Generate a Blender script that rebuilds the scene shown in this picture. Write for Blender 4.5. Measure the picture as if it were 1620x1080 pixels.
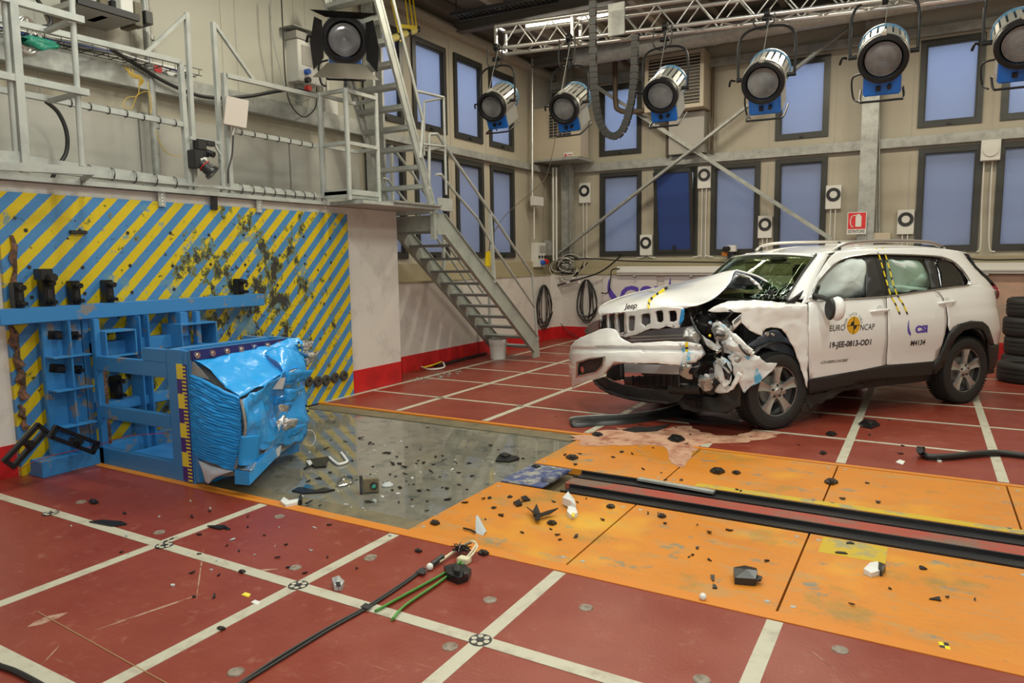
import bpy, bmesh, math, random
from mathutils import Vector as V, Matrix, noise
from mathutils.geometry import tessellate_polygon
for o in list(bpy.data.objects): bpy.data.objects.remove(o)
C = bpy.context.scene.collection
SC = bpy.context.scene
rnd = random.Random(7)
PI = math.pi
# ---------------- camera (measured from the photograph's vanishing points) ----------------
FPX = 1132.437; EYE = V((0, 0, 1.67))
RX = V(((0.8665051, 0.0452590, -0.4971122))); RY = V(((0.4989838, -0.1056029, 0.8601530))); RZ = V(((-0.0135668, -0.9933779, -0.1140889)))
cam = bpy.data.cameras.new('camera'); camo = bpy.data.objects.new('camera', cam); C.objects.link(camo)
cam.sensor_width = 36; cam.lens = FPX / 1620 * 36; cam.clip_start = .05; cam.clip_end = 200
camo.matrix_world = Matrix.Translation(EYE) @ Matrix(((RX.x, -RX.y, -RX.z), (RY.x, -RY.y, -RY.z), (RZ.x, -RZ.y, -RZ.z))).to_4x4()
SC.camera = camo
# ---------------- world, lamps, exposure ----------------
w = bpy.data.worlds.new('dusk'); SC.world = w; w.use_nodes = True
w.node_tree.nodes['Background'].inputs[0].default_value = (.50, .63, .76, 1)
w.node_tree.nodes['Background'].inputs[1].default_value = 11
SC.view_settings.view_transform = 'Standard'; SC.view_settings.look = 'None'
SC.view_settings.gamma = 1; SC.view_settings.exposure = 0.0; SC.view_settings.use_curve_mapping = False
def area(name, loc, sx, sy, power, col, rot=(0, 0, 0)):
    l = bpy.data.lights.new(name, 'AREA'); l.shape = 'RECTANGLE'; l.size = sx; l.size_y = sy
    l.energy = power; l.color = col
    o = bpy.data.objects.new(name, l); C.objects.link(o); o.location = loc; o.rotation_euler = rot
    return o
# rows of ceiling fluorescents of the hall
for x in (-4.6, -1.4, 1.8):
    for y in (-.5, 3.2, 6.6, 11.0):
        warm = y > 9 or (x < -4 and y > 6)
        area('hall_light', (x, y, 5.4), 1.5, .22, 38 if y < 0 else 92, (1.0, .90, .70) if warm else (.98, 1.0, .88))
# the photographer's own flash, just above the camera
fl = area('flash', (.05, -.05, 1.95), .22, .14, 55, (1, .98, .95)); fl.rotation_euler = camo.rotation_euler
fl.matrix_world = Matrix.Translation((.05, -.05, 1.95)) @ camo.matrix_world.to_3x3().to_4x4()
# ---------------- measuring helpers: where a line of sight meets a real plane ----------------
def ray(px, py):
    c = V((px - 810, py - 540, FPX)); return V((RX.dot(c), RY.dot(c), RZ.dot(c)))
def PP(px, py, p0, n):
    d = ray(px, py); return EYE + d * ((V(p0) - EYE).dot(n) / d.dot(n))
def G(px, py, z=0): return PP(px, py, (0, 0, z), V((0, 0, 1)))
def PX(px, py, x): return PP(px, py, (x, 0, 0), V((1, 0, 0)))
def PY(px, py, y): return PP(px, py, (0, y, 0), V((0, 1, 0)))
CA = math.radians(233.5)
CF = V((math.cos(CA), math.sin(CA), 0)); CL = V((-CF.y, CF.x, 0)); CO = V((-1.098, 8.766, 0))
CARM = Matrix.Translation(CO) @ Matrix.Rotation(CA, 4, 'Z'); CARI = CARM.inverted()
def CY(px, py, y): return CARI @ PP(px, py, CO + CL * y, CL)
def CX(px, py, x): return CARI @ PP(px, py, CO + CF * x, CF)
# ---------------- materials ----------------
def mat(name, col, rough=.5, metal=0, col2=None, scale=6, lo=.45, hi=.6, detail=6, bump=0, bscale=40, coat=0, stretch=None, spec=.5, trans=0, extra=None):
    m = bpy.data.materials.new(name); m.use_nodes = True; nt = m.node_tree; b = nt.nodes['Principled BSDF']
    b.inputs['Base Color'].default_value = (*col, 1); b.inputs['Roughness'].default_value = rough
    b.inputs['Metallic'].default_value = metal; b.inputs['Coat Weight'].default_value = coat
    b.inputs['Coat Roughness'].default_value = .04; b.inputs['Specular IOR Level'].default_value = spec
    b.inputs['Transmission Weight'].default_value = trans
    tc = nt.nodes.new('ShaderNodeNewGeometry'); src = tc.outputs['Position']
    if stretch:
        mp = nt.nodes.new('ShaderNodeMapping'); mp.inputs['Scale'].default_value = stretch
        nt.links.new(src, mp.inputs['Vector']); src = mp.outputs[0]
    if col2 is not None:
        n = nt.nodes.new('ShaderNodeTexNoise'); n.inputs['Scale'].default_value = scale; n.inputs['Detail'].default_value = detail
        n.inputs['Roughness'].default_value = .65; nt.links.new(src, n.inputs['Vector'])
        r = nt.nodes.new('ShaderNodeValToRGB'); r.color_ramp.elements[0].position = lo; r.color_ramp.elements[1].position = hi
        r.color_ramp.elements[0].color = (*col, 1); r.color_ramp.elements[1].color = (*col2, 1)
        nt.links.new(n.outputs[0], r.inputs[0]); nt.links.new(r.outputs[0], b.inputs['Base Color'])
    if bump:
        n2 = nt.nodes.new('ShaderNodeTexNoise'); n2.inputs['Scale'].default_value = bscale; n2.inputs['Detail'].default_value = 3
        nt.links.new(src, n2.inputs['Vector'])
        bp = nt.nodes.new('ShaderNodeBump'); bp.inputs['Strength'].default_value = bump; bp.inputs['Distance'].default_value = .01
        nt.links.new(n2.outputs[0], bp.inputs['Height']); nt.links.new(bp.outputs[0], b.inputs['Normal'])
    if extra: extra(nt, b, src)
    return m
class N:                                                     # tiny node-graph helper
    def __init__(s, nt): s.nt = nt
    def new(s, t, **k):
        n = s.nt.nodes.new(t)
        for a, v in k.items():
            if hasattr(n, a): setattr(n, a, v)
        return n
    def math(s, op, a, b=0.0):
        n = s.nt.nodes.new('ShaderNodeMath'); n.operation = op
        for i, v in enumerate((a, b)):
            if isinstance(v, (int, float)): n.inputs[i].default_value = v
            else: s.nt.links.new(v, n.inputs[i])
        return n.outputs[0]
    def noise(s, src, scale, detail=5, rough=.6):
        n = s.nt.nodes.new('ShaderNodeTexNoise'); n.inputs['Scale'].default_value = scale
        n.inputs['Detail'].default_value = detail; n.inputs['Roughness'].default_value = rough
        s.nt.links.new(src, n.inputs['Vector']); return n.outputs[0]
    def ramp(s, f, lo, hi, c0=(0, 0, 0), c1=(1, 1, 1)):
        r = s.nt.nodes.new('ShaderNodeValToRGB'); e = r.color_ramp.elements
        e[0].position = lo; e[1].position = hi; e[0].color = (*c0, 1); e[1].color = (*c1, 1)
        s.nt.links.new(f, r.inputs[0]); return r.outputs[0]
    def mix(s, f, a, b):
        n = s.nt.nodes.new('ShaderNodeMix'); n.data_type = 'RGBA'
        for k, v in ((0, f), (6, a), (7, b)):
            if isinstance(v, tuple): n.inputs[k].default_value = (*v, 1)
            elif isinstance(v, (int, float)): n.inputs[k].default_value = v
            else: s.nt.links.new(v, n.inputs[k])
        return n.outputs[2]
    def xyz(s, src):
        n = s.nt.nodes.new('ShaderNodeSeparateXYZ'); s.nt.links.new(src, n.inputs[0]); return n.outputs
    def map(s, src, scale):
        n = s.nt.nodes.new('ShaderNodeMapping'); n.inputs['Scale'].default_value = scale
        s.nt.links.new(src, n.inputs[0]); return n.outputs[0]
    def set(s, b, name, v): s.nt.links.new(v, b.inputs[name])
# ---------------- mesh builder ----------------
WM = {}
ID = Matrix.Identity(4)
class MB:
    def __init__(s): s.v = []; s.f = []
    def add(s, vs, fs):
        k = len(s.v); s.v += [V(v) for v in vs]; s.f += [tuple(i + k for i in f) for f in fs]; return s
    def box(s, a, b, M=None):
        x0, y0, z0 = a; x1, y1, z1 = b
        vs = [V((x, y, z)) for z in (z0, z1) for x, y in ((x0, y0), (x1, y0), (x1, y1), (x0, y1))]
        if (x1 - x0) * (y1 - y0) * (z1 - z0) < 0: vs = vs[4:] + vs[:4]
        if M is not None: vs = [M @ v for v in vs]
        return s.add(vs, [(3, 2, 1, 0), (4, 5, 6, 7), (0, 1, 5, 4), (1, 2, 6, 5), (2, 3, 7, 6), (3, 0, 4, 7)])
    def beam(s, p, q, w, h=None, up=(0, 0, 1)):
        p = V(p); q = V(q); h = h or w; d = (q - p).normalized(); up = V(up)
        if abs(d.dot(up)) > .98: up = V((1, 0, 0))
        sx = d.cross(up).normalized() * w / 2; sz = sx.cross(d).normalized() * h / 2
        vs = [a + sx * i + sz * j for a in (p, q) for i, j in ((-1, -1), (1, -1), (1, 1), (-1, 1))]
        return s.add(vs, [(3, 2, 1, 0), (4, 5, 6, 7), (0, 1, 5, 4), (1, 2, 6, 5), (2, 3, 7, 6), (3, 0, 4, 7)])
    def tube(s, pts, r, n=8, closed=False, flat=1):
        pts = [V(p) for p in pts]; m = len(pts); k = len(s.v); fr = None
        for i, p in enumerate(pts):
            a = pts[i - 1] if (i or closed) else p; b = pts[(i + 1) % m] if (i < m - 1 or closed) else p
            d = (b - a).normalized() if (b - a).length > 1e-9 else V((0, 0, 1))
            if fr is None: fr = d.orthogonal().normalized()
            fr = (fr - d * fr.dot(d)).normalized(); bt = d.cross(fr)
            rr = r[i] if isinstance(r, (list, tuple)) else r
            for j in range(n):
                t = 2 * PI * j / n; s.v.append(p + fr * math.cos(t) * rr + bt * math.sin(t) * rr * flat)
        for i in range(m if closed else m - 1):
            for j in range(n):
                a = k + i * n + j; b = k + i * n + (j + 1) % n; c = k + ((i + 1) % m) * n + (j + 1) % n; d = k + ((i + 1) % m) * n + j
                s.f.append((a, b, c, d))
        if not closed:
            s.f.append(tuple(k + j for j in reversed(range(n)))); s.f.append(tuple(k + (m - 1) * n + j for j in range(n)))
        return s
    def cyl(s, p, q, r, r2=None, n=16): return s.tube([p, q], [r, r if r2 is None else r2], n)
    def lathe(s, prof, o, ax, n=32, closed=False):            # prof: (radius, height along ax)
        o = V(o); ax = V(ax).normalized(); u = ax.orthogonal().normalized(); w_ = ax.cross(u); k = len(s.v); m = len(prof)
        for r, h in prof:
            for j in range(n):
                t = 2 * PI * j / n; s.v.append(o + ax * h + (u * math.cos(t) + w_ * math.sin(t)) * r)
        for i in range(m if closed else m - 1):
            for j in range(n):
                s.f.append((k + i * n + j, k + i * n + (j + 1) % n, k + ((i + 1) % m) * n + (j + 1) % n, k + ((i + 1) % m) * n + j))
        return s
    def prism(s, poly, d):                                    # planar polygon of 3-D points extruded by vector d
        poly = [V(p) for p in poly]; d = V(d); n = len(poly); nn = V((0, 0, 0))
        for i in range(n): nn += poly[i].cross(poly[(i + 1) % n])
        if nn.dot(d) > 0: poly = poly[::-1]
        k = len(s.v); s.v += poly + [p + d for p in poly]
        s.f.append(tuple(range(k, k + n))); s.f.append(tuple(reversed(range(k + n, k + 2 * n))))
        for i in range(n): j = (i + 1) % n; s.f.append((k + j, k + i, k + n + i, k + n + j))
        return s
    def grid(s, rows):
        k = len(s.v); m = len(rows[0])
        for r in rows: s.v += [V(p) for p in r]
        for i in range(len(rows) - 1):
            for j in range(m - 1): a = k + i * m + j; s.f.append((a, a + 1, a + m + 1, a + m))
        return s
    def ball(s, c, r, n=10, sz=1):
        return s.lathe([(max(1e-4, r * math.sin(PI * i / n)), -r * sz * math.cos(PI * i / n)) for i in range(n + 1)], c, (0, 0, 1), n * 2 - 4 if n > 5 else 8)
    def obj(s, name, m, parent=None, M=None, smooth=40, thick=0, off=0, bev=0, sub=0, recentre=None):
        M = M or ID; me = bpy.data.meshes.new(name); top = parent is None
        org = V((0, 0, 0))
        if (top if recentre is None else recentre) and s.v:
            lo = V([min(v[i] for v in s.v) for i in range(3)]); hi = V([max(v[i] for v in s.v) for i in range(3)])
            org = V(((lo.x + hi.x) / 2, (lo.y + hi.y) / 2, lo.z))
        me.from_pydata([v - org for v in s.v], [], s.f)
        bm = bmesh.new(); bm.from_mesh(me)
        bmesh.ops.remove_doubles(bm, verts=bm.verts, dist=1e-5)
        if bev:
            es = [e for e in bm.edges if len(e.link_faces) == 2 and e.calc_face_angle(0) > .6]
            bmesh.ops.bevel(bm, geom=es, offset=bev, segments=2, affect='EDGES', clamp_overlap=True)
        if thick == 0: bmesh.ops.recalc_face_normals(bm, faces=bm.faces)
        if smooth:
            for f in bm.faces: f.smooth = True
            lim = math.radians(smooth)
            for e in bm.edges:
                if len(e.link_faces) == 2 and e.calc_face_angle(0) > lim: e.smooth = False
        bm.to_mesh(me); bm.free(); me.materials.append(m)
        o = bpy.data.objects.new(name, me); C.objects.link(o); M = M @ Matrix.Translation(org)
        if parent is not None:
            o.parent = parent; o.matrix_parent_inverse = WM[parent.name].inverted()
        o.matrix_basis = M; WM[o.name] = M
        if thick:
            md = o.modifiers.new('solid', 'SOLIDIFY'); md.thickness = thick; md.offset = off
        if sub:
            md = o.modifiers.new('sub', 'SUBSURF'); md.levels = sub; md.render_levels = sub
        return o
def tag(o, label=None, cat=None, group=None, kind=None):
    for k, v in (('label', label), ('category', cat), ('group', group), ('kind', kind)):
        if v: o[k] = v
    return o
def thing(name, loc=(0, 0, 0), label=None, cat=None, group=None, kind=None, M=None):
    o = bpy.data.objects.new(name, None); C.objects.link(o); M = M or Matrix.Translation(loc)
    o.matrix_basis = M; WM[o.name] = M; o.empty_display_size = .1
    return tag(o, label, cat, group, kind)
def children(o): return [c for c in bpy.data.objects if c.parent == o]
def copy_tree(o, M=None, parent=None):
    c = o.copy(); C.objects.link(c)
    if parent is not None: c.parent = parent; c.matrix_parent_inverse = o.matrix_parent_inverse.copy()
    if M is not None: c.matrix_basis = M; WM[c.name] = M
    for ch in children(o): copy_tree(ch, None, c)
    return c
def sm(pts, n=4, closed=False):                               # Catmull-Rom through points
    pts = [V(p) for p in pts]; m = len(pts); out = []
    for i in range(m if closed else m - 1):
        g = (lambda k: pts[k % m]) if closed else (lambda k: pts[max(0, min(m - 1, k))])
        a, b, c, d = g(i - 1), g(i), g(i + 1), g(i + 2)
        for j in range(n):
            t = j / n; out.append(.5 * ((2 * b) + (c - a) * t + (2 * a - 5 * b + 4 * c - d) * t * t + (3 * b - a - 3 * c + d) * t ** 3))
    if not closed: out.append(pts[-1])
    return out
def smgrid(rows, n=4, m=None):
    m = m or n; r2 = [sm(r, m) for r in rows]; cols = [sm([r[j] for r in r2], n) for j in range(len(r2[0]))]
    return [[cols[j][i] for j in range(len(cols))] for i in range(len(cols[0]))]
def crumple(rows, amp, sc, seed=0):
    o = V((seed * 7.3, seed * 3.1, seed))
    return [[p + noise.noise_vector(p * sc + o) * amp + noise.noise_vector(p * sc * 2.7 + o) * amp * .4 for p in r] for r in rows]
def gridcut(bm, axes, step, lo, hi):
    for ax in axes:
        n = V((0, 0, 0)); n[ax] = 1; k = math.ceil(lo[ax] / step)
        while k * step < hi[ax]:
            c = V((0, 0, 0)); c[ax] = k * step
            bmesh.ops.bisect_plane(bm, geom=bm.verts[:] + bm.edges[:] + bm.faces[:], plane_co=c, plane_no=n, dist=1e-5); k += 1
def panel(outline, fn, holes=(), step=.1):                    # 2-D outline (u,v) with holes -> MB surface mapped by fn(u,v)
    polys = [[V((p[0], p[1], 0)) for p in outline]] + [[V((p[0], p[1], 0)) for p in h] for h in holes]
    tris = tessellate_polygon(polys); flat = [p for q in polys for p in q]
    bm = bmesh.new(); vs = [bm.verts.new(p) for p in flat]
    for t in tris:
        a, b, c = (flat[i] for i in t)
        if (b - a).cross(c - a).length < 1e-9: continue
        try: bm.faces.new([vs[i] for i in (t if (b - a).cross(c - a).z > 0 else reversed(t))])
        except ValueError: pass
    lo = [min(p[i] for p in flat) for i in (0, 1)]; hi = [max(p[i] for p in flat) for i in (0, 1)]
    gridcut(bm, (0, 1), step, lo, hi)
    mb = MB(); bm.verts.index_update()
    mb.v = [V(fn(v.co.x, v.co.y)) for v in bm.verts]; mb.f = [tuple(v.index for v in f.verts) for f in bm.faces]; bm.free()
    return mb
def text_mb(txt, size, fn, shear=0, bold=0, spacing=1.0, width=None, depth=0):   # text laid on a surface by fn(u,v), centred
    cu = bpy.data.curves.new('t', 'FONT'); cu.body = txt; cu.size = size; cu.align_x = 'CENTER'; cu.align_y = 'CENTER'
    cu.shear = shear; cu.offset = bold; cu.space_character = spacing; cu.resolution_u = 3
    o = bpy.data.objects.new('t', cu); me = o.to_mesh(); mb = MB()
    xs = [v.co.x for v in me.vertices]; k = width / (max(xs) - min(xs)) if width else 1; c = (max(xs) + min(xs)) / 2
    mb.v = [V(fn((v.co.x - c) * k, v.co.y)) for v in me.vertices]; mb.f = [tuple(p.vertices) for p in me.polygons]
    o.to_mesh_clear(); bpy.data.objects.remove(o); bpy.data.curves.remove(cu)
    return mb
def lin(a, b, t): return V(a) * (1 - t) + V(b) * t
# ================= materials =================
def floor_extra(nt, b, src):
    n = N(nt); a = n.noise(src, 1.3, 6, .7); s = n.ramp(a, .35, .7, (.185, .026, .014), (.235, .046, .026))
    st = n.noise(n.map(src, (1, 1, 1)), 9, 8, .7); s = n.mix(n.math('MULTIPLY', n.ramp(st, .57, .72), .6), s, (.32, .13, .085))
    sc = n.noise(n.map(src, (3, 40, 1)), 2.2, 3, .5); s = n.mix(n.math('MULTIPLY', n.ramp(sc, .64, .72), .12), s, (.5, .34, .26))
    dk = n.noise(src, .55, 5, .6); s = n.mix(n.math('MULTIPLY', n.ramp(dk, .52, .75), .45), s, (.16, .02, .012))
    n.set(b, 'Base Color', s); n.set(b, 'Roughness', n.ramp(n.noise(src, 3, 4), .3, .8, (.28,) * 3, (.5,) * 3))
M_floor = mat('red_floor_paint', (.28, .05, .03), .36, bump=.12, bscale=60, extra=floor_extra)
M_line = mat('white_floor_paint', (.44, .42, .33), .5, col2=(.30, .25, .19), scale=9, lo=.5, hi=.75)
def plate_extra(nt, b, src):
    n = N(nt); s = n.ramp(n.noise(src, 1.7, 6), .3, .7, (.49, .165, .011), (.57, .205, .016))
    wr = n.noise(n.map(src, (1.2, 3.2, 1)), 2.2, 9, .72); s = n.mix(n.math('MULTIPLY', n.ramp(wr, .53, .62), .75), s, (.40, .22, .07))
    w2 = n.noise(n.map(src, (1, 1.6, 1)), 3.1, 9, .72); s = n.mix(n.ramp(w2, .595, .63), s, (.20, .185, .13))
    ol = n.noise(src, 1.9, 7, .68); s = n.mix(n.math('MULTIPLY', n.ramp(ol, .56, .66), .65), s, (.22, .17, .04))
    sk = n.noise(n.map(src, (1.5, 30, 1)), 1.6, 4, .6); s = n.mix(n.math('MULTIPLY', n.ramp(sk, .60, .66), .6), s, (.30, .22, .12))
    yl = n.noise(src, .9, 3); s = n.mix(n.math('MULTIPLY', n.ramp(yl, .55, .70), .6), s, (.70, .42, .03))
    n.set(b, 'Base Color', s)
M_plate = mat('orange_plate_paint', (.75, .28, .02), .45, bump=.15, bscale=30, extra=plate_extra)
M_orange = mat('orange_edge_paint', (.55, .185, .014), .5, col2=(.45, .22, .06), scale=7, lo=.55, hi=.75)
def wet_extra(nt, b, src):
    n = N(nt); s = n.ramp(n.noise(src, 1.1, 7, .7), .35, .7, (.135, .13, .105), (.22, .21, .17))
    s = n.mix(n.ramp(n.noise(src, 5, 8, .75), .52, .62), s, (.09, .095, .085))
    s = n.mix(n.math('MULTIPLY', n.ramp(n.noise(n.map(src, (1, 5, 1)), 2.4, 5), .60, .72), .5), s, (.24, .14, .06))
    n.set(b, 'Base Color', s); n.set(b, 'Roughness', n.ramp(n.noise(src, .8, 3), .45, .72, (.03,) * 3, (.16,) * 3))
M_wet = mat('wet_grey_plate', (.17, .16, .13), .1, bump=.05, bscale=3, spec=.9, extra=wet_extra)
M_ledge = mat('olive_pit_edge', (.17, .14, .08), .45, col2=(.09, .085, .06), scale=6, lo=.4, hi=.7)
def stripe_extra(nt, b, src):
    n = N(nt); o = n.xyz(src); s = n.math('SUBTRACT', o[1], o[2])
    f = n.math('FRACT', n.math('DIVIDE', n.math('SUBTRACT', n.math('ADD', s, n.math('MULTIPLY', n.math('SUBTRACT', n.noise(src, 30, 2), .5), .012)), .81), .22))
    f = n.math('LESS_THAN', f, .5)
    c = n.mix(f, (.055, .20, .43), (.56, .42, .008))
    # worn patches get denser in the middle of the block, where barriers are bolted on
    yy = n.math('SUBTRACT', 1.0, n.math('MINIMUM', 1.0, n.math('MULTIPLY', n.math('ABSOLUTE', n.math('SUBTRACT', o[1], 5.1)), .55)))
    zz = n.math('SUBTRACT', 1.0, n.math('MINIMUM', 1.0, n.math('MULTIPLY', n.math('ABSOLUTE', n.math('SUBTRACT', o[2], 1.2)), .8)))
    dens = n.math('MULTIPLY', n.math('MULTIPLY', yy, zz), .10)
    ch = n.math('ADD', n.noise(n.map(src, (1, 1, .8)), 3.3, 10, .74), dens)
    c = n.mix(n.ramp(ch, .585, .60), c, (.16, .17, .03))
    c = n.mix(n.ramp(ch, .615, .63), c, (.035, .035, .03))
    c = n.mix(n.ramp(n.math('ADD', n.noise(src, 14, 6, .7), dens), .655, .67), c, (.03, .03, .025))
    bl = n.noise(n.map(src, (1, 2.2, 2.2)), 1.7, 6, .7); c = n.mix(n.math('MULTIPLY', n.ramp(n.math('ADD', bl, dens), .62, .65), .8), c, (.10, .24, .33))
    n.set(b, 'Base Color', c)
M_stripe = mat('blue_yellow_stripe_paint', (.5, .4, .01), .42, bump=.2, bscale=20, extra=stripe_extra)
M_conc = mat('white_painted_concrete', (.60, .57, .53), .6, col2=(.40, .38, .35), scale=3.2, lo=.52, hi=.82, bump=.3, bscale=25)
M_red = mat('red_skirting_paint', (.52, .012, .014), .45, col2=(.40, .01, .012), scale=4)
M_clad = mat('beige_wall_cladding', (.42, .385, .30), .5, col2=(.36, .33, .26), scale=1.1, lo=.4, hi=.7, stretch=(1, 1, .35))
M_greywall = mat('grey_sheet', (.40, .385, .34), .5, col2=(.34, .33, .30), scale=1.2, lo=.4, hi=.7)
M_ledgetop = mat('ochre_ledge', (.33, .30, .17), .6, col2=(.24, .21, .12), scale=5)
M_frame = mat('dark_window_frame', (.045, .045, .04), .35, metal=.3)
def pane_extra(nt, b, src):
    t = nt.nodes.new('ShaderNodeBsdfTranslucent'); t.inputs[0].default_value = (.55, .58, .70, 1)
    mx = nt.nodes.new('ShaderNodeMixShader'); mx.inputs[0].default_value = .62
    nt.links.new(b.outputs[0], mx.inputs[1]); nt.links.new(t.outputs[0], mx.inputs[2])
    nt.links.new(mx.outputs[0], nt.nodes['Material Output'].inputs[0])
M_pane = mat('frosted_dusk_pane', (.30, .33, .44), .3, extra=pane_extra)
M_panedark = mat('dark_blue_pane', (.03, .06, .22), .2)
M_galv = mat('galvanised_steel', (.42, .43, .40), .45, metal=.35, col2=(.30, .31, .29), scale=8, lo=.4, hi=.65)
M_rail = mat('grey_painted_steel', (.40, .42, .39), .42, col2=(.33, .35, .33), scale=5)
M_stair = mat('sage_grey_stair_paint', (.33, .36, .32), .45, col2=(.27, .29, .26), scale=4)
M_white = mat('white_plastic', (.66, .66, .62), .4)
M_black = mat('black_rubber', (.014, .014, .014), .5)
M_blackpl = mat('black_plastic', (.018, .018, .019), .38)
M_darkroof = mat('dark_roof_steel', (.13, .12, .10), .6)
M_ceil = mat('roof_sheet', (.20, .19, .165), .6)
M_chrome = mat('bright_metal', (.72, .72, .72), .18, metal=1)
M_alu = mat('brushed_aluminium', (.62, .61, .58), .32, metal=.85)
M_yellow = mat('yellow_paint', (.78, .60, .01), .45)
M_blueframe = mat('blue_steel_paint', (.035, .20, .47), .4, col2=(.20, .20, .21), scale=5.2, lo=.585, hi=.61, detail=9, bump=.1)
M_bluelamp = mat('lamp_blue', (.005, .13, .52), .35)
M_purple = mat('indigo_print', (.10, .06, .42), .4)
M_ink = mat('black_print', (.02, .02, .022), .45)
M_tube = None
def emis(name, col, st):
    m = bpy.data.materials.new(name); m.use_nodes = True; b = m.node_tree.nodes['Principled BSDF']
    b.inputs['Emission Color'].default_value = (*col, 1); b.inputs['Emission Strength'].default_value = st
    b.inputs['Base Color'].default_value = (*col, 1); return m
M_tube = emis('lit_tube', (1, .95, .82), 6)
# ================= floor =================
YA, YB, XL = 3.36, 6.14, -6.2                                  # track zone between the two red fields
XPIT = -2.75
fl_ = MB()
fl_.box((-8.2, -3, -.12), (4.5, YA, 0)); fl_.box((-8.2, YB, -.12), (4.5, 14.6, 0)); fl_.box((-8.2, YA, -.3), (4.5, YB, -.12))
floor = tag(fl_.obj('floor', M_floor, smooth=0, recentre=False), kind='structure')
MB().box((-6.2, YA, -.12), (4.4, YB, -.06)).obj('track_pit_base', M_ledge, floor, smooth=0)
LX = [-6.18, -5.07, -3.92, -2.76, -1.63, -.53, .56, 1.66, 2.76]
for x in LX:
    if x > -5: MB().box((x - .036, -3, 0), (x + .036, YA - .06, .002)).obj('painted_line', M_line, floor, smooth=0)
    MB().box((x - .036, YB + .05, 0), (x + .036, 13.4, .002)).obj('painted_line', M_line, floor, smooth=0)
for y in (-.75, .35, 1.42, 2.51):
    MB().box((-6.5, y - .036, .0005), (4.4, y + .036, .003)).obj('painted_line', M_line, floor, smooth=0)
for y in (7.03, 8.14, 9.16, 10.24, 11.3, 12.4):
    MB().box((-6.2, y - .024, .0005), (4.4, y + .024, .003)).obj('painted_line', M_line, floor, smooth=0)
M_scuffp = mat('pale_floor_scuff', (.36, .22, .16), .6, col2=(.20, .05, .03), scale=14, lo=.45, hi=.6)
M_sock = mat('dull_socket_metal', (.24, .20, .16), .5, col2=(.15, .11, .08), scale=30)
# little round measuring dots at the crossings, and ground sockets
for (px, py) in ((80, 812), (260, 863), (472, 926), (760, 1013), (696, 629), (821, 642)):
    g = G(px, py); MB().cyl(g + V((0, 0, .002)), g + V((0, 0, .0035)), .052, n=20).obj('measuring_patch', M_ink, floor)
    for k in range(7):
        c = g if k == 0 else g + V((math.cos(k * PI / 3) * .032, math.sin(k * PI / 3) * .032, 0))
        MB().cyl(c + V((0, 0, .0035)), c + V((0, 0, .005)), .013, n=10).obj('measuring_dot', M_line if k else M_ink, floor)
for (px, py) in ((128, 794), (252, 842), (442, 817), (467, 898), (587, 881), (585, 883), (775, 949), (927, 961), (712, 1023), (1329, 1028), (1110, 1075), (373, 1063)):
    g = G(px, py); MB().lathe([(.0001, .004), (.026, .002), (.028, .004), (.033, .004), (.035, .0005), (.0001, .0015)], g, (0, 0, 1), 18).obj('ground_socket', M_sock, floor)
for q, w_ in ((((146, 998), (325, 937)), .02), (((42, 991), (106, 969)), .07), (((310, 950), (322, 868)), .008), (((1285, 1030), (1330, 1066)), .012), (((370, 905), (440, 900)), .03), (((60, 1058), (95, 1020)), .008)):
    a, b_ = G(*q[0]), G(*q[1]); d = (b_ - a).normalized(); n_ = V((-d.y, d.x, 0)) * w_ / 2
    MB().prism([a - n_ * .2, lin(a, b_, .3) - n_, lin(a, b_, .7) - n_ * .8, b_ - n_ * .1, b_ + n_ * .1, lin(a, b_, .6) + n_, lin(a, b_, .25) + n_ * .7], V((0, 0, .0012))).obj('floor_scuff', M_scuffp, floor, smooth=0)
# orange edge strips
for y0, y1, x0 in ((YA - .05, YA + .035, XL), (YB - .035, YB + .02, XL)):
    MB().box((x0, y0, -.05), (4.4, y1, .004)).obj('orange_edge_strip', M_orange, floor, smooth=0)
# bare pit ledges and the wet grey steel plate
MB().box((XL + .02, YA + .035, -.05), (XPIT, YA + .22, -.012)).obj('pit_ledge', M_ledge, floor, smooth=0)
MB().box((XL + .02, YB - .26, -.05), (XPIT, YB - .035, -.010)).obj('pit_ledge', M_ledge, floor, smooth=0)
MB().box((XL + .02, YA + .22, -.055), (XPIT, YB - .26, -.018)).obj('wet_steel_plate', M_wet, floor, smooth=0)
# orange deck plates with recessed joints
YS0, YS1 = 4.50, 5.06
px_ = [-2.74, -1.64, -.54, .57, 1.68, 2.78, 3.9]
for i in range(len(px_) - 1):
    for y0, y1 in ((YA + .035, YS0), (YS1, YB - .035)):
        x0 = px_[i]
        MB().box((x0 + .006, y0 + .006, -.05), (px_[i + 1] - .006, y1 - .006, .0)).obj('orange_deck_plate', M_plate, floor, smooth=0)
        for cx in (x0 + .06, px_[i + 1] - .06):
            for cy in (y0 + .09, y1 - .09):
                MB().cyl((cx, cy, -.001), (cx, cy, .0015), .014, n=10).obj('plate_bolt', M_galv, floor)
M_yworn = mat('worn_yellow_paint', (.48, .33, .015), .5, col2=(.30, .26, .12), scale=6, lo=.5, hi=.6)
for (a, b_, c, d) in ((-.46, 4.23, -.12, 4.48),):
    MB().box((a, b_, 0), (c, d, .001)).obj('yellow_paint_patch', M_yworn, floor, smooth=0)
MB().box((-1.4, YS1 + .01, 0), (4.3, YS1 + .09, .0015)).obj('yellow_track_line', M_yworn, floor, smooth=0)
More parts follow.
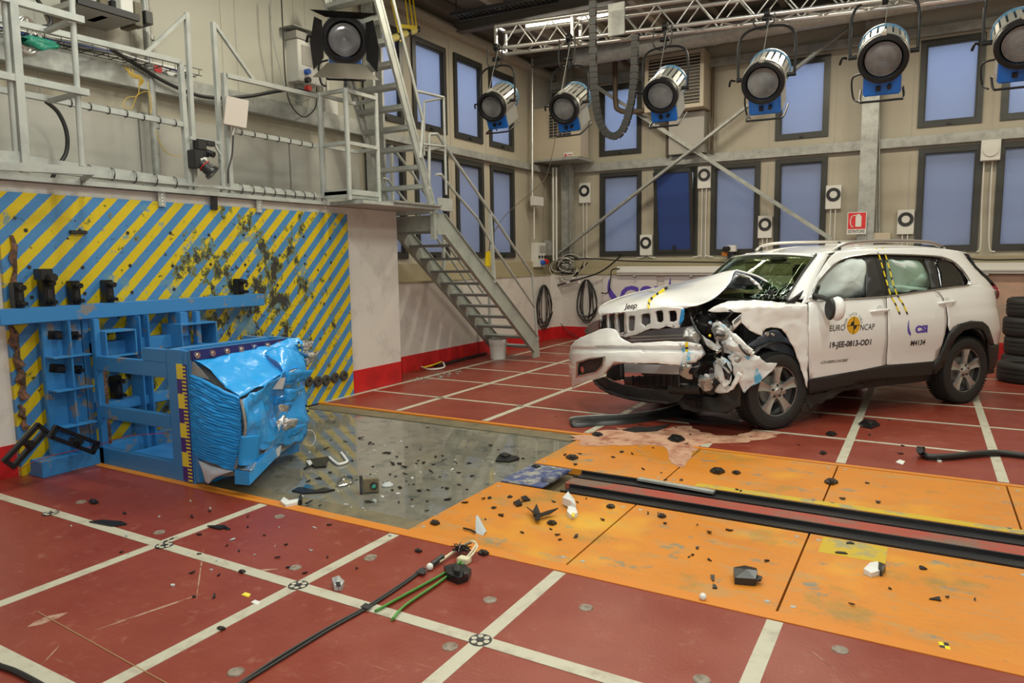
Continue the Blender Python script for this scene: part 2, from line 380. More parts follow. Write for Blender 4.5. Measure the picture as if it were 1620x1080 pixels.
# tow track: two dark rails with a red strip between them
tk = thing('tow_track', (-.2, 4.78, 0), 'twin black steel tow rails with a red strip between, let into the orange deck', 'rail')
M_railb = mat('dark_rail_steel', (.03, .03, .032), .35, metal=.6)
M_redst = mat('red_strip', (.30, .05, .03), .5, col2=(.16, .10, .07), scale=3)
for y0, y1, x0 in ((4.51, 4.67, -2.22), (4.86, 5.02, -2.28)):
    MB().box((x0, y0, -.055), (4.3, y1, -.012)).obj('rail', M_railb, tk, smooth=0)
    for yy in (y0, y1): MB().box((x0, yy - .008, -.05), (4.3, yy + .008, .010)).obj('rail_lip', M_railb, tk, smooth=0)
MB().box((-2.27, 4.69, -.05), (4.3, 4.84, .004)).obj('red_strip', M_redst, tk, smooth=0)
MB().beam(G(1010, 757, .012), G(1130, 778, .012), .05, .016).obj('loose_bar', M_galv, tk, smooth=0)
# blue grey end block of the track
eb = thing('track_end_block', (-2.45, 4.8, 0), 'scuffed blue grey steel block at the end of the tow rails', 'block')
M_scuff = mat('scuffed_indigo_steel', (.06, .08, .19), .4, col2=(.30, .29, .26), scale=11, lo=.45, hi=.6)
MB().box((-2.72, 4.50, .001), (-2.36, 5.02, .010)).obj('plate', M_scuff, eb, smooth=0, bev=.006)
MB().box((-2.44, 4.62, .01), (-2.34, 4.92, .04)).obj('stop_lug', M_scuff, eb, smooth=0, bev=.006)
for yy in (4.56, 4.96): MB().cyl((-2.5, yy, .010), (-2.5, yy, .022), .02, n=6).obj('bolt', M_galv, eb)
# absorbent powder and leaked fluid under the nose
def blob(name, pts, z, m, parent=None, wig=.04, n=6):
    p = sm([G(*q) for q in pts], n, True); mb = MB(); c = sum(p, V()) / len(p)
    q = [c + (a - c) * (1 + noise.noise(a * 9) * wig * 4) for a in p]
    vs = [V((c.x, c.y, z + .006))] + [V((*(c + (a - c) * .6)[:2], z + .005)) for a in q] + [V((a.x, a.y, z)) for a in q]
    m_ = len(q); fs = [(0, 1 + i, 1 + (i + 1) % m_) for i in range(m_)] + [(1 + i, 1 + m_ + i, 1 + m_ + (i + 1) % m_, 1 + (i + 1) % m_) for i in range(m_)]
    mb.add(vs, fs); return mb.obj(name, m, parent)
M_powder = mat('pink_absorbent_granules', (.50, .29, .19), .9, col2=(.28, .09, .05), scale=7, lo=.46, hi=.66, bump=.6, bscale=150)
M_liquid = mat('leaked_coolant', (.10, .02, .012), .06, spec=.8)
tag(blob('absorbent_powder', [(905, 695), (960, 680), (1040, 678), (1120, 672), (1190, 680), (1230, 690), (1170, 700), (1110, 704), (1090, 728), (1060, 730), (1050, 706), (980, 704), (920, 706)], .002, M_powder, wig=.07),
    'pink absorbent powder spread on the floor in front of the crashed car', 'powder', kind='stuff')
tag(blob('coolant_puddle', [(1090, 665), (1140, 660), (1180, 668), (1195, 680), (1150, 690), (1110, 684)], .0085, M_liquid),
    'dark red brown puddle leaked under the nose of the car', 'puddle')
# ================= walls =================
XW, YW = -7.05, 13.97
ZT = 5.75
LWIN = [(9.2, 10.1), (10.34, 11.22), (11.46, 12.34), (8.06, 8.96)]
def wallgrid(u0, u1, z0, z1, holes, put, name, m, th):
    us = sorted({u0, u1} | {h[i] for h in holes for i in (0, 1)}); zs = sorted({z0, z1} | {h[i] for h in holes for i in (2, 3)})
    mb = MB()
    for a, b_ in zip(us, us[1:]):
        for c, d in zip(zs, zs[1:]):
            if any(h[0] <= (a + b_) / 2 <= h[1] and h[2] <= (c + d) / 2 <= h[3] for h in holes): continue
            put(mb, a, b_, c, d, th)
    return tag(mb.obj(name, m, smooth=0, recentre=False), kind='structure')
LOW, UP = (1.70, 3.40), (3.74, 5.13)
hL = [(a, b_, *LOW) for a, b_ in LWIN] + [(a, b_, *UP) for a, b_ in LWIN]
wl = wallgrid(-3, YW + .3, 0, ZT, hL, lambda mb, a, b_, c, d, t: mb.box((XW - t, a, c), (XW, b_, d)), 'wall_left', M_clad, .2)
BX = [(-5.92, -5.02), (-4.76, -3.88), (-3.63, -2.73), (-2.47, -1.59), (-.2, .70), (.90, 1.78)]
BU = [(-7.0, -6.55), (-5.93, -5.03), (-2.49, -1.60), (-.24, .66), (.90, 1.78)]
hB = [(a, b_, *LOW) for a, b_ in BX] + [(a, b_, *UP) for a, b_ in BU]
wb = wallgrid(XW - .2, 4.5, 0, ZT, hB, lambda mb, a, b_, c, d, t: mb.box((a, YW, c), (b_, YW + t, d)), 'wall_back', M_clad, .2)
tag(MB().box((4.3, -3.2, 0), (4.5, 14.2, ZT)).obj('wall_right', M_clad, smooth=0, recentre=False), kind='structure')
tag(MB().box((-7.3, -3.2, 0), (4.5, -3, ZT)).obj('wall_front', M_conc, smooth=0, recentre=False), kind='structure')
ceil = tag(MB().box((-7.3, -3.2, ZT), (4.5, 14.2, ZT + .1)).obj('ceiling', M_ceil, smooth=0, recentre=False), kind='structure')
# cladding joints (thin recessed cover strips)
for y in [8.98, 10.22, 11.34, 12.5]:
    for z0, z1 in ((1.62, 3.32), (3.56, 5.3)): MB().box((XW, y - .006, z0), (XW + .006, y + .006, z1)).obj('cladding_joint', M_greywall, wl, smooth=0)
for y in [1.5, 2.6, 3.7, 4.8, 5.9, 7.0]:
    MB().box((XW, y - .008, 2.4), (XW + .006, y + .008, ZT)).obj('cladding_joint', M_greywall, wl, smooth=0)
for x in [-6.4, -4.9, -3.76, -2.6, -1.5, -.32, .8, 1.9, 3.0]:
    for z0, z1 in ((1.62, 3.32), (3.6, 5.15), (5.4, 5.74)): MB().box((x - .006, YW - .006, z0), (x + .006, YW, z1)).obj('cladding_joint', M_greywall, wb, smooth=0)
M_cladg = mat('lamp_tinted_cladding', (.47, .465, .39), .5, col2=(.42, .42, .36), scale=1.1, lo=.4, hi=.7, stretch=(1, 1, .35))  # cladding colour shifted paler and greener to paint in the hall lamps' tint
for i in range(9):
    y0 = -2 + i * 1.1
    if y0 < 7.9: MB().box((XW - .001, y0 + .004, 3.63), (XW + .004, min(7.93, y0 + 1.096), 5.72)).obj('wall_panel', M_cladg, wl, smooth=0)
for i in range(4):
    x0 = -.78 + i * 1.25
    MB().box((x0 + .004, YW - .004, 5.34), (min(4.2, x0 + 1.246), YW + .001, 5.72)).obj('wall_panel', M_cladg, wb, smooth=0)
# grey lower sheets on the left wall behind the walkway
for y0, y1 in ((-1, 2.55), (2.57, 4.6), (4.62, 6.6), (6.62, 7.9)):
    MB().box((XW, y0, 2.42), (XW + .03, y1, 3.22)).obj('grey_panel', M_greywall, wl, smooth=0, bev=.003)
# windows
nwin = [0]
def window(put, a, b_, c, d, m=M_pane, dark=False):
    nwin[0] += 1; fw = .085
    fr = MB()
    for (u0, u1, z0, z1) in ((a, a + fw, c, d), (b_ - fw, b_, c, d), (a + fw, b_ - fw, c, c + fw), (a + fw, b_ - fw, d - fw, d)): put(fr, u0, u1, z0, z1, -.03, .08)
    w_ = tag(fr.obj('window_%d' % nwin[0], M_frame, smooth=0, recentre=False), kind='structure')
    ib = MB(); g = .02
    for (u0, u1, z0, z1) in ((a + fw, a + fw + g, c + fw, d - fw), (b_ - fw - g, b_ - fw, c + fw, d - fw), (a + fw + g, b_ - fw - g, c + fw, c + fw + g), (a + fw + g, b_ - fw - g, d - fw - g, d - fw)): put(ib, u0, u1, z0, z1, -.005, .06)
    ib.obj('glazing_bead', M_frame, w_, smooth=0)
    if not dark:
        p = MB(); put(p, a + fw, b_ - fw, c + fw, d - fw, .03, .036); p.obj('pane', m, w_, smooth=0)
        h = MB(); put(h, (a + b_) / 2 - .03, (a + b_) / 2 + .03, c + .02, c + .05, -.06, -.03); h.obj('window_handle', M_blackpl, w_, smooth=0)
    return w_
putL = lambda mb, a, b_, c, d, t0, t1: mb.box((XW - t1, a, c), (XW - t0, b_, d))
putB = lambda mb, a, b_, c, d, t0, t1: mb.box((a, YW + t0, c), (b_, YW + t1, d))
for a, b_ in LWIN:
    window(putL, a, b_, *LOW); window(putL, a, b_, *UP)
for i, (a, b_) in enumerate(BX):
    if i == 1:      # the second one stands tilted open
        w_ = window(putB, a, b_, *LOW, dark=True); a, b_, c, d = a + .09, b_ - .09, LOW[0] + .09, LOW[1] - .09
        def tp(u, z): return V((u, YW - .02 - (z - c) / (d - c) * .22, z))
        sf = MB()
        for p, q in ((tp(a, c), tp(a, d)), (tp(b_, c), tp(b_, d)), (tp(a, c), tp(b_, c)), (tp(a, d), tp(b_, d))): sf.beam(p, q, .06, .05, up=(0, 1, 0))
        sf.obj('tilted_sash', M_frame, w_, smooth=0)
        MB().add([tp(a, c), tp(b_, c), tp(b_, d), tp(a, d)], [(0, 1, 2, 3)]).obj('pane', M_panedark, w_, smooth=0, thick=.008)
        MB().box((-4.35, YW - .07, LOW[0] + .1), (-4.30, YW - .04, LOW[0] + .2)).obj('window_handle', M_blackpl, w_, smooth=0)
    else: window(putB, a, b_, *LOW)
for a, b_ in BU: window(putB, a, b_, *UP)
# low concrete parapet with red skirting and an ochre ledge
XP, YP, ZP = -6.75, 13.62, 1.33
tag(MB().box((XW - .05, 7.735, 0), (XP, YP + .2, ZP)).obj('wall_left_low', M_conc, smooth=0, recentre=False), kind='structure')
tag(MB().prism([(XP - .02, 13.25, 0), (XP + .12, YP + .01, 0), (XP - .2, YP + .1, 0)], (0, 0, ZP)).obj('wall_corner_low', M_conc, smooth=0, recentre=False), kind='structure')
M_pinkconc = mat('pinkish_concrete', (.50, .32, .24), .65, col2=(.36, .27, .21), scale=3, bump=.2)
tag(MB().box((XW, YP, 0), (-.6, YW + .05, ZP)).obj('wall_back_low', M_conc, smooth=0, recentre=False), kind='structure')
tag(MB().box((-.6, YP, 0), (4.4, YW + .05, ZP)).obj('wall_right_low', M_pinkconc, smooth=0, recentre=False), kind='structure')
tag(MB().box((XW, 7.5, ZP), (XP + .012, YP, ZP + .02)).obj('trim_1', M_ledgetop, smooth=0, recentre=False), kind='structure')
tag(MB().box((XW, YP - .012, ZP), (4.4, YW, ZP + .02)).obj('trim_2', M_ledgetop, smooth=0, recentre=False), kind='structure')
M_face = mat('ochre_face', (.36, .31, .20), .55)
tag(MB().box((XW, 7.6, ZP + .02), (XW + .05, YW, 1.62)).obj('trim_3', M_face, smooth=0, recentre=False), kind='structure')
tag(MB().box((XW, YW - .05, ZP + .02), (4.4, YW, 1.62)).obj('trim_4', M_face, smooth=0, recentre=False), kind='structure')
tag(MB().box((XP, 8.0, 0), (XP + .012, 13.27, .24)).obj('baseboard_left', M_red, smooth=0, recentre=False), kind='structure')
tag(MB().box((XP + .1, YP - .012, 0), (4.3, YP, .25)).obj('baseboard_back', M_red, smooth=0, recentre=False), kind='structure')
tag(MB().prism([(XP, 13.25, 0), (XP + .012, 13.25, 0), (XP + .13, YP - .01, 0), (XP + .1, YP, 0)], (0, 0, .25)).obj('baseboard_corner', M_red, smooth=0, recentre=False), kind='structure')
# horizontal wall girts, columns, roof beams
def struct_beam(name, a, b_, m): return tag(MB().box(a, b_).obj(name, m, smooth=0, recentre=False, bev=.004), kind='structure')
struct_beam('trim_5', (XW, -3, 3.40 + .02), (XW + .14, 7.95, 3.62), M_galv)
struct_beam('trim_6', (XW, 7.95, 3.44), (XW + .10, YW, 3.56), M_galv)
struct_beam('trim_7', (XW, YW - .10, 3.44), (4.4, YW, 3.60), M_galv)
struct_beam('trim_8', (XW, YW - .12, 5.17), (4.4, YW, 5.32), M_galv)
struct_beam('trim_9', (XW, 8, 5.36), (XW + .16, YW, 5.46), M_clad)
struct_beam('trim_10', (XW, 8, 5.58), (XW + .3, YW, 5.72), M_darkroof)
def column(x, y, ww, dd, z0, z1, lab):
    t = thing('steel_column', (x, y, z0), lab, 'column')
    MB().box((x - ww / 2, y - dd / 2, z0), (x - ww / 2 + .012, y + dd / 2, z1)).obj('flange', M_galv, t, smooth=0)
    MB().box((x + ww / 2 - .012, y - dd / 2, z0), (x + ww / 2, y + dd / 2, z1)).obj('flange', M_galv, t, smooth=0)
    MB().box((x - ww / 2 + .012, y - .01, z0), (x + ww / 2 - .012, y + .01, z1)).obj('web', M_galv, t, smooth=0)
    MB().box((x - ww / 2 - .03, y - dd / 2 - .03, z0), (x + ww / 2 + .03, y + dd / 2 + .03, z0 + .02)).obj('base_plate', M_galv, t, smooth=0)
    return t
tC = thing('steel_column', (-.94, 13.75, ZP), 'broad galvanised steel column on the back wall behind the car roof', 'column')
MB().box((-1.06, 13.68, ZP + .02), (-.80, 13.92, ZT)).obj('shaft', M_galv, tC, smooth=0, bev=.004)
MB().box((-1.10, 13.64, 5.15), (-.76, 13.68, 5.3)).obj('bracket', M_galv, tC, smooth=0)
column(-6.55, 13.74, .2, .2, ZP + .02, ZT - .01, 'galvanised steel column in the back corner beside the pipes')
tL = thing('steel_column', (-6.85, 8.25, ZP), 'galvanised steel column on the left wall behind the ladder', 'column')
MB().box((-6.95, 7.97, ZP + .02), (-6.78, 8.02, ZT)).obj('flange', M_galv, tL, smooth=0)
MB().box((-6.95, 8.16, ZP + .02), (-6.78, 8.20, ZT)).obj('flange', M_galv, tL, smooth=0)
MB().box((-6.95, 8.02, ZP + .02), (-6.92, 8.16, ZT)).obj('web', M_galv, tL, smooth=0)
# diagonal wind braces on the back wall
YB2 = 13.62
for pts, lab in ((((925, 128), (1315, 381)), 'long grey wind brace falling to the right across the back windows'), (((884, 402), (1352, 38)), 'long grey wind brace rising to the right across the back windows')):
    t = thing('wind_brace', PY(*pts[0], 13.6), lab, 'brace'); p, q = PY(*pts[0], YB2 + (.06 if pts[0][0] > 900 else 0)), PY(*pts[1], YB2 + (.06 if pts[0][0] > 900 else 0))
    MB().beam(p, q, .012, .09, up=(0, 1, 0)).obj('angle_web', M_galv, t, smooth=0)
    MB().beam(p + V((0, .035, .03)), q + V((0, .035, .03)), .07, .012, up=(0, 1, 0)).obj('angle_flange', M_galv, t, smooth=0)
# ceiling beams
for i, y in enumerate((7.6, 10.3, 12.9)):
    t = MB(); t.box((-7, y, 5.42), (4.3, y + .02, 5.74)).box((-7, y - .07, 5.40), (4.3, y + .09, 5.42))
    tag(t.obj('trim_%d' % (11 + i), M_darkroof, smooth=0, recentre=False), kind='structure')
for i, x in enumerate((-6.1, -5.2, -4.2, -3.2, -2.2, -1.2)):
    tag(MB().box((x, 2, 5.60), (x + .09, 13.9, 5.74)).obj('trim_%d' % (14 + i), M_clad if i < 3 else M_darkroof, smooth=0, recentre=False), kind='structure')

tag(MB().box((-20, 14.4, -.3), (14, 30, -.2)).box((-20, -6, -.3), (-8.3, 14.4, -.2)).obj('ground_outside', M_greywall, smooth=0, recentre=False), kind='structure')
# unseen outer walls, added to keep sky light off the lower frosted panes
tag(MB().box((-9.0, 16.1, -.2), (8, 16.3, 6.0)).obj('wall_added_shade', M_greywall, smooth=0, recentre=False), kind='structure')
tag(MB().box((-9.4, -4, -.2), (-9.2, 16, 6.0)).obj('wall_added_shade_left', M_greywall, smooth=0, recentre=False), kind='structure')
# ================= crash block with striped face =================
XB = -6.24
blk = thing('crash_block', (-6.6, 5, 0), 'huge white concrete crash block whose face is striped blue and yellow', 'crash block')
MB().box((XW + .01, -2.9, 0), (XB, 7.72, 2.33)).obj('concrete_body', M_conc, blk, smooth=0)
MB().box((XB, 2.86, .0), (-6.2, 6.72, 2.245)).obj('striped_steel_plate', M_stripe, blk, smooth=0)
MB().box((XB, 6.73, 0), (XB + .012, 7.73, .29)).obj('red_skirting', M_red, blk, smooth=0)
MB().box((XB, -2.9, 0), (XB + .012, 2.85, .26)).obj('red_skirting', M_red, blk, smooth=0)
MB().box((-7.0, 7.72, 0), (XB + .012, 7.732, .29)).obj('red_skirting', M_red, blk, smooth=0)
M_rust = mat('rusty_dark_weld', (.06, .035, .02), .7, col2=(.20, .09, .05), scale=20, bump=.8, bscale=40)
for (a, b_, r) in (((18, 372), (22, 460), .022), ((16, 515), (28, 580), .03), ((28, 580), (36, 630), .03), ((30, 640), (38, 678), .022)):
    MB().tube([PX(*a, -6.19) + V((0, (k % 2) * .02, 0)) * 1 + (PX(*b_, -6.19) - PX(*a, -6.19)) * k / 5 for k in range(6)], [r * (.6 + .4 * (k % 3)) for k in range(6)], 6).obj('rusty_seam', M_rust, blk)
M_disc = mat('dirty_rubber', (.05, .045, .035), .7)
for p in ((487, 603), (502, 603), (515, 601), (529, 597), (543, 594)):
    c = PX(*p, -6.2); MB().lathe([(.0001, .012), (.02, .012), (.025, .03), (.058, .03), (.066, 0)], c, (1, 0, 0), 16).obj('rubber_buffer', M_disc, blk)
for i in range(26):                                            # threaded holes in the plate
    y = 3.05 + (i % 9) * .42; z = (1.95, 1.65, 1.42)[i // 9] + .01 * (i % 2)
    MB().cyl((-6.2, y, z), (-6.196, y, z), .016, n=8).obj('bolt_hole', M_ink, blk)
MB().box((-6.20, 3.38, 1.93), (-6.17, 3.52, 1.96)).obj('bolt_bar', M_black, blk, bev=.004)
# little slotted brackets hanging over the top edge of the plate
for i, (px, dk) in enumerate(((250, 0), (333, 1), (404, 0))):
    y = PX(px, 315, XB).y; t = thing('hanging_bracket', (XB, y, 2.2), 'small %s slotted bracket hung over the striped plate, %s' % (('grey', 'black')[dk], ('left of centre', 'at its middle', 'right of the black one')[i]), 'bracket')
    MB().box((XB + .045, y - .035, 2.20), (XB + .06, y + .035, 2.36)).obj('strap', M_black if dk else M_galv, t, smooth=0)
    for k in range(4): MB().cyl((XB + .06, y, 2.22 + k * .03), (XB + .064, y, 2.22 + k * .03), .008, n=8).obj('slot', M_white if not dk else M_ink, t)
# ================= blue carrier frame =================
fr = thing('carrier_frame', (-5.4, 3.9, 0), 'scuffed blue steel frame carrying the crushed barrier in front of the striped block', 'frame')
def fb(a, b_, name='frame_beam', m=None, bev=.005): return MB().box(a, b_).obj(name, m or M_blueframe, fr, smooth=0, bev=bev)
M_blue2 = mat('clean_blue_paint', (.025, .17, .46), .4)
fb((-6.16, 2.72, 1.225), (-6.01, 5.22, 1.345), 'wall_beam')
fb((-6.15, 2.90, 0), (-5.97, 3.36, .13), 'base_beam')
fb((-6.15, 3.05, .13), (-6.10, 3.36, 1.225), 'rear_plate')
fb((-6.10, 3.20, .13), (-5.98, 3.215, 1.225), 'rear_web')
for z in (.36, .66, .93): fb((-6.10, 3.06, z), (-5.97, 3.36, z + .012), 'stiffener_rib', bev=0)
for y0, y1 in ((3.37, 3.42), (4.33, 4.38)):
    fb((-6.15, y0, .13), (-6.10, y1, 1.225), 'rear_post'); fb((-5.99, y0, 0), (-5.93, y1, 1.225), 'rear_post')
    fb((-5.93, y0, .80), (-5.0, y1, .92)); fb((-5.30, y0, .92), (-5.0, y1, 1.02), 'gusset_plate')
    fb((-5.93, y0, .40), (-5.0, y1, .51)); fb((-5.99, y0, 0), (-4.99, y1, .145))
    fb((-5.0, y0, 0), (-4.80, y1, 1.025), 'front_post'); fb((-4.80, y0, 0), (-4.74, y1 , 1.02), 'front_post')
for z0, z1 in ((.0, .14), (.42, .5), (.90, 1.02)):
    fb((-5.05, 3.42, z0), (-4.95, 4.33, z1), 'cross_beam'); fb((-6.15, 3.42, z0), (-6.02, 4.33, z1), 'cross_beam')
fb((-5.93, 3.42, .0), (-5.05, 4.33, .05), 'floor_panel', m=M_blue2)
for y in (3.78, 3.86): fb((-6.14, y, .0), (-5.95, y + .015, 1.225), 'rear_web')
fb((-6.14, 3.80, 0), (-6.1, 3.86, 1.22), 'rear_web'); fb((-6.14, 4.18, 1.0), (-5.95, 4.26, 1.225), 'rear_web')
for y0, y1 in ((3.42, 3.69), (4.12, 4.5)):                     # short hollow box sections
    bx = MB(); t_ = .012; z0, z1 = .90, 1.12
    bx.box((-6.15, y0, z0), (-5.86, y0 + t_, z1)).box((-6.15, y1 - t_, z0), (-5.86, y1, z1)).box((-6.15, y0 + t_, z0), (-5.86, y1 - t_, z0 + t_)).box((-6.15, y0 + t_, z1 - t_), (-5.86, y1 - t_, z1))
    bx.obj('hollow_spacer', M_blueframe, fr, smooth=0)
MB().box((-6.02, 3.43, .15), (-5.97, 3.47, .80)).obj('bare_metal_strip', M_rust, fr, smooth=0)
fb((-4.74, 3.37, .02), (-4.69, 4.37, 1.03), 'face_plate')
MB().box((-4.70, 3.36, .955), (-4.675, 4.37, 1.03)).obj('indigo_clamp_bar', mat('dark_indigo_paint', (.018, .022, .12), .35), fr, smooth=0, bev=.003)
M_scalep = mat('scale_purple', (.05, .022, .19), .45)
for k in range(8):
    y = 3.40 + k * .132; MB().lathe([(.0001, .016), (.012, .016), (.014, .012), (.024, .012), (.026, 0)], (-4.675, y, .992), (1, 0, 0), 10).obj('bolt', M_chrome, fr)
# scale strip
st = MB(); sy = MB()
M_tapeY = mat('scale_yellow', (.72, .60, .05), .5)
for k in range(8):
    z1 = .92 - k * .113; (MB().box((-4.875, 3.362, z1 - .113), (-4.80, 3.3695, z1))).obj('scale_block', M_scalep if k % 2 else M_tapeY, fr, smooth=0)
st.box((-4.80, 3.362, .016), (-4.765, 3.3695, .92)).obj('scale_strip', M_scalep, fr, smooth=0)
for k in range(32): sy.box((-4.815, 3.360, .02 + k * .0282), (-4.765, 3.3625, .032 + k * .0282))
sy.obj('scale_ticks', M_tapeY, fr, smooth=0)['kind'] = 'stuff'
MB().tube(sm([V((-6.12, 2.75, .05)), V((-6.06, 2.95, .14)), V((-5.94, 3.3, .17)), PY(200, 690, 3.36), PY(262, 685, 3.5)], 5), .0025, 5).obj('red_wire', M_red, fr)
# clamps along the wall beam
M_clamp = mat('oily_black_steel', (.022, .022, .024), .35, metal=.5)
def clamp(px, py, h, lab, rot=0, w=.07, parts=True):
    c = PX(px, py, -6.12); t = thing('wall_clamp', M=Matrix.Translation(c) @ Matrix.Rotation(rot, 4, 'X'), label=lab, cat='clamp'); M = WM[t.name]
    MB().box((-.06, -w / 2, -h / 2), (.03, w / 2, h / 2)).obj('clamp_plate', M_clamp, t, M, smooth=0, bev=.006)
    MB().box((.03, -w / 5, -h * .28), (.036, w / 5, h * .1)).obj('slot', M_ink, t, M, smooth=0)
    MB().cyl((.03, 0, h * .3), (.10, 0, h * .3), .024, n=6).obj('bolt_head', M_clamp, t, M)
    MB().cyl((.03, 0, -h * .32), (.12, 0, -h * .32), .016, n=10).obj('stud', M_clamp, t, M)
    MB().cyl((.03, 0, -h * .32), (.055, 0, -h * .32), .03, n=6).obj('nut', M_clamp, t, M)
    return t
clamp(28, 467, .20, 'black bolted clamp at the left end of the long blue beam')
clamp(75, 462, .24, 'tallest black clamp on the beam with a round knob above it', w=.09)
k_ = PX(68, 435, -6.12); tag(MB().box(k_ + V((-.05, -.05, -.04)), k_ + V((.06, .05, .05))).cyl(k_ + V((.06, .02, -.02)), k_ + V((.12, .02, -.02)), .035, n=12).obj('camera_clamp', M_blackpl, bev=.006), 'black block with a round knob above the second clamp', 'knob')
clamp(118, 463, .20, 'black clamp standing third from the left on the blue beam')
clamp(171, 461, .20, 'black clamp standing fourth from the left on the blue beam')
clamp(379, 453, .16, 'lone black clamp near the right end of the blue beam')
clamp(98, 530, .24, 'upper of two black clamps lying sideways left of the blue post', rot=PI / 2 - .12)
clamp(102, 583, .26, 'lower of two black clamps lying sideways left of the blue post', rot=PI / 2 - .2)
clamp(185, 612, .20, 'black clamp seen through the upper opening of the blue frame')
def bigclamp(a, b_, lab):
    p, q = PX(*a, -5.86), PX(*b_, -5.86); t = thing('long_clamp', (p + q) / 2, lab, 'clamp'); d = (q - p).normalized(); n = V((1, 0, 0)).cross(d)
    for s in (-1, 1): MB().beam(p + n * .04 * s, q + n * .04 * s, .03, .05, up=(1, 0, 0)).obj('side_bar', M_clamp, t, smooth=0, bev=.004)
    for f, r in ((0, .05), (1, .05)): MB().beam(lin(p, q, f) - n * .055, lin(p, q, f) + n * .055, .03, .05, up=(1, 0, 0)).obj('end_bar', M_clamp, t, smooth=0, bev=.004)
    c = lin(p, q, .55); MB().cyl(c - V((.08, 0, 0)), c + V((.07, 0, 0)), .02, n=10).obj('stud', M_clamp, t); MB().cyl(c + V((.02, 0, 0)), c + V((.045, 0, 0)), .036, n=6).obj('nut', M_clamp, t)
bigclamp((14, 733), (66, 677), 'long slotted black clamp leaning to the right at the lower left corner of the stripes')
bigclamp((84, 683), (150, 708), 'long slotted black clamp sloping down towards the blue post')
# ================= crushed deformable barrier =================
def foil_extra(nt, b, src):
    n = N(nt); c = n.mix(n.ramp(n.noise(src, 13, 6, .7), .60, .66), (.02, .31, .74), (.09, .42, .80)); n.set(b, 'Base Color', c)
M_foil = mat('glossy_blue_foil', (.02, .30, .70), .28, coat=.3, bump=.35, bscale=22, extra=foil_extra)
M_foilm = mat('blue_honeycomb_paint', (.012, .27, .68), .45, bump=.1, bscale=50)
M_silver = mat('crumpled_aluminium', (.66, .66, .65), .28, metal=.9, bump=.9, bscale=60)
M_honey = mat('honeycomb_grey', (.33, .33, .31), .6, metal=.3, bump=1, bscale=220)
M_flap = mat('pale_foil_backing', (.50, .55, .62), .4)
bar = thing('crash_barrier', (-4.45, 3.9, .05), 'crushed bright blue honeycomb crash barrier with torn foil on the blue frame', 'barrier')
PB = lambda p: PY(p[0], p[1], p[2])
# corrugated near side: stacked folded layers
top = [PB((302, 592, 3.38)), PB((325, 602, 3.34)), PB((352, 616, 3.33)), PB((380, 629, 3.36))]
bot = [PB((307, 716, 3.38)), PB((325, 728, 3.33)), PB((348, 737, 3.33)), PB((371, 745, 3.37))]
midb = [V((0, 0, 0)), V((-.01, -.03, 0)), V((.0, -.03, 0)), V((.045, 0, 0))]
rows = []; NL = 26
tp_, bt_ = sm(top, 6), sm(bot, 6); mo = sm(midb, 6)
for i in range(NL * 4 + 1):
    v = i / (NL * 4); k = i % 4; lay = i // 4; prof = (0, .010, .012, .004)[k]
    r = []
    for j in range(len(tp_)):
        p = tp_[j] * (1 - v) + bt_[j] * v + mo[j] * math.sin(PI * v)
        p = p + V((0, -prof + noise.noise(V((lay * 3.1, j * .35, 0))) * .010, noise.noise(V((lay * 1.7, j * .22, 5))) * .012)); r.append(p)
    rows.append(r)
MB().grid(rows).obj('folded_layers', M_foilm, bar, smooth=25, thick=.01)
# body of the honeycomb behind the skins
body = [(-4.69, 3.40, .06), (-4.69, 4.34, .10), (-4.69, 4.34, .96), (-4.69, 3.40, .90)]
mb_ = MB(); f1 = [V(p) for p in body]; f2 = [V((-4.26, 3.44, .12)), V((-4.62, 4.30, .14)), V((-4.60, 4.32, .86)), V((-4.27, 3.44, .66))]
mb_.add(f1 + f2, [(0, 1, 2, 3), (7, 6, 5, 4), (0, 4, 5, 1), (1, 5, 6, 2), (2, 6, 7, 3), (3, 7, 4, 0)]).obj('honeycomb_core', M_honey, bar, smooth=0)
# crumpled top cover
tr = [[(302, 567, 3.38), (355, 556, 3.70), (400, 548, 3.95), (440, 540, 4.18), (474, 533, 4.36)],
      [(326, 582, 3.38), (365, 566, 3.66), (408, 560, 3.9), (440, 552, 4.12), (478, 545, 4.36)],
      [(352, 606, 3.36), (385, 590, 3.6), (418, 578, 3.84), (443, 566, 4.1), (481, 560, 4.36)],
      [(380, 628, 3.36), (410, 612, 3.58), (440, 594, 3.82), (456, 582, 4.1), (484, 574, 4.36)]]
MB().grid(crumple(smgrid([[PB(p) for p in r] for r in tr], 5, 5), .018, 7, 1)).obj('top_foil', M_foil, bar, smooth=14, thick=.004)
MB().grid([[PB((302, 568, 3.375)), PB((303, 592, 3.372))], [PB((316, 582, 3.37)), PB((315, 596, 3.365))], [PB((331, 600, 3.36)), PB((330, 600, 3.36))]]).obj('bare_honeycomb', M_honey, bar, smooth=0, thick=.004)
frw = [[(380, 628, 3.36), (415, 612, 3.60), (451, 591, 3.82), (468, 582, 4.08), (484, 574, 4.36)],
       [(385, 655, 3.36), (410, 640, 3.60), (437, 618, 3.82), (452, 612, 4.08), (483, 604, 4.36)],
       [(389, 681, 3.37), (412, 662, 3.58), (430, 645, 3.84), (458, 638, 4.10), (484, 640, 4.36)],
       [(385, 706, 3.38), (408, 690, 3.58), (438, 684, 3.84), (462, 668, 4.10), (487, 668, 4.36)],
       [(380, 728, 3.40), (410, 714, 3.60), (440, 706, 3.86), (460, 703, 4.10), (481, 699, 4.36)]]
MB().grid(crumple(smgrid([[PB(p) for p in r] for r in frw], 4, 4), .040, 7.5, 2)).obj('front_foil', M_foil, bar, smooth=9, thick=.004)
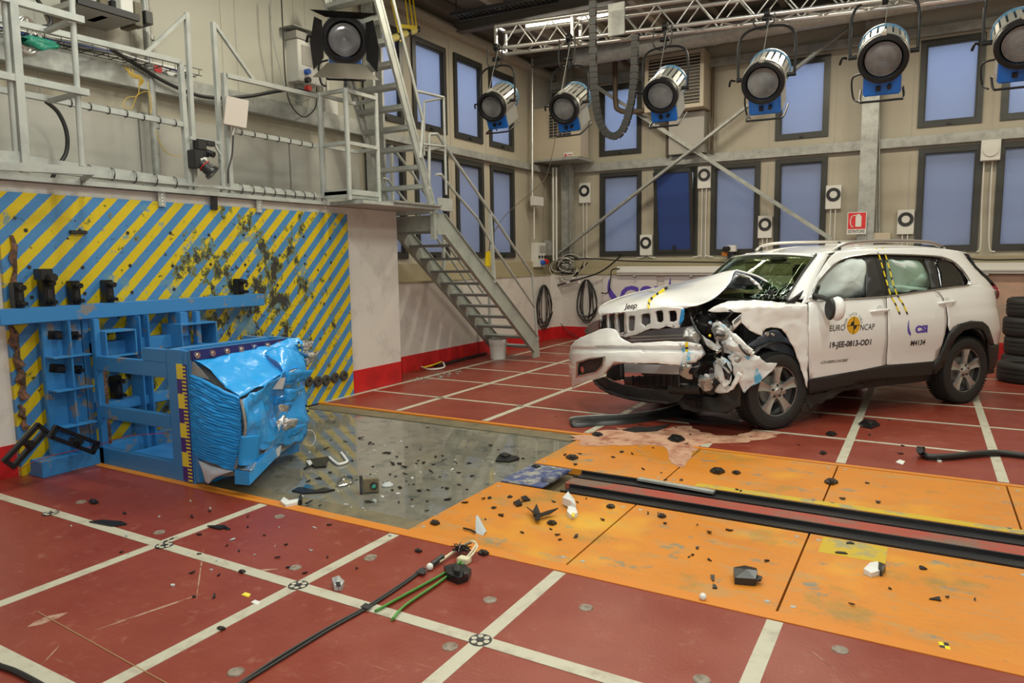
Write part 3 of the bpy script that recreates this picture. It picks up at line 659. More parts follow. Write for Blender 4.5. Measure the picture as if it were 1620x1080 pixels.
# second flap folded over the right half
fl2 = [[(418, 560, 3.95), (440, 548, 4.05), (462, 552, 4.15), (480, 565, 4.25)],
       [(440, 575, 3.92), (452, 584, 3.95), (466, 580, 4.10), (483, 582, 4.25)],
       [(450, 592, 3.90), (447, 610, 3.92), (470, 606, 4.10), (484, 600, 4.25)]]
MB().grid(crumple(smgrid([[PB(p) for p in r] for r in fl2], 6, 6), .014, 8, 5)).obj('folded_flap', M_foil, bar, smooth=24, thick=.004)
# deep folded edge between near side and front
MB().tube(sm([PB((381, 632, 3.35)), PB((386, 655, 3.345)), PB((388, 682, 3.35)), PB((380, 715, 3.355)), PB((372, 742, 3.36))], 5), .010, 6).obj('torn_silver_edge', M_honey, bar)
MB().grid(crumple(smgrid([[PB((383, 690, 3.33)), PB((410, 688, 3.52))], [PB((380, 712, 3.33)), PB((408, 712, 3.52))], [PB((378, 736, 3.33)), PB((404, 735, 3.52))]], 8, 4), .004, 10, 3)).obj('layer_stack', M_foilm, bar, smooth=20, thick=.03)
lb = MB(); A_ = [PB((371, 744, 3.34)), PB((393, 746, 3.34)), PB((395, 768, 3.34)), PB((371, 766, 3.34))]; B_ = [PB((424, 700, 3.95)), PB((444, 695, 3.95)), PB((445, 716, 3.95)), PB((426, 716, 3.95))]
M1 = [p + V((.015, 0, .012)) for p in [lin(a, b_, .5) for a, b_ in zip(A_, B_)]]
for a, b_ in ((A_, M1), (M1, B_)): lb.add(a + b_, [(0, 1, 2, 3), (7, 6, 5, 4), (0, 4, 5, 1), (1, 5, 6, 2), (2, 6, 7, 3), (3, 7, 4, 0)])
lb.obj('bumper_beam_element', M_foil, bar, smooth=0, bev=.004)
MB().grid(crumple(smgrid([[PB((378, 742, 3.345)), PB((398, 744, 3.345))], [PB((400, 722, 3.6)), PB((415, 722, 3.6))], [PB((425, 698, 3.93)), PB((444, 692, 3.93))]], 8, 4), .008, 14, 4)).obj('silver_lining', M_silver, bar, smooth=20, thick=.004)
for i, q in enumerate([[(432, 646, 3.80), (442, 640, 3.80), (458, 642, 3.9), (455, 652, 3.9), (440, 662, 3.80)], [(438, 668, 3.78), (448, 655, 3.85), (456, 663, 3.9), (447, 674, 3.85), (440, 684, 3.78)]]):
    p = [PB(a) for a in q]; c = sum(p, V()) / len(p) + V((.03, -.03, 0)); MB().grid(crumple(smgrid([[p[0], p[1], p[2]], [p[4], c, p[3]]], 8, 6), .012, 22, i + 7)).obj('crumpled_aluminium', M_silver, bar, smooth=20, thick=.004)
for i, (cx, cy, yy, r) in enumerate(((481, 552, 4.37, .055), (491, 566, 4.39, .05), (487, 575, 4.4, .04))):
    c = PB((cx, cy, yy)); rows = [[c + V((math.cos(t * 1.05) * r * (k + .3) * .5, math.sin(t * 1.05) * r * (k + .3) * .5, (k - 1.2) * r * .6)) for t in range(7)] for k in range(4)]
    MB().grid(crumple(rows, r * .5, 22, i + 20)).obj('torn_foil_tuft', M_silver if i != 0 else M_silver, bar, smooth=20, thick=.003)
for k in range(9):
    c = PB((rnd.uniform(432, 470), rnd.uniform(592, 688), 3.86 + rnd.uniform(0, .3))) + V((.05, -.02, 0)); r = rnd.uniform(.03, .06)
    MB().grid(crumple([[c + V((.01 * i * j, (j - 1) * r * .9, (i - 1) * r * .8)) for j in range(4)] for i in range(4)], r * .55, 20, k + 40)).obj('foil_scrap', M_foil if k % 3 else M_silver, bar, smooth=10, thick=.003)
# white flap at the bottom left
MB().grid(smgrid([[PB((313, 728, 3.36)), PB((340, 738, 3.34)), PB((369, 745, 3.35))], [PB((319, 742, 3.33)), PB((335, 748, 3.31)), PB((348, 752, 3.33))], [PB((325, 762, 3.33)), PB((330, 765, 3.32)), PB((336, 758, 3.33))]], 5, 5)).obj('pale_flap', M_flap, bar, thick=.004)
MB().grid(smgrid([[PB((305, 722, 3.42)), PB((372, 746, 3.42))], [PB((335, 764, 3.45)), PB((372, 748, 3.45))]], 4, 5)).obj('under_flap', M_foilm, bar, thick=.004)
def label_(q, name='white_sticker', m=None): p = [PB(a) for a in q]; n = (p[1] - p[0]).cross(p[2] - p[0]).normalized(); n = n if n.y < 0 else -n; MB().prism([a + n * .012 for a in p], n * .002).obj(name, m or M_white, bar, smooth=0)
label_([(443, 597, 3.76), (452, 596, 3.79), (447, 614, 3.79), (431, 614, 3.74)])
label_([(433, 711, 3.83), (444, 703, 3.88), (441, 719, 3.88), (430, 727, 3.83)])
for a, b_ in (((472, 540), (475, 556)), ((470, 590), (472, 610)), ((484, 640), (489, 656))):
    for k in range(4): MB().beam(PY(a[0] + (b_[0] - a[0]) * k / 4, a[1] + (b_[1] - a[1]) * k / 4, 4.2), PY(a[0] + (b_[0] - a[0]) * (k + .9) / 4, a[1] + (b_[1] - a[1]) * (k + .9) / 4, 4.2), .018, .004, up=(0, 1, 0)).obj('checker_tape', M_tapeY if k % 2 else M_ink, bar, smooth=0)
MB().tube(sm([PY(484, 680, 4.35), PY(495, 682, 4.4), PY(499, 695, 4.4), PY(492, 705, 4.36), PY(483, 702, 4.34)], 6), .003, 5).obj('wire_loop', M_white, bar)
# ================= walkway on top of the crash block =================
XR = -6.2
wk = thing('walkway', (-6.6, 5, 2.35), 'grey steel walkway platform laid along the top of the crash block', 'walkway')
MB().box((-6.98, 3.5, 2.335), (-6.16, 6.40, 2.375)).obj('deck', M_rail, wk, smooth=0)
MB().box((-6.98, -2, 2.335), (-6.16, 3.49, 2.375)).obj('deck', M_rail, wk, smooth=0)
MB().box((-6.98, 6.41, 2.335), (-5.66, 7.92, 2.375)).obj('landing_deck', M_rail, wk, smooth=0)
MB().box((-6.5, 6.95, 2.375), (-5.62, 7.92, 2.40)).obj('landing_plate', M_galv, wk, smooth=0, bev=.003)
MB().box((-6.20, -2, 2.41), (-6.16, 6.38, 2.44)).obj('edge_angle', M_rail, wk, smooth=0)
for y in (7.75,): MB().box((-6.9, y, 2.28), (-5.7, y + .06, 2.335)).obj('joist', M_rail, wk, smooth=0)
def railset(name, lab, segs, cat='railing', m=None, x=XR, parts='rail', root=None, sub='rail'):
    a = PX(*segs[0][1][0], x) if not isinstance(segs[0][1][0], V) else segs[0][1][0]
    t = root or thing(name, a, lab, cat)
    for seg in segs:
        nm, pts, w_ = seg[0], seg[1], seg[2]; xx = seg[3] if len(seg) > 3 else x
        P = [p if isinstance(p, V) else PX(*p, xx) for p in pts]; rd = len(seg) > 4
        if not isinstance(seg[1][0], V) and seg[1][0][0] < -5: P[0] = P[0] + (P[0] - P[1]) * (.9 if xx == XR else .5)
        for p, q in zip(P, P[1:]):
            (MB().cyl(p, q, w_ / 2, n=10) if rd else MB().beam(p, q, w_, w_, up=(0, 0, 1))).obj(nm, m or M_rail, t, smooth=40 if rd else 0, bev=0)
    return t
def ties(t, p, q, n, r, k=1):
    for i in range(n):
        c = lin(p, q, (i + .5) / n); d = (q - p).normalized(); MB().lathe([(r, -.005), (r + .003, -.005), (r + .003, .005), (r, .005)], c, d, 8, closed=True).obj('cable_tie', M_ink, t)
rA = railset('guard_railing', 'grey walkway railing over the left half of the striped block', [
    ('top_rail', [(-10, 28), (285, 98)], .045), ('mid_rail', [(-10, 140), (288, 197)], .045),
    ('end_post', [(285, 98), (299, 300)], .045), ('tall_post', [(295, 20), (309, 305)], .04), ('brace', [(296, 22), (231, 83)], .03)])
MB().beam(lin(PX(-10, 250, XR), PX(299, 293, XR), -.8), PX(299, 293, XR), .012, .11).obj('toe_board', M_rail, rA, smooth=0)
ties(rA, PX(95, 160, XR), PX(288, 197, XR), 7, .032); ties(rA, PX(120, 268, XR) , PX(290, 291, XR), 5, .055)
rB = railset('guard_railing', 'grey walkway railing right of the camera gap, with a tall slanted brace', [
    ('tall_post', [(337, 35), (353, 308)], .04), ('brace', [(339, 38), (402, 128)], .03), ('end_post', [(354, 116), (366, 310)], .045),
    ('top_rail', [(356, 119), (500, 152)], .045), ('mid_rail', [(370, 207), (500, 231)], .045)])
MB().beam(PX(368, 298, XR), PX(500, 312, XR), .012, .10).obj('toe_board', M_rail, rB, smooth=0)
ties(rB, PX(370, 207, XR), PX(500, 231, XR), 7, .032); ties(rB, PX(370, 298, XR), PX(500, 312, XR), 8, .052)
XO = -5.8; yc = 6.34; y2 = 6.86
cg = thing('guard_cage', (XO, 6.5, 2.38), 'small square railing cage jutting out beside the ladder, below the barn door lamp', 'railing')
for z in (3.60, 3.02, 2.46):
    for a, b_ in (((XR, yc, z), (XO, yc, z)), ((XO, yc, z), (XO, y2, z)), ((XR, yc, z), (XR, y2 + .1, z)), ((XR, y2 + .1, z), (XO, y2, z))):
        MB().beam(a, b_, .04, .04).obj('rail', M_rail, cg, smooth=0)
for x, y, r in ((XO, yc, .03), (XR, yc, .035), (XO, y2, .026)):
    MB().cyl((x, y, 2.376), (x, y, 3.66 if y == y2 else 3.62), r, n=12).obj('post', M_rail, cg)
MB().box((XR, yc - .02, 2.40), (XO, yc, 2.50)).obj('toe_board', M_rail, cg, smooth=0)
MB().box((XO - .012, yc + .02, 2.40), (XO, y2, 2.50)).obj('toe_board', M_rail, cg, smooth=0)
# near guard cage at the far left
XN = -5.72
ng = railset('guard_gate', 'nearest grey railing frame jutting out at the left edge over the stripes', [
    ('top_rail', [(-12, -8), (131, 32)], .05, XN), ('mid_rail', [(-12, 116), (139, 147)], .05, XN), ('bottom_beam', [(-12, 262), (147, 271)], .06, XN),
    ('square_post', [(19, 4), (40, 273)], .055, XN), ('round_post', [(7, 4), (25, 240)], .045, XN - .02, 1), ('round_post', [(113, -5), (130, 263)], .045, XN - .02, 1)])
MB().beam(PX(-12, 250, XN), PX(36, 252, XN), .012, .11).obj('toe_board', M_rail, ng, smooth=0)
for a, b_ in (((72, 50), (112, 33)), ((78, 160), (129, 147)), ((130, 285), (146, 272))): MB().beam(PX(*a, XR), PX(*b_, XN), .04, .03).obj('cross_brace', M_rail, ng, smooth=0)
# flat grey panel antenna and its pole
t = thing('panel_antenna', PX(374, 205, -6.1), 'square beige panel on a bracket at the railing, over a black cable', 'panel')
q = [PX(358, 151, -6.1), PX(394, 159, -6.05), PX(390, 203, -6.05), PX(354, 196, -6.1)]
MB().prism(q, V((-.04, .02, 0))).obj('panel', mat('beige_panel', (.50, .45, .40), .5), t, smooth=0, bev=.004)
MB().cyl(PX(372, 198, -6.12), PX(368, 214, -6.14), .018).obj('connector', M_alu, t)
MB().tube(sm([PX(369, 212, -6.13), PX(367, 245, -6.13), PX(361, 270, -6.13), PX(361, 290, -6.13)], 5), .008, 6).obj('cable', M_black, t)
# high-speed camera on a bracket between the railings
hc = thing('high_speed_camera', PX(322, 250, -6.15), 'black camera with a white band and long lens in the gap between railings', 'camera')
XC = -6.14
MB().beam(PX(300, 218, XC), PX(346, 226, XC), .03, .03).obj('bracket', M_rail, hc, smooth=0); MB().beam(PX(338, 226, XC), PX(349, 245, XC), .02, .02).obj('bracket', M_rail, hc, smooth=0)
def blk_(c, s, nm, m, par, bev=.006, rot=None):
    M = Matrix.Translation(c) @ (rot or ID); return MB().box((-s[0] / 2, -s[1] / 2, -s[2] / 2), (s[0] / 2, s[1] / 2, s[2] / 2)).obj(nm, m, par, M, smooth=30, bev=bev)
blk_(PX(316, 229, XC), (.08, .10, .10), 'pan_head', M_blackpl, hc); blk_(PX(331, 227, XC), (.06, .10, .05), 'pan_head', M_blackpl, hc)
blk_(PX(320, 243, XC), (.07, .12, .06), 'tilt_clamp', M_blackpl, hc); MB().cyl(PX(325, 240, XC), PX(330, 246, XC) + V((.08, 0, 0)), .03).obj('knob', M_blackpl, hc)
blk_(PX(308, 252, XC), (.14, .10, .17), 'camera_body', M_blackpl, hc); blk_(PX(318, 258, XC + .02), (.11, .08, .10), 'white_band', M_white, hc, rot=Matrix.Rotation(.2, 4, 'X'))
a, b_ = PX(318, 258, XC + .04), PX(337, 274, XC + .12); d = b_ - a
MB().tube([a, a + d * .45, a + d * .46, a + d * .8, a + d * .81, b_], [.052, .052, .058, .058, .072, .078], 16).obj('lens', M_blackpl, hc); MB().cyl(b_, b_ + d * .02, .055).obj('front_glass', mat('lens_glass', (.02, .02, .03), .05), hc)
MB().lathe([(.056, -.004), (.061, -.004), (.061, .004), (.056, .004)], a + d * .3, d, 16, closed=True).obj('red_ring', M_red, hc)
# ladder stair rising from the landing
ld = thing('ladder_stair', (-6.1, 7.7, 2.4), 'steep grey ladder stair rising from the landing past the barn door lamp', 'ladder')
r0, r1 = V((-5.70, 7.80, 2.40)), PX(590, -30, -5.70); l0, l1 = V((-6.45, r0.y, r0.z)), V((-6.45, r1.y, r1.z))
for a, b_ in ((r0, r1), (l0, l1)):
    MB().beam(a, b_, .035, .13, up=(0, 1, .4)).obj('stringer', M_rail, ld, smooth=0); MB().beam(a + V((.022, .03, 0)), b_ + V((.022, .03, 0)), .012, .022, up=(0, 1, .4)).obj('stringer_flange', M_rail, ld, smooth=0)
dz = (r1.z - r0.z)
for k in range(10):
    f = (.235 * (k + 1)) / dz
    if f < 1:
        c = lin(r0, r1, f); MB().box((-6.43, c.y - .07, c.z - .03), (-5.72, c.y + .07, c.z + .025)).obj('step', M_rail, ld, smooth=0, bev=.004)
XH = -5.68
hd = railset('handrail', None, [
    ('hand_rail', [(617, -20), (669, 190), (665, 250)], .04, XH, 1), ('hand_rail_loop', [(659, 144), (702, 154), (706, 308)], .035, XH, 1),
    ('hand_rail_loop', [(671, 246), (671, 161)], .03, XH - .3, 1), ('hand_rail_loop', [(669, 228), (705, 232)], .03, XH, 1)], x=XH, root=ld)
for a, b_ in (((671, 161), (702, 155)), ((671, 238), (705, 233))): MB().cyl(PX(*a, XH - .3), PX(*b_, XH), .015, n=8).obj('hand_rail_loop', M_rail, hd)
MB().box((-5.70, 7.92, 2.33), (-5.66, 8.22, 2.50)).obj('toe_plate', M_rail, hd, smooth=0, bev=.003)
# main stair
XS, XSL = -5.72, -6.52
s_ = thing('stair', (-6.1, 9.3, 0), 'sage grey steel stair going down from the landing to the red floor', 'stair')
def stringer(x, nm='stringer', th=.03):
    pts = [(7.90, 2.30), (8.06, 2.30), (10.76, .32), (10.80, 0), (10.58, 0), (10.56, .10), (8.02, 2.01), (7.90, 2.01)]
    MB().prism([V((x, y, z)) for y, z in pts], V((th, 0, 0))).obj(nm, M_stair, s_, smooth=0, bev=.003)
    d = [(8.02, 2.26), (10.72, .30)]
    MB().beam((x + th, 8.06, 2.285), (x + th, 10.76, .315), .05, .012, up=(0, 1, 1)).obj('stringer_flange', M_stair, s_, smooth=0)
    MB().beam((x + th, 8.03, 2.02), (x + th, 10.57, .11), .05, .012, up=(0, 1, 1)).obj('stringer_flange', M_stair, s_, smooth=0)
stringer(XS); stringer(XSL)
MB().box((XSL, 7.86, 2.06), (XS + .03, 7.90, 2.27)).obj('head_plate', M_stair, s_, smooth=0)
M_tread = mat('stair_tread', (.24, .27, .26), .45)
for k in range(11):
    z = 2.06 - k * .187; y = 8.16 + (2.06 - z) * (2.53 / 1.90)
    MB().box((XSL + .03, y - .11, z - .018), (XS, y + .11, z + .018)).obj('tread', M_tread, s_, smooth=0, bev=.003)
    MB().beam((XS - .01, y + .10, z - .02), (XS - .01, y - .06, z - .09), .01, .05).obj('tread_cleat', M_stair, s_, smooth=0)
for x in (XS + .015, XSL + .015): MB().box((x - .05, 7.84, .0) if False else (x - .03, 7.80, 1.95), (x + .03, 7.86, 2.33)).obj('hanger', M_stair, s_, smooth=0)
hr = railset('stair_handrail', 'double grey handrail on the open side of the lower stair', [
    ('hand_rail', [(679, 300), (679, 212), (692, 212), (706, 234), (752, 300), (842, 434), (850, 538)], .042, -5.69, 1),
    ('hand_rail', [(690, 276), (698, 276), (716, 300), (755, 345), (781, 390), (846, 486)], .038, -5.69, 1),
    ('hand_rail_post', [(775.5, 338), (782, 447)], .042, -5.69)], x=-5.69, root=s_)
XL2 = -6.53
def PXl(p): return PX(*p, XL2)
h2 = railset('stair_handrail', 'double grey handrail on the wall side of the lower stair', [
    ('hand_rail', [(619, 231), (654, 276), (690, 335), (705, 396 - 12), (768, 468)], .04, XL2, 1), ('hand_rail', [(602, 281), (613, 284), (645, 322), (690, 375), (762, 482)], .036, XL2, 1),
    ('hand_rail_post', [(701.7, 372), (701.7, 436)], .04, XL2), ('hand_rail_post', [(774, 464), (775, 520)], .04, XL2), ('hand_rail_post', [(619, 231), (621, 318)], .04, XL2)], x=XL2, root=s_)
# yellow pendant control hanging at the stair
t = thing('pendant_switch', PX(697, 410, -6.2), 'yellow pendant control box hanging by the stair in front of the windows', 'control')
MB().prism([PX(691, 398, -5.75) if False else PX(690.5 + 80, 398, -5.75), PX(777, 397, -5.75), PX(776, 422, -5.75), PX(769, 421, -5.75)], V((-.05, .03, 0))).obj('box', M_yellow, t, smooth=0, bev=.006)
MB().tube([PX(774, 397, -5.77), PX(775, 378, -5.77)], .006, 6).obj('cord', M_black, t)
# bucket and small things on the floor under the stair
bk = thing('bucket', G(788, 569), 'white plastic bucket standing under the foot of the stair', 'bucket'); c = G(788, 567)
MB().lathe([(.0001, .004), (.125, .004), (.13, .0), (.15, .27), (.158, .27), (.158, .33), (.15, .335), (.144, .33), (.142, .27), (.122, .015), (.0001, .015)], c, (0, 0, 1), 28).obj('pail', M_white, bk)
MB().tube(sm([c + V((.155 * math.cos(a), .155 * math.sin(a), .30 - .10 * math.sin(a - 3.6) if 0 else .30 - .12 * abs(math.cos(a + .8)) * 0 - .06)) for a in [3.6 + k * .3 for k in range(8)]], 3), .003, 5).obj('handle', M_white, bk)
g = thing('roof_seal_strip', G(700, 577), 'pale curved trim strip with yellow tape lying by the red skirting', 'trim piece')
MB().tube(sm([G(667, 580, .03), G(680, 584, .02), G(702, 581, .03), G(701, 573, .08)], 5), .014, 6).obj('strip', M_white, g)
MB().tube(sm([G(670, 581, .06), G(685, 577, .06), G(698, 572, .08)], 4), .01, 6).obj('tape', M_yellow, g)
t = MB(); t.beam(G(698, 583, .02) + V((-.25, .2, 0)), G(770, 560, .02) + V((-.1, .1, 0)), .10, .03); tag(t.obj('floor_duct', M_black, smooth=0, bev=.004), 'flat black duct strip on the floor along the red skirting', 'duct')
gl = MB()
for k in range(70):
    a = rnd.random(); c = G(655 + a * 75 + rnd.uniform(-8, 8), 602 - a * 14 + rnd.uniform(-3, 3), .004); r = rnd.uniform(.008, .03)
    an = [rnd.random() * 6.28 for _ in range(3)]; gl.prism([c + V((math.cos(x) * r, math.sin(x) * r, 0)) for x in sorted(an)], V((0, 0, .005)))
tag(gl.obj('glass_crumbs', mat('green_glass_crumbs', (.35, .48, .40), .2), smooth=0), 'greenish glass crumbs strewn on the floor in front of the stair', 'glass', kind='stuff')
# ================= things on the left wall =================
t = thing('wall_cabinet', PX(165, 40, -6.9), 'grey shelf box high on the wall at the top left, loaded with gear', 'shelf')
q = [PX(118, 13, -6.55), PX(216, 40, -6.55), PX(216, 36, -6.55), PX(118, 9, -6.55)]
z0 = 3.93; y0, y1 = PX(118, 13, -6.55).y, PX(216, 40, -6.55).y
MB().box((-7.04, y0, z0), (-6.5, y1, z0 + .05)).obj('shelf_board', M_greywall, t, smooth=0); MB().box((-6.52, y0, z0 + .0), (-6.49, y1, z0 + .06)).obj('dark_edge', M_blackpl, t, smooth=0)
for i in range(7): blk_(V((-6.75, y0 + .1 + i * .11, z0 + .05 + .06)), (.25, .08, .12 + .05 * (i % 3)), 'stored_gear', (M_blackpl, M_galv, M_ledge)[i % 3], t)
MB().box((-6.7, y1 - .14, z0 + .06), (-6.55, y1 - .02, z0 + .24)).obj('white_box', M_white, t, smooth=0, bev=.004)
# cable tray on the beam with loops, wires and a green bag
tr_ = thing('cable_tray', (-6.85, 4, 3.63), 'wire cable tray with coloured wires lying on the left wall beam', 'tray')
XT = -6.87
for dx in (-.1, 0, .1): MB().tube([(XT + dx, 1, 3.65), (XT + dx, 5.2, 3.65)], .005, 5).obj('tray_wire', M_blackpl, tr_)
for dx in (-.11, .11): MB().tube([(XT + dx, 1, 3.71), (XT + dx, 5.2, 3.71)], .005, 5).obj('tray_wire', M_blackpl, tr_)
for k in range(30):
    y = 1.1 + k * .14; MB().tube([(XT - .11, y, 3.71), (XT - .11, y, 3.65), (XT + .11, y, 3.65), (XT + .11, y, 3.71)], .004, 4).obj('tray_rung', M_blackpl, tr_)
M_blwire = mat('blue_wire', (.06, .10, .40), .4)
for k in range(3): MB().tube(sm([(XT + .05 * k, 1 + j * .5, 3.67 + .02 * math.sin(j * 2 + k)) for j in range(9)], 3), .008, 5).obj('wire', (M_blackpl, M_blwire, M_white)[k], tr_)
M_green = mat('green_foil_bag', (.01, .20, .13), .3, bump=.8, bscale=30)
c = PX(62, 78, -6.75); mbg = MB(); rows = []
for i in range(7): rows.append([c + V((.05 * math.cos(j * 1.05), (i - 3) * .045 + .02 * math.cos(j), .05 * math.sin(j * 1.05) * (1.3 - abs(i - 3) * .25) + .05)) for j in range(7)])
tag(MB().grid(crumple(rows, .02, 12, 3)).obj('green_bag', M_green, thick=.002), 'crumpled dark green shiny bag on the cable tray', 'bag')
def coil(lab, c, ax, rx, rz, n, m, r=.012, wob=.03, cat='cable', name='cable_coil', u=None):
    c = V(c); ax = V(ax).normalized(); u = V((0, 0, 1)).cross(ax).normalized(); pts = []
    for k in range(n * 14):
        a = k / 14 * 2 * PI; s = 1 + wob * math.sin(k * .61) + .16 * (((k / 14) * .618) % 1 - .5); w_ = rx * (.55 + .45 * (0.5 - .5 * math.sin(a)))
        pts.append(c + u * math.cos(a) * w_ * s * (1 + .5 * math.sin(k / 14 * 2.4)) + V((0, 0, (rz if a else rz) + (math.sin(a) - 1) * rz * (s + .1 * math.sin(k / 14 * 3.9)))) + ax * (.004 * (k // 14) + .03))
    return tag(MB().tube(pts, r, 6).obj(name, m), lab, cat)
coil('coil of grey rope hanging behind the railing at the top left', PX(38, 55, -6.8), (1, 0, 0), .1, .14, 4, M_alu, .012)
# big black hose loops
tag(MB().tube(sm([PX(52, -10, -6.7), PX(68, 12, -6.7), PX(80, 30, -6.7), PX(78, 40, -6.7), PX(68, 42, -6.7)], 6), .016, 8).obj('hose', M_black), 'short black hose hooked behind the top left railing', 'hose')
tag(MB().tube(sm([PX(72, 160, -6.7), PX(92, 178, -6.7), PX(105, 208, -6.7), PX(105, 240, -6.7), PX(90, 266, -6.7), V((-6.72, PX(80, 270, -6.7).y, 2.39))], 8), .018, 8).obj('hose', M_black), 'black hose bowed in a half circle behind the left railing', 'hose')
tag(MB().tube(sm([PX(176, 78, -6.6), PX(215, 102, -6.85), PX(262, 130, -6.85), PX(310, 150, -6.85), PX(350, 155, -6.85), PX(395, 152, -6.8), PX(440, 144, -6.7), PX(470, 142, -6.6), PX(500, 150, -6.5)], 6), .02, 8).obj('cable', M_black), 'long thick black cable sagging along the left wall beam', 'cable')
for pts, lab, m, r in (([(428, -5), (432, 60), (446, 120), (456, 150), (470, 160), (490, 156), (498, 140), (500, 130)], 'thin grey cable hanging in a loop left of the barn door lamp', M_galv, .007), ([(445, -5), (448, 60), (452, 130), (460, 165), (480, 185), (498, 172), (501, 150), (500, 135)], 'thin black cable hanging in the lower loop left of the barn door lamp', M_black, .008)):
    tag(MB().tube(sm([PX(*p, -6.85) for p in pts], 6), r, 6).obj('cable', m), lab, 'cable')
t = thing('vertical_pipe', PX(236, 100, -6.95), 'worn grey conduit pipe standing against the wall behind the left railing', 'pipe')
MB().tube([PX(228, -10, -6.93), PX(249, 278, -6.93)], .04, 12).obj('pipe', M_galv, t)
for k in (60, 200): c = PX(233 + k * .06, k, -6.93); MB().lathe([(.041, -.02), (.047, -.02), (.047, .02), (.041, .02)], c, (0, 0, 1), 12, closed=True).obj('pipe_clip', M_galv, t)
def socketbox(c, n_, sy, sz, lab, cols):
    t = thing('socket_box', c, lab, 'sockets'); c = V(c); MB().box(c + V((0, -sy / 2, -sz / 2)), c + V((.07, sy / 2, sz / 2))).obj('casing', M_white, t, smooth=0, bev=.005)
    for k in range(n_): y = c.y - sy / 2 + sy * (k + .5) / n_; MB().cyl((c.x + .07, y, c.z), (c.x + .085, y, c.z), min(sy / n_, sz) * .36, n=14).obj('socket', cols[k % len(cols)], t)
    return t
M_redpl = mat('red_plastic', (.55, .02, .02), .35); M_bluepl = mat('blue_plastic', (.02, .10, .45), .35)
socketbox(PX(262, 115, XW), 3, .42, .13, 'row of white wall sockets with black plugs above the left beam', [M_redpl, M_white, M_ink])
for y in (PX(243, 135, XW).y, PX(254, 136, XW).y): MB
t = thing('switch_cabinet', PX(497, 95, XW), 'tall pale electrical cabinet with blue and red plugs behind the barn door lamp', 'electrical cabinet')
a, b_ = PX(470, 60, XW + .2), PX(500, 134, XW + .2); y0, y1 = a.y, b_.y
MB().box((XW, y0, b_.z), (XW + .2, y0 + .42, a.z)).obj('cabinet', M_white, t, smooth=0, bev=.006)
MB().box((XW, y0 - .03, a.z), (XW + .22, y0 + .2, a.z + .09)).obj('junction_box', M_greywall, t, smooth=0, bev=.004)
MB().box((XW + .2, y0 + .06, a.z - .3), (XW + .206, y0 + .36, a.z - .06)).obj('cabinet_door', M_greywall, t, smooth=0, bev=.002)
for k, (m, z) in enumerate(((M_bluepl, .38), (M_ink, .48), (M_redpl, .58))):
    MB().cyl((XW + .2, y0 + .12, a.z - z), (XW + .26, y0 + .12, a.z - z), .035, n=14).obj('socket', m, t)
MB().box((XW, y0 - .1, a.z + .12), (XW + .25, y0 + .75, a.z + .13)).obj('rain_cover', M_galv, t, smooth=0)
MB().box((XW + .02, y0 + .12, 3.62), (XW + .10, y0 + .17, b_.z)).obj('support_post', M_galv, t, smooth=0)
for k, y in enumerate((.58, .66)): MB().cyl((XW + .04, y0 + y, 3.62), (XW + .04, y0 + y, a.z - .35), .014, n=8).obj('conduit', M_white, t)
t = thing('junction_box', PX(518, 172, XW), 'small white junction box under the switch cabinet on the left wall', 'junction box')
c = PX(517, 172, XW); MB().box(c + V((0, -.12, -.1)), c + V((.09, .12, .1))).obj('casing', M_white, t, smooth=0, bev=.006)
for k in range(3): MB().cyl(c + V((.04, -.06 + k * .06, -.1)), c + V((.04, -.06 + k * .06, -.22)), .012, n=8).obj('gland', M_white, t)
yel = thing('wire_bundle', PX(212, 118, -6.9), 'tangle of yellow and orange wires drooping from the left wall beam', 'wires')
M_yw = mat('yellow_wire', (.60, .40, .06), .5)
for k in range(9):
    o = rnd.uniform(-6, 6); MB().tube(sm([PX(195 + k * 2, 108 + o, -6.85), PX(210 + o, 116 + k, -6.8), PX(222, 122 + o * .5, -6.78), PX(228 - k, 130 + k, -6.8)], 4), .004, 4).obj('wire', M_yw, yel)
for pts in ([(220, 125), (218, 150), (200, 155), (195, 168), (208, 172), (218, 150), (236, 146), (240, 168), (238, 180)], [(238, 180), (236, 150), (234, 128)], [(246, 205), (255, 230), (270, 245), (288, 246)]):
    MB().tube(sm([PX(*p, -6.8) for p in pts], 5), .004, 4).obj('wire', M_yw, yel)
# ================= lighting truss =================
TA, TB = PY(785, 77, 8.72), PY(1335, 8, 9.0)
TD = (TB - TA).normalized(); TN = V((0, 0, 1)).cross(TD).normalized() * .29; TU = V((0, 0, .29)); TL = 8.6
trs = thing('lighting_truss', TA, 'silver square lattice truss carrying the row of studio lamps', 'truss')
cor = {'fb': V(), 'ft': TU, 'bb': TN, 'bt': TN + TU}
for c in cor.values(): MB().cyl(TA + c, TA + c + TD * TL, .026, n=12).obj('chord', M_alu, trs)
for i in range(18):
    a = TA + TD * (.10 + i * .47); b_ = a + TD * .235; c = a + TD * .47
    for p, q in ((V(), TU), (TN, TN + TU)):
        MB().cyl(a + p, b_ + q, .010, n=8).obj('lattice_bar', M_alu, trs); MB().cyl(b_ + q, c + p, .010, n=8).obj('lattice_bar', M_alu, trs)
    MB().cyl(a, b_ + TN, .010, n=8).obj('lattice_bar', M_alu, trs); MB().cyl(b_ + TN, c, .010, n=8).obj('lattice_bar', M_alu, trs)
for f in (0, (PY(906, 40, 8.8).x - TA.x) / TD.x):
    for p, q in ((V(), TU), (TU, TU + TN), (TN, TN + TU), (V(), TN)):
        MB().beam(TA + TD * f + p, TA + TD * f + q, .04, .03).obj('end_frame', M_alu, trs, smooth=0)
a = TA + TD * ((PY(975, 35, 8.8).x - TA.x) / TD.x)
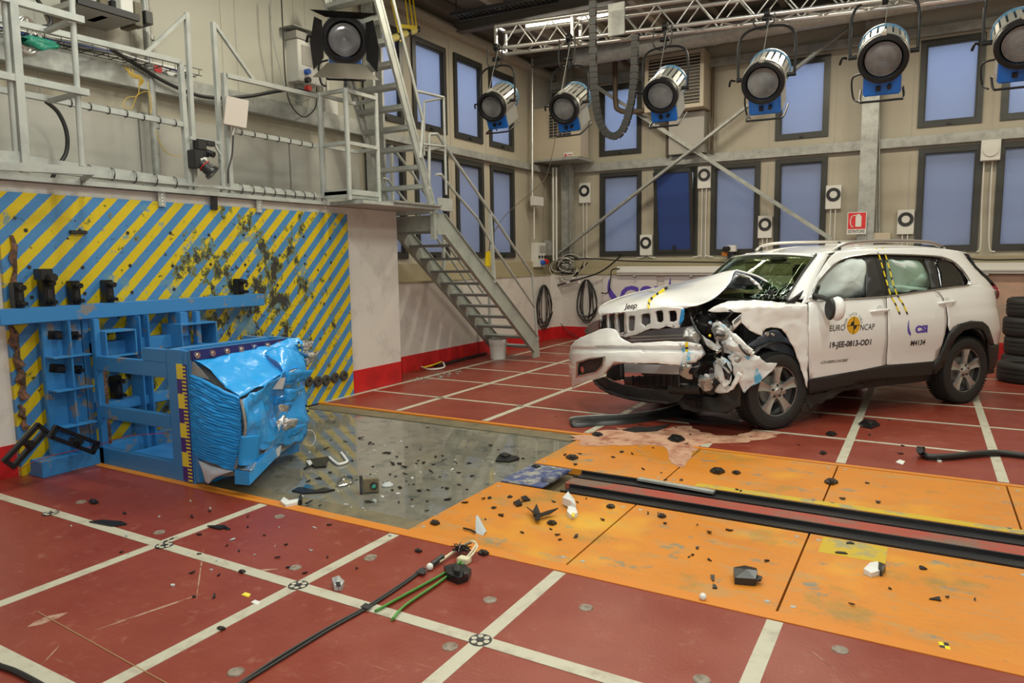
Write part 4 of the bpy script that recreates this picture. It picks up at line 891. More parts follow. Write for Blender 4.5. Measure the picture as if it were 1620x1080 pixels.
MB().prism([a + V((-.11, -.04, -.03)), a + V((.11, -.04, -.03)), a + V((.11, -.04, .36)), a + V((-.11, -.04, .36))], V((0, .02, 0))).obj('junction_plate', M_galv, trs, smooth=0, bev=.005)
# ================= studio lamps =================
M_lhouse = mat('lamp_silver', (.50, .49, .44), .35, metal=.5)
M_lbez = mat('lamp_bezel', (.008, .008, .009), .45, spec=.3); M_rimblue = mat('pale_blue_rim', (.10, .26, .44), .4)
def lens_extra(nt, b, src):
    tc = nt.nodes.new('ShaderNodeTexCoord'); n = N(nt); wv = n.noise(src, 4, 2); n.set(b, 'Base Color', n.ramp(wv, .35, .7, (.07, .072, .078), (.20, .205, .21)))
M_lens = mat('fresnel_glass', (.2, .19, .18), .38, metal=.1, coat=.5, extra=lens_extra)
def fmat(c, f, s=1):
    f = V(f).normalized(); l = V((0, 0, 1)).cross(f).normalized(); u = f.cross(l)
    return Matrix.Translation(c) @ Matrix(((f.x, l.x, u.x), (f.y, l.y, u.y), (f.z, l.z, u.z))).to_4x4() @ Matrix.Scale(s, 4)
def lamp(c, aim, s, lab, name='studio_lamp', barn=False, yoke=True, hang=None):
    root = thing(name, c, lab, 'lamp'); M = fmat(c, aim, s)
    n = 20
    MB().lathe([(.0001, -.50), (.17, -.50), (.185, -.48), (.185, -.03), (.165, 0)], (0, 0, 0), (1, 0, 0), 32).obj('housing', M_blackpl, root, M)
    for k in range(n):                                        # silver fins round the housing
        a = 2 * PI * k / n + .1
        if -2.35 < (a + PI) % (2 * PI) - PI < -.8: continue
        r = V((0, math.cos(a), math.sin(a))); t = V((0, -math.sin(a), math.cos(a)))
        MB().prism([V((-.46, 0, 0)) + r * .19 + t * .022, V((-.06, 0, 0)) + r * .196 + t * .022, V((-.06, 0, 0)) + r * .196 - t * .022, V((-.46, 0, 0)) + r * .19 - t * .022], r * .012).obj('cooling_fin', M_lhouse, root, M, smooth=0)
    for x in (-.47, -.06): MB().lathe([(.186, x - .018), (.214, x - .018), (.214, x + .018), (.186, x + .018)], (0, 0, 0), (1, 0, 0), 32, closed=True).obj('rim_band', M_rimblue if x < -.4 else M_lhouse, root, M)
    MB().lathe([(.165, -.02), (.205, -.05), (.21, .01), (.205, .04), (.172, .045), (.160, .02), (.158, 0)], (0, 0, 0), (1, 0, 0), 36).obj('bezel_ring', M_lbez, root, M)
    prof = [(.0001, .03)]
    for k in range(1, 10): prof += [(.0165 * k, .03 - .0006 * k * k * .4), (.0165 * k + .001, .027 - .0006 * k * k * .4)]
    MB().lathe(prof, (0, 0, 0), (1, 0, 0), 36).obj('fresnel_lens', M_lens, root, M, smooth=60)
    MB().box((-.44, -.155, -.33), (-.02, .155, -.15)).obj('base_box', M_bluelamp, root, M, smooth=0, bev=.012)
    for s2 in (-1, 1): MB().box((-.42, s2 * .158 - .004, -.32), (-.06, s2 * .158 + .004, -.10)).obj('side_plate', M_lhouse, root, M, smooth=0, bev=.003)
    MB().cyl((-.02, .06, -.25), (.03, .06, -.25), .02, n=10).obj('focus_knob', M_lbez, root, M); MB().box((-.03, -.05, -.28), (.012, -.01, -.24)).obj('switch', M_lbez, root, M)
    MB().box((-.1, -.022, .19), (.03, .022, .235)).obj('top_latch', M_lhouse, root, M, smooth=0, bev=.004)
    MB().tube(sm([(-.4, -.18, -.36), (0, -.18, -.36), (.04, -.12, -.36), (.04, .12, -.36), (0, .18, -.36), (-.4, .18, -.36)], 5), .011, 8).obj('foot_bar', M_lbez, root, M)
    for s2 in (-1, 1): MB().cyl((-.2, s2 * .19, 0), (-.2, s2 * .29, 0), .022, n=10).obj('pivot', M_lbez, root, M)
    MB().tube(sm([(-.2, -.31, 0), (-.14, -.34, .02), (-.16, -.36, -.04)], 4), .012, 8).obj('tilt_handle', M_lbez, root, M)
    MB().tube(sm([(-.4, -.16, -.2), (-.46, -.26, -.25), (-.42, -.25, -.42), (-.34, -.2, -.45)], 6), .010, 6).obj('lamp_cable', M_black, root, M)
    pv = M @ V((-.2, 0, 0)); h = V(aim); h.z = 0; MY = fmat(pv, h, s)
    if yoke:
        MB().tube(sm([(0, -.275, 0), (0, -.275, .34), (0, -.20, .47), (0, 0, .50), (0, .20, .47), (0, .275, .34), (0, .275, 0)], 5), .014, 8).obj('yoke', M_lbez, root, MY)
        top = MY @ V((0, 0, .50)); zt = (hang if hang else top.z + .2)
        MB().cyl(top - V((0, 0, .02)), V((top.x, top.y, zt)), .018).obj('spigot', M_lbez, root); MB().cyl(top + V((-.06, 0, .09)), top + V((.05, 0, .09)), .028).obj('clamp_knob', M_lbez, root)
        if hang: MB().lathe([(.03, -.03), (.05, -.03), (.05, .03), (.03, .03)], (top.x, top.y, zt), (1, 0, 0), 12, closed=True).obj('hook_clamp', M_lbez, root)
        MB().tube(sm([V((top.x - .14, top.y, zt)), top + V((-.15, 0, .05)), top + V((-.05, 0, -.03)), top + V((.07, 0, .04)), V((top.x + .08, top.y, zt))], 6), .009, 6).obj('power_lead', M_black, root)
        MB().tube([V((top.x + .03, top.y, zt)), M @ V((-.06, 0, .24))], .003, 4).obj('safety_wire', M_galv, root)
    if barn:
        def door(q, m): MB().prism([V(p) for p in q], V((.006, 0, 0))).obj('barn_door', m, root, M, smooth=0)
        door([(.05, .17, .19), (.05, -.17, .19), (.16, -.31, .245), (.16, .31, .245)], M_lbez)
        door([(.05, .17, -.21), (.05, -.17, -.21), (.17, -.31, -.34), (.17, .31, -.34)], mat('barn_door_inside', (.10, .09, .07), .5))
        for s2 in (-1, 1): door([(.05, .20 * s2, .16), (.05, .20 * s2, -.17), (.10, .30 * s2, -.28), (.10, .32 * s2, -.05), (.10, .27 * s2, .19)], M_lbez)
        MB().lathe([(.205, 0), (.225, 0), (.225, .05), (.205, .05)], (0, 0, 0), (1, 0, 0), 32, closed=True).obj('barn_ring', M_lbez, root, M)
        MB().cyl(M @ V((-.22, 0, -.34)), V((-5.8, 6.34, 3.60)), .022).obj('stand_spigot', M_galv, root)
    return root
def lampaim(c, yaw, pitch):
    d = EYE - c; az = math.atan2(d.y, d.x) + yaw; return V((math.cos(az) * math.cos(pitch), math.sin(az) * math.cos(pitch), -math.sin(pitch)))
LP = [(778, 169, 47, -.50, .50, 'leftmost studio lamp on the truss, beside the corner windows'), (892, 172, 49, -.45, .50, 'second studio lamp from the left, in front of the lower air unit'),
      (1045, 151, 56, -.28, .50, 'studio lamp in front of the louvred air unit, right of the cable loop'), (1207, 131, 66, -.15, .48, 'studio lamp hanging where the wind brace crosses its right side'),
      (1397, 93, 74, .0, .44, 'large studio lamp in front of the broad back wall column'), (1617, 69, 77, .08, .45, 'studio lamp cut off at the right edge of the picture')]
for (px, py, dia, yw, pt, lab) in LP:
    tx = PY(px, py, 8.6).x; ty_ = TA.y + (TB.y - TA.y) * (tx - TA.x) / (TB.x - TA.x); p = PY(px, py, ty_ - .22); dep = (p - EYE).dot(V((RX.z, RY.z, RZ.z))); s = dia * dep / FPX / .42
    lamp(p, lampaim(p, yw, pt), s, lab, hang=TA.z + (TB.z - TA.z) * (p.x - TA.x) / (TB.x - TA.x) - .0)
p = PX(545, 63, -5.77); lamp(p, EYE - p + V((.1, 0, -.1)), 72 * ((p - EYE).dot(V((RX.z, RY.z, RZ.z)))) / FPX / .42 * .96, 'studio lamp with black barn doors standing on the railing cage post', name='barn_door_lamp', barn=True, yoke=False)
# hanging power leads between lamps
# ================= ceiling: duct, cable ladder, fluorescent row =================
t = thing('air_duct', G(905, 30, 5.2), 'long round galvanised air duct under the roof behind the truss', 'duct'); a = PY(912, 45, 12.7); a.z = min(a.z, 5.40); b_ = V((.6, 12.6, a.z))
MB().cyl(a, b_, .17, n=24).obj('duct_tube', M_galv, t)
for k in range(6): c = lin(a, b_, k / 5); MB().lathe([(.17, -.02), (.18, -.02), (.18, .02), (.17, .02)], c, b_ - a, 24, closed=True).obj('duct_band', M_galv, t)
for i, (x0, y0, x1, y1) in enumerate([(833, 43, 861, 40), (863, 39, 880, 36), (882, 36, 901, 31.5), (911, 30, 934, 26), (943, 24, 968, 18.5)]):
    a, b_ = G(x0, y0, 5.36), G(x1, y1, 5.36); t = thing('strip_light', a, None, 'ceiling light', group='lit strip lights under the roof')
    t['label'] = ('lit fluorescent strip at the left end of the row behind the truss', 'second lit strip light from the left in the row behind the truss', 'middle lit strip light of the row behind the truss', 'fourth lit strip light, just left of the truss junction plate', 'lit strip light at the right end of the row')[i]
    MB().beam(a, b_, .12, .05).obj('tube_cover', M_tube, t, smooth=0, bev=.01); MB().beam(a + V((0, 0, .05)), b_ + V((0, 0, .05)), .16, .05).obj('fixture_body', M_white, t, smooth=0)
    MB().cyl(lin(a, b_, .5) + V((0, 0, .07)), V((*lin(a, b_, .5)[:2], ZT)), .008, n=6).obj('drop_rod', M_galv, t)
t = thing('cable_ladder', G(718, 28, 5.3), 'dark cable ladder hanging under the roof at the top centre', 'cable ladder'); a, b_ = G(719, 27, 5.15), G(880, -4, 5.15); n_ = (b_ - a).cross(V((0, 0, 1))).normalized() * .12
for s2 in (-1, 1): MB().beam(a + n_ * s2, b_ + n_ * s2, .02, .05).obj('side_rail', M_blackpl, t, smooth=0)
for k in range(22): c = lin(a, b_, (k + .5) / 22); MB().beam(c - n_, c + n_, .015, .015).obj('rung', M_blackpl, t, smooth=0)
for k in range(3): MB().tube(sm([lin(a, b_, j / 8) + n_ * (.4 * k - .4) + V((0, 0, .03 + .01 * math.sin(j * 3 + k))) for j in range(9)], 3), .011, 6).obj('loose_cable', (M_black, M_blwire, M_black)[k], t)
for f in (.02, .6): MB().cyl(lin(a, b_, f), V((*lin(a, b_, f)[:2], ZT)), .01, n=6).obj('drop_rod', M_blackpl, t)
# yellow/black padded beam with yellow slings at the ladder top
t = thing('padded_beam', PX(640, 60, -6.6), 'bar wrapped in yellow and black tape hung from yellow slings beside the ladder', 'bar')
a, b_ = PX(592, 72, -6.62), PX(661, 46, -6.62)
for k in range(14): MB().cyl(lin(a, b_, k / 14), lin(a, b_, (k + 1) / 14), .05, n=10).obj('tape_wrap', M_ink if k % 3 == 1 else mat('pale_yellow_tape', (.70, .62, .18), .5) if k == 0 else bpy.data.materials['pale_yellow_tape'], t)
for (x0, x1) in ((640, 648), (646, 655), (652, 660), (616, 634)): MB().beam(PX(x0, -12, -6.60), PX(x1, 52 if x0 > 630 else 66, -6.60), .028, .006, up=(1, 0, 0)).obj('sling', M_yellow, t, smooth=0)
MB().beam(PX(634, 41, -6.58), PX(660, 44, -6.58), .05, .01, up=(1, 0, 0)).obj('sling', M_yellow, t, smooth=0)
M_pipe = mat('brown_pipe_lagging', (.10, .07, .045), .6)
# drag chain hanging in a U
YD = 8.4
path = [PY(938, -10, YD), PY(938, 60, YD), PY(939, 120, YD), PY(942, 160, YD), PY(950, 196, YD), PY(966, 215, YD), PY(984, 208, YD), PY(997, 170, YD), PY(1003, 120, YD), PY(1005, 52, YD)]
pts = sm(path, 12); t = thing('drag_chain', PY(968, 216, YD), 'black cable drag chain hanging in a deep U below the truss', 'chain')
acc = 0; last = pts[0]; cur = [pts[0]]
for i in range(1, len(pts)):
    acc += (pts[i] - pts[i - 1]).length
    if acc > .062:
        d = (pts[i] - last); MB().beam(last, last + d * .86, .085, .05, up=(0, 1, 0)).obj('chain_link', M_black, t, smooth=0)
        c = last + d * .93; MB().beam(c - d * .08, c + d * .08, .07, .036, up=(0, 1, 0)).obj('link_joint', M_pipe, t, smooth=0); last = pts[i]; acc = 0
# brown refrigerant pipes of the air unit
for i, (pt, lab) in enumerate((([(972, 48), (973, 100), (974, 162), (980, 174), (996, 177), (1028, 174)], 'long dark pipe dropping behind the cable loop and turning right'), ([(984, 46), (985, 88), (990, 101), (1000, 104), (1030, 104)], 'short dark pipe turning into the upper side of the louvred air unit'))):
    t = MB().tube(sm([PY(*p, 13.55) for p in pt], 6), .05, 12); tag(t.obj('lagged_pipe', M_pipe), lab, 'pipe')
# ================= air units =================
M_cream = mat('cream_sheet_steel', (.50, .44, .33), .45)
def louvre_unit(x0, x1, z0, z1, dep, lab, nsl):
    t = thing('air_unit', ((x0 + x1) / 2, YW - dep, z0), lab, 'air conditioner'); Y1 = YW - dep; fw = .07
    MB().box((x0, Y1 + .05, z0), (x1, YW, z1)).obj('casing', M_cream, t, smooth=0, bev=.006)
    for a, b_, c, d in ((x0, x0 + fw, z0, z1), (x1 - fw, x1, z0, z1), (x0 + fw, x1 - fw, z0, z0 + fw), (x0 + fw, x1 - fw, z1 - fw, z1)): MB().box((a, Y1, c), (b_, Y1 + .05, d)).obj('front_frame', M_cream, t, smooth=0)
    MB().box((x0 + fw, Y1 + .045, z0 + fw), (x1 - fw, Y1 + .05, z1 - fw)).obj('dark_grille', M_ink, t, smooth=0)
    for k in range(nsl):
        z = z0 + fw + (z1 - z0 - 2 * fw) * (k + .5) / nsl; MB().beam((x0 + fw, Y1 + .02, z), (x1 - fw, Y1 + .02, z), .03, .010, up=(0, .25, 1)).obj('louvre_slat', M_cream, t, smooth=0)
    return t
louvre_unit(-4.78, -3.66, 4.40, 5.42, .55, 'cream air unit with a black louvred front high on the back wall', 15)
t = thing('duct_cabinet', (-4, 13.6, 3.62), 'plain grey cabinet under the louvred air unit on the back wall', 'cabinet')
MB().box((-4.40, 13.72, 3.62), (-3.72, YW - .002, 4.38)).obj('cabinet_body', M_greywall, t, smooth=0, bev=.005)
for x, zt in ((-4.46, 4.38), (-3.60, 5.16)): MB().cyl((x, 13.84, 3.6), (x, 13.84, zt), .03, n=10).obj('dark_post', M_pipe, t)
t = thing('corner_air_unit', (-6.4, 13.3, 3.7), 'cream air unit with black mesh on a bracket in the corner', 'air conditioner')
x0, x1 = PY(843, 170, 13.2).x, PY(918, 250, 13.2).x; z0, z1 = PY(880, 251, 13.2).z, PY(880, 168, 13.2).z
MB().box((x0, 13.2, z0), (x1, 13.6, z1)).obj('casing', M_cream, t, smooth=0, bev=.008)
g0, g1, gz0, gz1 = PY(869, 180, 13.2).x, PY(904, 216, 13.2).x, PY(880, 217, 13.2).z, PY(880, 180, 13.2).z
MB().box((g0, 13.185, gz0), (g1, 13.199, gz1)).obj('black_mesh', M_ink, t, smooth=0)
for k in range(9): MB().box((g0, 13.178, gz0 + (gz1 - gz0) * k / 8 - .004), (g1, 13.185, gz0 + (gz1 - gz0) * k / 8 + .004)).obj('mesh_bar', M_cream, t, smooth=0)
for k in range(6): MB().box((g0 + (g1 - g0) * k / 5 - .004, 13.178, gz0), (g0 + (g1 - g0) * k / 5 + .004, 13.183, gz1)).obj('mesh_bar', M_cream, t, smooth=0)
c = PY(899, 244, 13.19); MB().box(c + V((-.10, -.004, -.04)), c + V((.10, .004, .04))).obj('sticker', M_white, t, smooth=0)
MB().prism([c + V((-.09, -.006, -.035)), c + V((-.03, -.006, -.035)), c + V((-.06, -.006, .03))], V((0, .001, 0))).obj('red_triangle', M_redpl, t, smooth=0)
MB().box(c + V((-.02, -.006, -.02)), c + V((.09, -.005, -.005))).obj('red_bar', M_redpl, t, smooth=0)
MB().box((x0 - .15, 13.1, z0 - .05), (x1, 13.9, z0 - .005)).obj('bracket_shelf', M_galv, t, smooth=0)
# white wall box, pendant markers etc.
def marker(px, py, lab, down, r=.105):
    c = PY(px, py, YW - .02); t = thing('camera_target', c, lab, 'target'); w_ = .125
    MB().box(c + V((-w_, -.05, -.25)), c + V((w_, .0, .16))).obj('board', M_white, t, smooth=0, bev=.004)
    MB().lathe([(.062, -.004), (r + .012, -.004), (r + .012, .004), (.062, .004)], c + V((0, -.058, 0)), (0, 1, 0), 28, closed=True).obj('black_ring', M_ink, t)
    MB().cyl(c + V((0, -.06, 0)), c + V((0, -.052, 0)), .062, n=24).obj('white_centre', M_white, t)
    for dx, sg in ((-.04, -1), (.04, 1)):
        zb = 1.66; MB().tube(sm([c + V((dx, -.02, -.25)), V((c.x + dx, c.y - .02, zb + .12)), V((c.x + dx + sg * .02, c.y - .02, zb + .03)), V((c.x + dx + sg * .16, c.y - .02, zb))], 5), .011, 6).obj('conduit', M_white, t)
    return t
for (px, py, lab) in ((926, 302, 'black ring target left of the back windows'), (1023, 384, 'black ring target low between the first and second back windows'), (1115, 277, 'highest black ring target, above right of the tilted open window'),
                      (1211, 355, 'black ring target low beside the fourth back window, above the windscreen'), (1319, 308, 'black ring target left of the broad galvanised column'), (1433, 347, 'black ring target right of the fire extinguisher sign')): marker(px, py, lab, 0)
# fire extinguisher sign
YG = 13.60; a, b_ = PY(1341, 336, YG), PY(1370, 370, YG); t = thing('fire_sign', V((a.x, YG, b_.z)), 'red and white fire extinguisher sign on the broad column', 'sign')
cx, cz, W_, H_ = (a.x + b_.x) / 2, (a.z + b_.z) / 2, abs(b_.x - a.x), abs(b_.z - a.z)
MB().box((cx - W_ / 2, YG, cz - H_ / 2), (cx + W_ / 2, YG + .01, cz + H_ / 2)).obj('white_board', M_white, t, smooth=0)
MB().box((cx - W_ * .46, YG - .002, cz - H_ * .26), (cx + W_ * .46, YG, cz + H_ * .47)).obj('red_field', mat('sign_red', (.62, .02, .02), .4), t, smooth=0)
fx = lambda u, v: V((cx + u, YG - .004, cz + v))
MB().box(fx(-.02, -.06), fx(.07, .12) + V((0, .003, 0))).obj('extinguisher_symbol', M_white, t, smooth=0); MB().box(fx(.0, .12), fx(.05, .15) + V((0, .003, 0))).obj('extinguisher_symbol', M_white, t, smooth=0)
MB().tube(sm([fx(.0, .13), fx(-.07, .12), fx(-.10, .04), fx(-.08, -.05), fx(-.05, -.06)], 5), .008, 6).obj('extinguisher_symbol', M_white, t)
text_mb('ESTINTORE', .07, lambda u, v: fx(u, v - H_ * .38) + V((0, .002, 0)), width=W_ * .84, bold=.001).obj('sign_lettering', M_ink, t, smooth=0)
def simple(nm, a, b_, m, lab, cat, bev=.005): return tag(MB().box(a, b_).obj(nm, m, smooth=0, bev=bev), lab, cat)
c = PY(1388, 376, 13.8); simple('wall_box', c + V((-.15, -.1, -.08)), c + V((.2, .1, .08)), M_cream, 'small beige box just above the car roof, right of the fire sign', 'box')
c = PY(1567, 238, 13.85); t = thing('siren_box', c, 'white square box with a round face between the right-hand windows', 'box'); MB().box(c + V((-.13, -.08, -.16)), c + V((.13, .1, .16))).obj('casing', M_white, t, smooth=0, bev=.006); MB().cyl(c + V((0, -.1, 0)), c + V((0, -.08, 0)), .10, n=24).obj('round_face', M_white, t)
for k, px in enumerate((1553, 1566)):
    tag(MB().tube(sm([PY(px + 4, 255, 13.9), PY(px, 330, 13.9), PY(px - 2 + k, 390, 13.9), PY(px + (-8 if k == 0 else 8), 398, 13.9)], 6), .012, 8).obj('conduit', M_white), 'white conduit running down between the right windows, ' + ('left one' if k == 0 else 'right one'), 'pipe')
for k, px in enumerate((1386, 1391)):
    tag(MB().cyl(PY(px, -10, 13.86), PY(px, 372, 13.86), .016, n=8).obj('conduit', M_galv), 'thin conduit beside the broad column, ' + ('nearer the column' if k == 0 else 'farther from the column'), 'pipe')
# corner equipment: distribution box, conduits, tangle of cables, coils
t = thing('distribution_box', PY(847, 400, 13.0), 'white distribution box with red and blue sockets in the back corner', 'electrical box')
c = PX(847, 404, XW); MB().box(c + V((0, -.2, -.24)), c + V((.14, .2, .26))).obj('casing', M_white, t, smooth=0, bev=.008); MB().box(c + V((.14, -.08, .05)), c + V((.146, .17, .2))).obj('window_flap', M_greywall, t, smooth=0)
for k in range(3): MB().cyl(c + V((.14, -.1 + k * .12, -.03)), c + V((.16, -.1 + k * .12, -.03)), .03, n=12).obj('breaker', M_ink, t)
MB().cyl(c + V((.14, .0, -.14)), c + V((.21, .0, -.16)), .05, n=14).obj('blue_socket', M_bluepl, t); MB().cyl(c + V((.14, .14, -.12)), c + V((.22, .14, -.14)), .05, n=14).obj('red_socket', M_redpl, t)
simple('meter_box', PY(861, 404, 13.5), PY(876, 380, 13.5) + V((0, .2, 0)), M_galv, 'small grey box on the corner column beside the distribution box', 'box')
tag(MB().cyl(PX(842, 90, -6.9), PX(842, 315, -6.9), .03, n=10).obj('conduit', M_alu), 'bright vertical pipe in the back left corner', 'pipe')
simple('junction_box', PX(839, 325, -6.9), PX(849, 312, -6.9) + V((.1, .12, 0)), M_white, 'small white junction box on the corner pipe above the distribution box', 'junction box')
tag(MB().cyl(PX(845, 325, -6.88), PX(845, 378, -6.88), .014, n=8).obj('conduit', M_white), 'short thin pipe joining the two white boxes in the corner', 'pipe')
for k, px in enumerate((875, 880)): tag(MB().cyl(PY(px, 265, 13.45), PY(px + .5, 412, 13.45), .02, n=8).obj('conduit', M_white), 'white vertical pipe on the corner column, ' + ('left one of the pair' if k == 0 else 'right one of the pair'), 'pipe')
coil('coil of black cable hanging on the wall by the foot of the stair', PX(858, 483, -6.74), (1, 0, 0), .30, .42, 6, M_black, .011)
coil('bigger coil of black cable hanging on the back wall', PY(929, 474, 13.60), (0, -1, 0), .20, .42, 6, M_black, .012)
t = thing('cable_tangle', PY(895, 425, 13.5), 'tangle of black and white cables with plugs on the corner ledge', 'cables')
for k in range(9):
    cx_, cy_ = 893 + rnd.uniform(-12, 16), 425 + rnd.uniform(-12, 12); rr = rnd.uniform(8, 22)
    MB().tube(sm([PY(cx_ + rr * math.cos(a) * (1 + .2 * math.sin(3 * a)), cy_ + rr * .7 * math.sin(a), 13.48 - k * .01) for a in [j * .8 for j in range(8)]], 4), .014 if k < 3 else .006, 6).obj('loose_cable', M_black if k % 2 == 0 else M_white, t)
for k in range(6): blk_(PY(872 + k * 9, 440 + 6 * (k % 2), 13.5), (.09, .05, .06), 'plug', M_white, t, rot=Matrix.Rotation(k, 4, 'Z'))
def cab(pts, lab, m=None, r=.012, y=13.5, fn=None): return tag(MB().tube(sm([(fn or (lambda p: PY(*p, y)))(p) for p in pts], 6), r, 6).obj('cable', m or M_black), lab, 'cable')
cab([(868, 458), (880, 500), (900, 525), (922, 537)], 'thin black cable running down the white corner wall to the floor', r=.008, y=13.58)
cab([(985, 402), (950, 430), (900, 446), (870, 455)], 'thick black cable slanting from the ledge to the corner tangle', r=.016)
cab([(885, 412), (930, 409), (1000, 413), (1070, 414), (1150, 415), (1250, 416)], 'black cable running straight along the ledge under the back windows', y=13.6, r=.014)
cab([(930, 415), (905, 440), (915, 432)], 'short black cable end drooping beside the larger coil')
cab([(951, 463), (962, 462), (966, 440), (968, 427), (980, 425)], 'black cable looping from the coil to the long strip lamp')
cab([(845, 290), (815, 310), (775, 380)] and [(900, 80), (890, 150), (868, 268), (845, 300), (800, 340), (776, 378)], 'thin brown cable hanging across the corner windows to the pendant switch', m=M_pipe, r=.006, fn=lambda p: PX(p[0], p[1], -6.3) if p[0] < 850 else PY(p[0], p[1], 12.2))
cab([(1530, 408), (1560, 411), (1640, 410)], 'black cable lying on the ledge behind the rear of the car', y=13.6)
# long strip lamps on the parapet
for i, (x0, x1, py) in enumerate(((977, 1180, 428), (1538, 1700, 424))):
    a, b_ = PY(x0, py, 13.57), PY(x1, py, 13.57); t = thing('strip_lamp', a, ('long unlit white strip lamp on the parapet behind the bonnet', 'long unlit white strip lamp on the parapet behind the tyres')[i], 'lamp')
    MB().beam(a, b_, .08, .17).obj('housing', M_white, t, smooth=0, bev=.006); MB().beam(a + V((0, -.05, -.02)), b_ + V((0, -.05, -.02)), .03, .05).obj('tube', M_white, t, smooth=0, bev=.01)
    for f in (.15, .6): MB().box(lin(a, b_, f) + V((-.03, -.06, -.11)), lin(a, b_, f) + V((.03, .0, -.03))).obj('clip', M_galv, t, smooth=0)
# banners with the blue logo
def swoosh(fn, s, m, par):
    out = sm([(-.28, .50, 0), (-.36, .25, 0), (-.38, -.05, 0), (-.30, -.30, 0), (-.16, -.50, 0), (.10, -.40, 0), (-.05, -.22, 0), (-.20, 0, 0), (-.27, .25, 0)], 5, True)
    MB().prism([fn(p.x * s, p.y * s) for p in out], V((0, .001, 0)) if par.name.startswith('wall') else (fn(0, 0) - fn(0, 0, -.001) if False else V((0, .001, 0)))).obj('flame_logo', m, par, smooth=0)
for i, (x0, x1, lab) in enumerate(((954, 1039, 'white banner with a blue flame logo and CSI, behind the bonnet'), (1051, 1140, 'second white banner, mostly hidden behind the bonnet'))):
    a, b_ = PY(x0, 436, 13.60), PY(x1, 436, 13.60); t = thing('wall_banner', V((a.x, 13.6, .5)), lab, 'banner'); W_ = b_.x - a.x
    MB().box((a.x, 13.596, .62), (b_.x, 13.604, a.z)).obj('sheet', mat('banner_white', (.62, .60, .60), .5) if i == 0 else bpy.data.materials['banner_white'], t, smooth=0)
    ox = PY(966, 455, 13.59) if i == 0 else PY(1063, 455, 13.59)
    MB().prism([V((ox.x + p.x * .42 + .09, 13.592, ox.z - .02 + p.y * .42)) for p in sm([(-.28, .50, 0), (-.36, .25, 0), (-.38, -.05, 0), (-.30, -.30, 0), (-.16, -.50, 0), (.10, -.40, 0), (-.05, -.22, 0), (-.20, 0, 0), (-.27, .25, 0)], 5, True)], V((0, .002, 0))).obj('flame_logo', M_purple, t, smooth=0)
    text_mb('CSI', .60, lambda u, v: V((ox.x + .60 + u, 13.592, ox.z - .205 + v)), bold=.014, width=.80).obj('banner_lettering', M_purple, t, smooth=0)
# camera standing on the ledge left of the windscreen
t = thing('ledge_camera', PY(1158, 396, 13.3), 'small white and black camera on the ledge above the windscreen edge', 'camera'); c = PY(1158, 393, 13.78); MB().cyl((c.x, c.y, 1.35), (c.x, c.y, c.z - .1), .02, n=8).obj('stand', M_blackpl, t)
blk_(c, (.16, .14, .12), 'camera_body', M_white, t); MB().cyl(c + V((-.05, -.07, 0)), c + V((-.10, -.16, -.01)), .05, n=16).obj('lens', M_blackpl, t); blk_(c + V((-.02, 0, -.13)), (.1, .1, .14), 'mount', M_blackpl, t); blk_(c + V((-.12, -.03, -.10)), (.1, .1, .08), 'orange_connector', M_orange, t)
# tyres at the right
M_tyre = mat('tyre_rubber', (.018, .018, .018), .62, bump=.15, bscale=70)
def tyre_mb(r, w_, rin, n=40):
    h = w_ / 2; p = [(rin, -h * .82), (rin + .02, -h * .95), (r * .86, -h), (r * .955, -h * .9), (r * .985, -h * .72)]
    for k in (-.45, 0, .45): p += [(r, (k - .17) * h), (r - .009, (k - .14) * h), (r - .009, (k - .06) * h), (r, (k - .03) * h)]
    p += [(r, .6 * h), (r * .985, h * .72), (r * .955, h * .9), (r * .86, h), (rin + .02, h * .95), (rin, h * .82)]
    return MB().lathe(p, (0, 0, 0), (0, 0, 1), n, closed=True)
ty = None
for i, (x, y, k, lab) in enumerate([(1.33, 12.15, 0, 'bottom tyre of the stack behind the car'), (1.35, 12.15, 1, 'second tyre from the bottom of the stack behind the car'), (1.32, 12.13, 2, 'third tyre from the bottom of the stack behind the car'), (1.35, 12.14, 3, 'topmost tyre of the stack behind the car'), (1.22, 11.3, 0, 'single black tyre lying in front of the tyre stack')]):
    M = Matrix.Translation((x, y, .13 + k * .262))
    if ty is None:
        ty = thing('tyre', M=M, label=lab, cat='tyre', group='tyres lying at the right wall'); tyre_mb(.36, .26, .22).obj('tyre_body', M_tyre, ty, M)
        MB().lathe([(.25, -.128), (.33, -.133), (.33, -.129), (.25, -.124)], (0, 0, 0), (0, 0, 1), 32, closed=True).obj('sidewall_ring', M_tyre, ty, M); MB().lathe([(.25, .128), (.31, .133), (.31, .129), (.25, .124)], (0, 0, 0), (0, 0, 1), 32, closed=True).obj('sidewall_ring', M_tyre, ty, M)
    else: o = copy_tree(ty, M); o['label'] = lab
# ================= crashed car (built in its own frame: x forward, y to its left, z up) =================
car = thing('car', M=CARM, label='white SUV with a crushed front left corner, buckled bonnet and crash test lettering', cat='car')
def cpaint(nt, b, src):
    n = N(nt); n.set(b, 'Base Color', n.mix(n.math('MULTIPLY', n.ramp(n.noise(src, 2.5, 3), .4, .7), .25), (.82, .82, .81), (.78, .785, .78)))
M_car = mat('white_car_paint', (.76, .76, .75), .22, coat=.8, extra=cpaint)
def torn_extra(nt, b, src):
    n = N(nt); c = n.mix(n.ramp(n.noise(src, 9, 5, .6), .54, .62), (.70, .71, .71), (.10, .42, .68)); n.set(b, 'Base Color', c)
M_torn = mat('white_torn_paint', (.7, .7, .7), .3, coat=.4, extra=torn_extra)
M_clad2 = mat('black_car_cladding', (.022, .022, .022), .5)
M_dark = mat('dark_bay_plastic', (.012, .012, .013), .42, bump=.5, bscale=25)
M_bay = mat('oily_bay_metal', (.03, .03, .034), .3, metal=.5, bump=.8, bscale=18)
